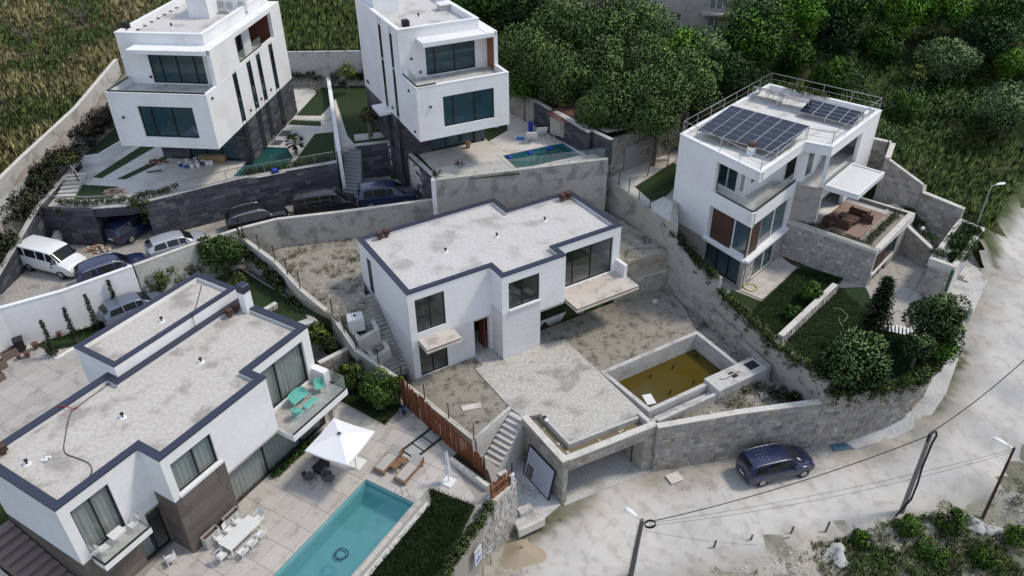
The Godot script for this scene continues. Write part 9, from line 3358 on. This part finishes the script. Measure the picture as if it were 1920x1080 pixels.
func olive_grove() -> void:
	var L := [
		[V3(1.48, 16.8, -68.07), 3.0, 0, "grey green olive nearest the second white villa's roof, at the left of the grove"],
		[V3(4.76, 18, -72.36), 3.1, 0, "olive behind the left end of the grove, below the top edge"],
		[V3(8.03, 17, -70.19), 3.2, 0, "broad olive in the second row, left of the dark gap in the grove"],
		[V3(10.79, 18, -71.55), 3.0, 0, "olive at the back of the grove below the brown shed"],
		[V3(4.39, 15.6, -65.18), 2.6, 0, "brownish olive in the front row above the old concrete wall"],
		[V3(8.16, 15.9, -66.2), 2.8, 0, "olive in the middle of the grove above the slate screen wall"],
		[V3(9.33, 15, -62.14), 3.0, 0, "large olive in the front row above the reddish shed roof"],
		[V3(12.02, 16.2, -65.83), 2.7, 0, "olive in the centre right of the grove, beside the bright green tree"],
		[V3(12.32, 15, -61.41), 2.9, 0, "olive in the front row above the tan rubble wall"],
		[V3(14.95, 15.4, -62.7), 2.7, 0, "rightmost front olive beside the solar panel roof"],
		[V3(13.13, 17.4, -74.77), 2.7, 1, "tall grey olive in front of the pale far house"],
		[V3(17.41, 16.8, -68.84), 2.4, 1, "silvery olive right of the bright green tree"],
		[V3(6.8, 14.2, -60.73), 1.7, 0, "small olive leaning over the reddish shed roof"],
		[V3(11.65, 13.8, -59.27), 2.0, 0, "low dark olive over the foot of the tan rubble wall"],
		[V3(1.44, 14.6, -66.78), 1.6, 3, "bright green citrus tree beside the second white villa"],
		[V3(15.15, 16.6, -68.07), 2.4, 3, "bright yellow green tree in the middle of the olives"],
		[V3(-1.93, 18.2, -76.85), 3.6, 2, "leafy green tree with large leaves left of the grove, at the top edge"],
		[V3(-4.55, 17.5, -83.1), 2.4, 2, "green tree behind the second villa's roof edge"],
		[V3(1.63, 19, -74.93), 2.8, 4, "dark tree at the top edge above the olives"],
		[V3(21.97, 16.4, -71.49), 3.3, 2, "dense green tree right of the pale far house"],
		[V3(19.2, 15, -66.26), 2.3, 4, "dark bushy tree behind the solar panel roof"],
		[V3(25.08, 16.4, -75.56), 2.6, 2, "green tree at the back, left of the open slope"],
		[V3(23.23, 18.4, -76.63), 2.8, 1, "grey olive at the top edge right of the far house"],
		[V3(29.35, 17, -79.7), 2.9, 3, "light green bushy tree at the top edge above the green slope"],
		[V3(43.5, 13.6, -75.69), 2.9, 1, "silvery olive standing alone on the green slope"],
		[V3(45.06, 12.2, -66.43), 2.8, 1, "silvery olive cut by the right edge on the green slope"],
		[V3(47.91, 14.2, -77.47), 2.7, 4, "dark green tree behind the lone silvery olive"],
		[V3(40.72, 16, -81.86), 2.9, 3, "light green tree at the top edge, left of the silvery olive"],
		[V3(35.34, 17, -81.39), 3.2, 2, "green tree at the top edge over the middle of the slope"],
		[V3(45.28, 16.8, -82.67), 3.0, 3, "bright green tree at the top edge, right part"],
		[V3(50.83, 16.5, -81.45), 2.9, 2, "green tree in the top right corner"],
		[V3(49.43, 13.2, -74.69), 1.8, 3, "yellow green bush at the right edge above the cut olive"],
		[V3(33.05, 14.6, -79.54), 2.6, 4, "dark green shrub mass at the left of the green slope"],
		[V3(38.25, 13.2, -79.42), 2.3, 2, "rounded green shrub in the middle of the green slope"],
		[V3(31.79, 12, -74.29), 2.0, 2, "green shrub just behind the solar panel roof's back rail"],
		[V3(28.57, 13.4, -76.66), 2.0, 2, "green shrub behind the back left corner of the solar roof"],
		[V3(37.39, 11, -69.58), 1.5, 2, "low green shrub on the slope right of the solar roof"],
	]
	var protos := {}
	var names := ["olive_tree", "silver_olive_tree", "leafy_tree", "bright_tree", "dark_tree"]
	var cols := [OLIVE, SILVER, GREEN, BRIGHT, DARKG]
	for j in L.size():
		var e: Array = L[j]
		var kind: int = e[2]
		var c: Vector3 = e[0]
		var r: float = e[1]
		var g := ground_h(c.x, c.z)
		var th := maxf(0.7, c.y - g - r * 0.62)
		var key := "%d_%d" % [kind, j % 2]
		var scale := r / 3.0
		if not protos.has(key):
			var t := make_tree(names[kind], e[3], V3(c.x, g, c.z), V3(3.0, 2.5, 3.0), th / scale, cols[kind], 10000 if kind < 2 else 7500, 0.2 if kind < 2 else 0.27, 36)
			t.scale = Vector3.ONE * scale
			protos[key] = t
			t.set_meta("group", "trees on the slopes behind the houses")
			t.set_meta("base", th / scale)
		else:
			var o := dup(protos[key], V3(c.x, c.y - r * 0.62 - float(protos[key].get_meta("base")) * scale, c.z), rng.randf() * TAU, e[3], "trees on the slopes behind the houses", scale)
			o.scale = V3(scale, scale * rr(0.92, 1.12), scale)
	for t in protos.values():
		t.remove_meta("base")
	for o in get_children():
		if o.has_meta("base"):
			o.remove_meta("base")
	var bt := [[V3(-49.59, 16.2, -80.93), 2.4, "bare grey tree on the straw coloured hill at the left"], [V3(-46.62, 17, -86.98), 2.0, "bare shrub at the top edge of the straw hill"], [V3(-19.23, 17.2, -74.99), 1.6, "bare twiggy sapling on the green meadow between the two villas"]]
	for e in bt:
		var t := thing("bare_tree", e[2], "tree", V3(e[0].x, ground_h(e[0].x, e[0].z), e[0].z))
		var k := MB.new()
		k.tube([V3(0, -0.3, 0), V3(0.15, e[1] * 0.5, 0.1)], [0.12, 0.09], 6)
		obj("trunk", k, M.bark, t)
		for q in 9:
			k = MB.new()
			var a := TAU * q / 9.0
			var tip := V3(cos(a) * e[1] * 0.7, e[1] * rr(0.8, 1.4), sin(a) * e[1] * 0.7)
			k.tube([V3(0.15, e[1] * 0.45, 0.1), tip * 0.6 + V3(0, 0.2, 0), tip], [0.05, 0.035, 0.012], 5)
			k.tube([tip * 0.6 + V3(0, 0.2, 0), tip + V3(0.4 * sin(a), 0.2, 0.4)], [0.03, 0.01], 4)
			obj("branch", k, M.bark, t)
	var t := thing("dead_sapling", "thin pale bare trunk on the green slope right of the solar roof", "tree", V3(37.51, 9.6, -70.16))
	var k := MB.new()
	k.tube([V3(0, -0.4, 0), V3(0.2, 2.6, 0), V3(0.5, 4.6, -0.2)], [0.07, 0.05, 0.02], 6)
	obj("trunk", k, M.bark, t)
	k = MB.new()
	spray(k, V3(0.3, 4.2, 0), 0.9, 160, 0.25, YELLOWG)
	obj("crown", k, M.leaf, t)

func garden_plants() -> void:
	var k: MB
	var t: Node3D
	make_tree("olive_bush", "large feathery olive bush at the street corner of the lower lawn", V3(21.46, 5, -37.55), V3(2.15, 1.9, 2.15), 0.5, [Color(0.05, 0.075, 0.035), Color(0.07, 0.095, 0.05), Color(0.1, 0.125, 0.075)], 17100, 0.198, 34, "bush")
	make_tree("pine_tree", "round dark pine beside the road at the corner of the white court", V3(28.14, 5, -40.94), V3(1.75, 1.6, 1.75), 1.3, [Color(0.04, 0.06, 0.028), Color(0.055, 0.075, 0.035), Color(0.07, 0.09, 0.045)], 12350, 0.172, 26)
	make_tree("small_tree", "small grey green tree with a thin pale stem above the ivy hedge", V3(26.23, 5, -39.03), V3(1.05, 0.9, 1.05), 1.1, [Color(0.05, 0.065, 0.035), Color(0.075, 0.09, 0.055)], 4940, 0.145, 16)
	make_tree("shrub", "leafy green shrub behind the low ivy hedge under the round pine", V3(28.29, 4.9, -40.09), V3(1.2, 1.0, 1.2), 0.3, GREEN, 5700, 0.145, 18, "shrub")
	make_tree("shrub", "light green shrub right of the feathery olive bush", V3(23.85, 5, -39.08), V3(0.75, 0.7, 0.75), 0.2, BRIGHT, 3040, 0.132, 12, "shrub")
	make_tree("shrub", "rounded green shrub in the middle of the upper lawn by the low wall", V3(21.97, 5, -46.74), V3(0.95, 0.75, 0.95), 0.2, GREEN, 4560, 0.132, 16, "shrub")
	make_tree("shrub", "smaller green shrub near the ivy at the edge of the upper lawn", V3(20.07, 5, -44.66), V3(0.65, 0.5, 0.65), 0.15, GREEN, 2660, 0.119, 10, "shrub")
	t = thing("conifer", "slender dark conifer with white tipped branches on the lower lawn", "tree", V3(24.6, 5, -41.9))
	k = MB.new()
	k.tube([V3(0, -0.3, 0), V3(0, 5.2, 0)], [0.13, 0.03], 8)
	obj("trunk", k, M.bark, t)
	k = MB.new()
	for r in 15:
		var y := 0.5 + r * 0.33
		var w := 1.15 * (1.0 - r / 16.5) + 0.1
		for q in 9:
			var a := TAU * q / 9.0 + r * 0.7
			for s in 7:
				var f := (s + 1) / 7.0
				spray(k, V3(cos(a) * w * f, y - 0.2 * f + 0.1 * rng.randf(), sin(a) * w * f), 0.17, 7, 0.17, [Color(0.025, 0.04, 0.018), Color(0.035, 0.055, 0.022), Color(0.05, 0.065, 0.03)])
	obj("crown", k, M.leaf, t)
	var ivy := [Color(0.06, 0.1, 0.02), Color(0.09, 0.13, 0.03), Color(0.045, 0.075, 0.018), Color(0.13, 0.16, 0.05)]
	hedge("ivy_hedge", "clipped ivy hedge along the top of the curved street wall", [V3(19.94, 5.2, -36.45), V3(21.84, 5.25, -36.7), V3(24.1, 5.3, -37.05), V3(25.85, 5.3, -37.57), V3(27.56, 5.3, -38.75), V3(29.1, 5.3, -40.55), V3(30.07, 5.2, -42.23)], 0.42, 242, 0.109, ivy, "hedge", 0.9)
	hedge("ivy", "trailing ivy hanging over the concrete wall beside the patio and upper lawn", [V3(15.34, 5.9, -47), V3(16.06, 5.75, -45.83), V3(17.07, 5.65, -43.05), V3(17.79, 5.6, -41.01), V3(18.88, 5.6, -39.29), V3(19.78, 5.6, -37.31)], 0.36, 198, 0.102, ivy + [Color(0.15, 0.13, 0.06)], "ivy", 1.3)
	hedge("ivy", "ivy over the higher concrete wall along the left of the solar panel villa", [V3(11.22, 8.8, -54.51), V3(12.09, 8.5, -52.44), V3(13.14, 7.8, -49.98), V3(14.22, 7.3, -48.12), V3(14.97, 7.1, -46.98)], 0.4, 198, 0.109, [Color(0.035, 0.06, 0.015), Color(0.05, 0.08, 0.02), Color(0.028, 0.045, 0.014)], "ivy", 1.2)
	hedge("roof_planting", "thick green planting filling the gatehouse roof", [V3(31.56, 7.95, -48.09), V3(34.02, 7.95, -50.32), V3(35.89, 7.95, -52.29)], 0.62, 506, 0.116, [Color(0.025, 0.06, 0.012), Color(0.04, 0.08, 0.016), Color(0.03, 0.05, 0.012)], "planting")
	hedge("roof_planting", "second band of green planting on the gatehouse roof nearest the road", [V3(31.99, 7.95, -47.35), V3(34.04, 7.95, -49.38), V3(35.77, 7.95, -51.23)], 0.5, 440, 0.116, [Color(0.025, 0.06, 0.012), Color(0.04, 0.08, 0.016), Color(0.03, 0.05, 0.012)], "planting")
	var low := [Color(0.06, 0.08, 0.04), Color(0.09, 0.11, 0.06), Color(0.16, 0.16, 0.11), Color(0.05, 0.07, 0.03)]
	hedge("planting", "low grey planting along the front parapet of the annex roof", [f4(0.6, -7.15, 3.15), f4(6.4, -7.35, 3.15)], 0.24, 74, 0.0884, low, "planting")
	hedge("planting", "low grey planting along the right parapet of the annex roof", [f4(6.0, -7.8, 3.15), f4(6.1, -13.6, 3.15)], 0.27, 74, 0.0884, low, "planting")
	hedge("planting", "green bank planting between the annex and the garden stair", [V3(31.51, 8, -58.67), V3(32.57, 7.6, -57.19), V3(32.69, 6.9, -53.79), V3(33.15, 6.5, -52.36)], 0.5, 198, 0.116, GREEN, "planting")
	make_tree("shrub", "grey green shrub under the end of the white pergola", V3(31.91, 7, -59.61), V3(1.2, 1.0, 1.2), 0.3, OLIVE, 4560, 0.132, 16, "shrub")
	hedge("climber", "pale climber on the back rail of the solar panel roof", [f4(-6.0, -16.45, 9.9), f4(-4.6, -16.4, 10.0), f4(-2.6, -16.45, 9.8)], 0.35, 110, 0.109, YELLOWG, "climber")
	for e in [[V3(11.58, 9.25, -59.31), "leaning bare sapling on the court lawn behind the right villa"], [V3(13.46, 9.25, -60.8), "olive sapling beside the white stone on the court lawn"]]:
		t = thing("sapling", e[1], "tree", e[0])
		k = MB.new()
		k.tube([Vector3.ZERO, V3(0.1, 1.3, 0), V3(0.3, 1.9, 0.1)], [0.05, 0.035, 0.015], 5)
		k.tube([V3(0.1, 1.2, 0), V3(-0.35, 1.9, 0)], [0.03, 0.012], 5)
		obj("trunk", k, M.bark, t)
		k = MB.new()
		spray(k, V3(0.1, 1.9, 0), 0.75, 260 if "olive" in e[1] else 60, 0.16, OLIVE)
		obj("crown", k, M.leaf, t)
	hedge("weeds", "brown and green weeds between the pump chamber and the concrete wall", [V3(17.45, 3, -39.1), V3(18.11, 3.05, -38.66), V3(19.19, 3.1, -38.16)], 0.5, 132, 0.15, [Color(0.05, 0.075, 0.02), Color(0.12, 0.09, 0.045), Color(0.08, 0.065, 0.035)], "weeds")
	var hg := [Color(0.05, 0.075, 0.02), Color(0.075, 0.1, 0.03), Color(0.035, 0.055, 0.016), Color(0.11, 0.12, 0.05)]
	hedge("hedge", "upper stretch of the hedge along the concrete fence wall, nearest the drive", [V3(-20.18, 7.8, -50.52), V3(-18.25, 7.3, -48.63), V3(-16.6, 6.9, -46.37)], 0.55, 286, 0.129, hg)
	hedge("hedge", "middle stretch of the hedge along the concrete fence wall", [V3(-16.06, 6.2, -46), V3(-14.45, 5.7, -44.37), V3(-12.36, 5.2, -41.92)], 0.6, 286, 0.129, hg)
	hedge("hedge", "lower stretch of the hedge behind the fruit bushes beside the pickets", [V3(-11.08, 4.6, -40.34), V3(-9.64, 4.5, -39.06), V3(-8.08, 4.3, -37.69)], 0.6, 286, 0.129, hg)
	make_tree("fruit_bush", "yellow green bush on the middle terrace lawn by the villa's corner", V3(-13.45, 4.8, -42.45), V3(0.85, 0.8, 0.85), 0.4, YELLOWG, 2850, 0.132, 14, "bush")
	make_tree("fruit_bush", "yellow green bush hidden behind the chimney terrace wall", V3(-16.19, 4.8, -44.66), V3(0.7, 0.6, 0.7), 0.3, [Color(0.07, 0.1, 0.02), Color(0.1, 0.12, 0.03)], 2090, 0.132, 12, "bush")
	make_tree("fruit_bush", "tall light green bush against the stone terrace wall by the balcony", V3(-10.84, 3.66, -39.24), V3(0.85, 1.0, 0.85), 0.6, hg + YELLOWG, 3610, 0.125, 16, "bush")
	make_tree("fruit_tree", "bushy green fruit tree beside the top of the picket fence", V3(-8.63, 3.66, -37.38), V3(1.25, 1.1, 1.25), 0.8, [Color(0.05, 0.085, 0.02), Color(0.08, 0.115, 0.03), Color(0.11, 0.14, 0.05)], 6840, 0.125, 22)
	make_tree("fruit_tree", "smaller green tree in the corner behind the hose reel", V3(-7.8, 3.66, -38.38), V3(0.75, 0.7, 0.75), 0.7, hg, 2850, 0.119, 14)
	make_tree("olive_bush", "spreading olive bush at the top of the hedge by the drive wall", V3(-21.78, 6.2, -49.67), V3(1.9, 1.5, 1.9), 0.7, [Color(0.06, 0.085, 0.03), Color(0.085, 0.11, 0.045), Color(0.05, 0.065, 0.026)], 11400, 0.158, 28, "bush")
	make_tree("shrub", "reddish brown shrub beside the chimney terrace lawn", V3(-19.88, 6.3, -47.32), V3(0.65, 0.7, 0.65), 0.3, [Color(0.13, 0.09, 0.06), Color(0.08, 0.08, 0.04), Color(0.16, 0.1, 0.07)], 2090, 0.112, 12, "shrub")
	for e in [[V3(-25.82, 6.26, -46.84), "leftmost yellowish shrub behind the narrow raised roof"], [V3(-25.09, 6.26, -47.86), "second yellowish shrub from the left behind the narrow raised roof"], [V3(-24.25, 6.26, -48.91), "third yellowish shrub from the left behind the narrow raised roof"], [V3(-23.51, 6.26, -50.15), "rightmost yellowish shrub, next to the spreading olive bush"]]:
		make_tree("shrub", e[1], e[0], V3(0.95, 1.1, 0.95), 0.4, [Color(0.12, 0.115, 0.04), Color(0.09, 0.095, 0.035), Color(0.15, 0.14, 0.06)], 3230, 0.132, 16, "shrub")
	hedge("window_planting", "row of small plants along the curtained ground floor window by the pool", [f5(6.0, -0.15, 0.15), f5(10.0, -0.1, 0.2)], 0.26, 110, 0.109, GREEN, "planting")
	hedge("ivy_hedge", "flowering ivy hedge on the stone garden wall at the bottom", [V3(-1.23, 3.85, -29.21), V3(-1.96, 3.75, -28.19), V3(-2.78, 3.65, -26.69), V3(-3.8, 3.6, -24.61)], 0.34, 220, 0.0952, ivy + [Color(0.2, 0.16, 0.12)], "hedge", 0.3)
	for e in [[V3(-30.18, 6.26, -40), "leftmost pencil cypress in front of the white courtyard wall"], [V3(-29.35, 6.26, -41.34), "second pencil cypress from the left in front of the white wall"], [V3(-28.64, 6.26, -42.86), "third pencil cypress from the left in front of the white wall"], [V3(-27.83, 6.26, -44.58), "rightmost pencil cypress, beside the covered car"]]:
		t = thing("pencil_cypress", e[1], "cypress", e[0], rng.randf(), "pencil cypresses along the white wall")
		k = MB.new()
		k.tube([V3(0, -0.1, 0), V3(0, 2.6, 0)], [0.05, 0.02], 5)
		obj("trunk", k, M.bark, t)
		k = MB.new()
		for r in 22:
			var f := r / 21.0
			spray(k, V3(rng.randfn() * 0.01, 0.15 + f * 2.7, 0), 0.2 * (1.0 - f) + 0.05, 26, 0.13, DARKG, 1.4)
		obj("foliage", k, M.leaf, t)
	t = thing("agave", "spiky yellow green agave beside the white pebble edging", "plant", V3(-30.44, 6.26, -40.17))
	k = MB.new()
	for j in 34:
		var a := rng.randf() * TAU
		var d := V3(cos(a), rr(0.5, 1.6), sin(a)).normalized()
		k.col = tone(Color(0.11, 0.13, 0.04), 0.3)
		k.leaf(Vector3.ZERO, d, d.cross(UP).normalized(), 0.7, 0.05, UP)
	obj("foliage", k, M.leaf, t)
	var dh := [Color(0.022, 0.03, 0.014), Color(0.035, 0.045, 0.02), Color(0.05, 0.055, 0.028), Color(0.045, 0.032, 0.022)]
	hedge("hedge", "dark overgrown hedge beside the slate boundary wall at the left edge", [V3(-38.6, 9.4, -39.5), V3(-36.4, 9.8, -44.6), V3(-36.0, 10.6, -48.5)], 1.0, 660, 0.177, dh + [Color(0.09, 0.09, 0.05)])
	hedge("hedge", "dark hedge beside the terrace steps on the left", [V3(-36.0, 11.4, -49.5), V3(-35.9, 12.2, -54), V3(-35.7, 12.6, -58.2)], 0.95, 660, 0.177, dh)
	hedge("hedge", "dark reddish hedge behind the raised lawn left of the upper villa", [V3(-35.4, 13.0, -59.5), V3(-34.9, 13.1, -64), V3(-35.0, 13.2, -70)], 0.9, 660, 0.17, [Color(0.03, 0.02, 0.02), Color(0.04, 0.03, 0.028), Color(0.028, 0.034, 0.018)])
	t = thing("young_tree", "young tree with a pale leaning stem and stakes by the terrace steps", "tree", V3(-33.7, 11.4, -55))
	k = MB.new()
	k.tube([Vector3.ZERO, V3(-0.15, 1.4, 0), V3(-0.4, 2.5, 0.1)], [0.06, 0.05, 0.02], 6)
	obj("trunk", k, M.bark, t)
	k = MB.new()
	k.bar(V3(0.8, 0, 0.3), V3(-0.2, 1.6, 0.05), 0.05)
	k.bar(V3(-0.7, 0, 0.2), V3(0.1, 1.7, 0), 0.05)
	obj("stake", k, M.stone_cap, t)
	k = MB.new()
	spray(k, V3(-0.3, 2.0, 0), 0.75, 240, 0.18, YELLOWG)
	obj("crown", k, M.leaf, t)
	t = thing("young_tree", "bare pale trunk on the raised lawn by the dark hedge", "tree", V3(-34.9, 12.05, -61.42))
	k = MB.new()
	k.tube([Vector3.ZERO, V3(-0.1, 1.2, 0), V3(-0.05, 2.2, 0.1)], [0.09, 0.08, 0.05], 6)
	k.tube([V3(-0.05, 2.1, 0.1), V3(0.5, 2.7, 0)], [0.05, 0.02], 5)
	k.tube([V3(-0.05, 2.1, 0.1), V3(-0.4, 2.8, 0)], [0.05, 0.02], 5)
	obj("trunk", k, M.bark, t)
	hedge("planting", "low planting along the railing at the left end of the slate terrace", [V3(-33.74, 11.6, -51.7), V3(-31.37, 11.6, -51.3), V3(-28.64, 11.6, -51.89)], 0.26, 96, 0.109, low + GREEN, "planting")
	hedge("planting", "grey green lavender along the railing in the middle of the slate terrace", [V3(-28.51, 11.6, -51.88), V3(-27.15, 11.6, -52.7), V3(-25.68, 11.6, -53.71)], 0.3, 110, 0.116, low, "planting")
	hedge("planting", "green ground cover along the railing by the kite shaped pool", [V3(-21.3, 11.5, -56.28), V3(-17.96, 11.5, -57.44), V3(-14.44, 11.5, -58.94)], 0.3, 132, 0.0952, GREEN, "planting", 0.1)
	hedge("creeper", "creeper hanging over the lintel of the slate garage", [V3(-28.05, 11.5, -51.05), V3(-27.28, 11.5, -51.19), V3(-26.93, 11.5, -51.51)], 0.32, 132, 0.116, hg, "creeper", 1.6)
	hedge("creeper", "small creeper hanging down the slate wall left of the garage", [V3(-33.63, 11.3, -50.93), V3(-33.39, 11.3, -50.92)], 0.2, 88, 0.0952, hg, "creeper", 2.2)
	for e in [[V3(-17.91, 11.35, -60.22), 1.0, "small fan palm beside the kite shaped green pool", GREEN, 0.85], [V3(-12.07, 11.4, -63.57), 1.9, "thin palm with a drooping brown skirt on the small lawn by the slate stairs", [Color(0.16, 0.1, 0.06), Color(0.1, 0.11, 0.04)], 0.8]]:
		t = thing("palm", e[2], "palm", e[0])
		k = MB.new()
		k.tube([V3(0, -0.1, 0), V3(0.03, e[1], 0)], [0.13, 0.1], 8)
		obj("trunk", k, M.bark, t)
		for j in 26:
			k = MB.new()
			var a := TAU * j / 26.0 * 5.0
			var el := lerpf(1.2, -0.7, j / 25.0)
			var d := V3(cos(a) * cos(el), sin(el), sin(a) * cos(el))
			var s := d.cross(UP).normalized()
			for q in 9:
				k.col = tone(e[3][j % e[3].size()], 0.25)
				var f := (q - 4) / 4.0
				var dd := (d + s * f * 0.75).normalized()
				k.leaf(V3(0.03, e[1], 0) + d * e[4] * 0.45, dd, s, e[4] * 0.7, 0.035, (UP + d).normalized())
			k.tube([V3(0.03, e[1], 0), V3(0.03, e[1], 0) + d * e[4] * 0.45], 0.012, 4)
			obj("frond", k, M.leaf, t)
	for e in [[V3(-4.07, 11.5, -56.38), "spiky yucca at the edge of the upper pool terrace"], [V3(-5.71, 11.5, -55.01), "small spiky plant in the corner of the upper pool terrace"]]:
		t = thing("yucca", e[1], "plant", e[0])
		k = MB.new()
		for j in 40:
			var a := rng.randf() * TAU
			var d := V3(cos(a), rr(0.2, 1.6), sin(a)).normalized()
			k.col = tone(Color(0.04, 0.06, 0.025), 0.3)
			k.leaf(V3(0, 0.1, 0), d, d.cross(UP).normalized(), 0.75, 0.04, UP)
		obj("foliage", k, M.leaf, t)
	hedge("creeper", "dark climbers trained up the back wall of the left upper lawn", [V3(-23.5, 12.3, -76.4), V3(-18.7, 12.3, -76.4)], 0.6, 132, 0.163, [Color(0.025, 0.04, 0.018), Color(0.04, 0.06, 0.025)], "creeper")
	hedge("creeper", "dark climbers trained up the back wall of the right upper lawn", [V3(-17.6, 12.3, -76.3), V3(-13.6, 12.3, -76.3)], 0.6, 154, 0.163, [Color(0.025, 0.04, 0.018), Color(0.04, 0.06, 0.025)], "creeper")
	make_tree("young_tree", "young tree with yellow leaves on the right upper lawn", V3(-15.88, 11.4, -74.19), V3(0.9, 0.8, 0.9), 1.6, [Color(0.15, 0.15, 0.03), Color(0.1, 0.12, 0.03)], 722, 0.158, 9)
	make_tree("weeping_tree", "small reddish weeping tree on the lawn beside the second villa", V3(-12.09, 11.4, -62.76), V3(0.75, 0.6, 0.75), 1.5, [Color(0.12, 0.07, 0.05), Color(0.09, 0.08, 0.04)], 798, 0.132, 9)
	hedge("creeper", "dark creepers hanging on the old concrete wall right of the second villa", [V3(-1.8, 13.4, -72.0), V3(0.0, 13.4, -68.7)], 0.3, 132, 0.136, DARKG, "creeper", 2.4)
	for e in [[V3(23.72, -0.6, -30.25), 0.9, "bright green bush in the verge below the leaning pole"], [V3(26.27, -0.4, -30.64), 0.95, "dense green bush in the verge between the two poles"], [V3(20.64, -0.8, -29.69), 0.6, "low green bush at the left end of the verge thicket"], [V3(24.53, -1.2, -28.79), 0.95, "wide green bush at the bottom edge of the verge"], [V3(29.88, -0.6, -29.37), 0.9, "grey green bush in the bottom right corner"], [V3(21.65, -1.4, -28.61), 0.8, "olive green bush at the bottom edge beside the white boulder"], [V3(27.35, -1, -28.22), 0.85, "green bush at the bottom edge in the right part of the verge"]]:
		make_tree("bush", e[2], e[0], V3(e[1], e[1] * 0.7, e[1]), 0.1, [Color(0.06, 0.105, 0.018), Color(0.085, 0.135, 0.025), Color(0.045, 0.075, 0.018), Color(0.1, 0.12, 0.04)], 3610, 0.112, 16, "bush")
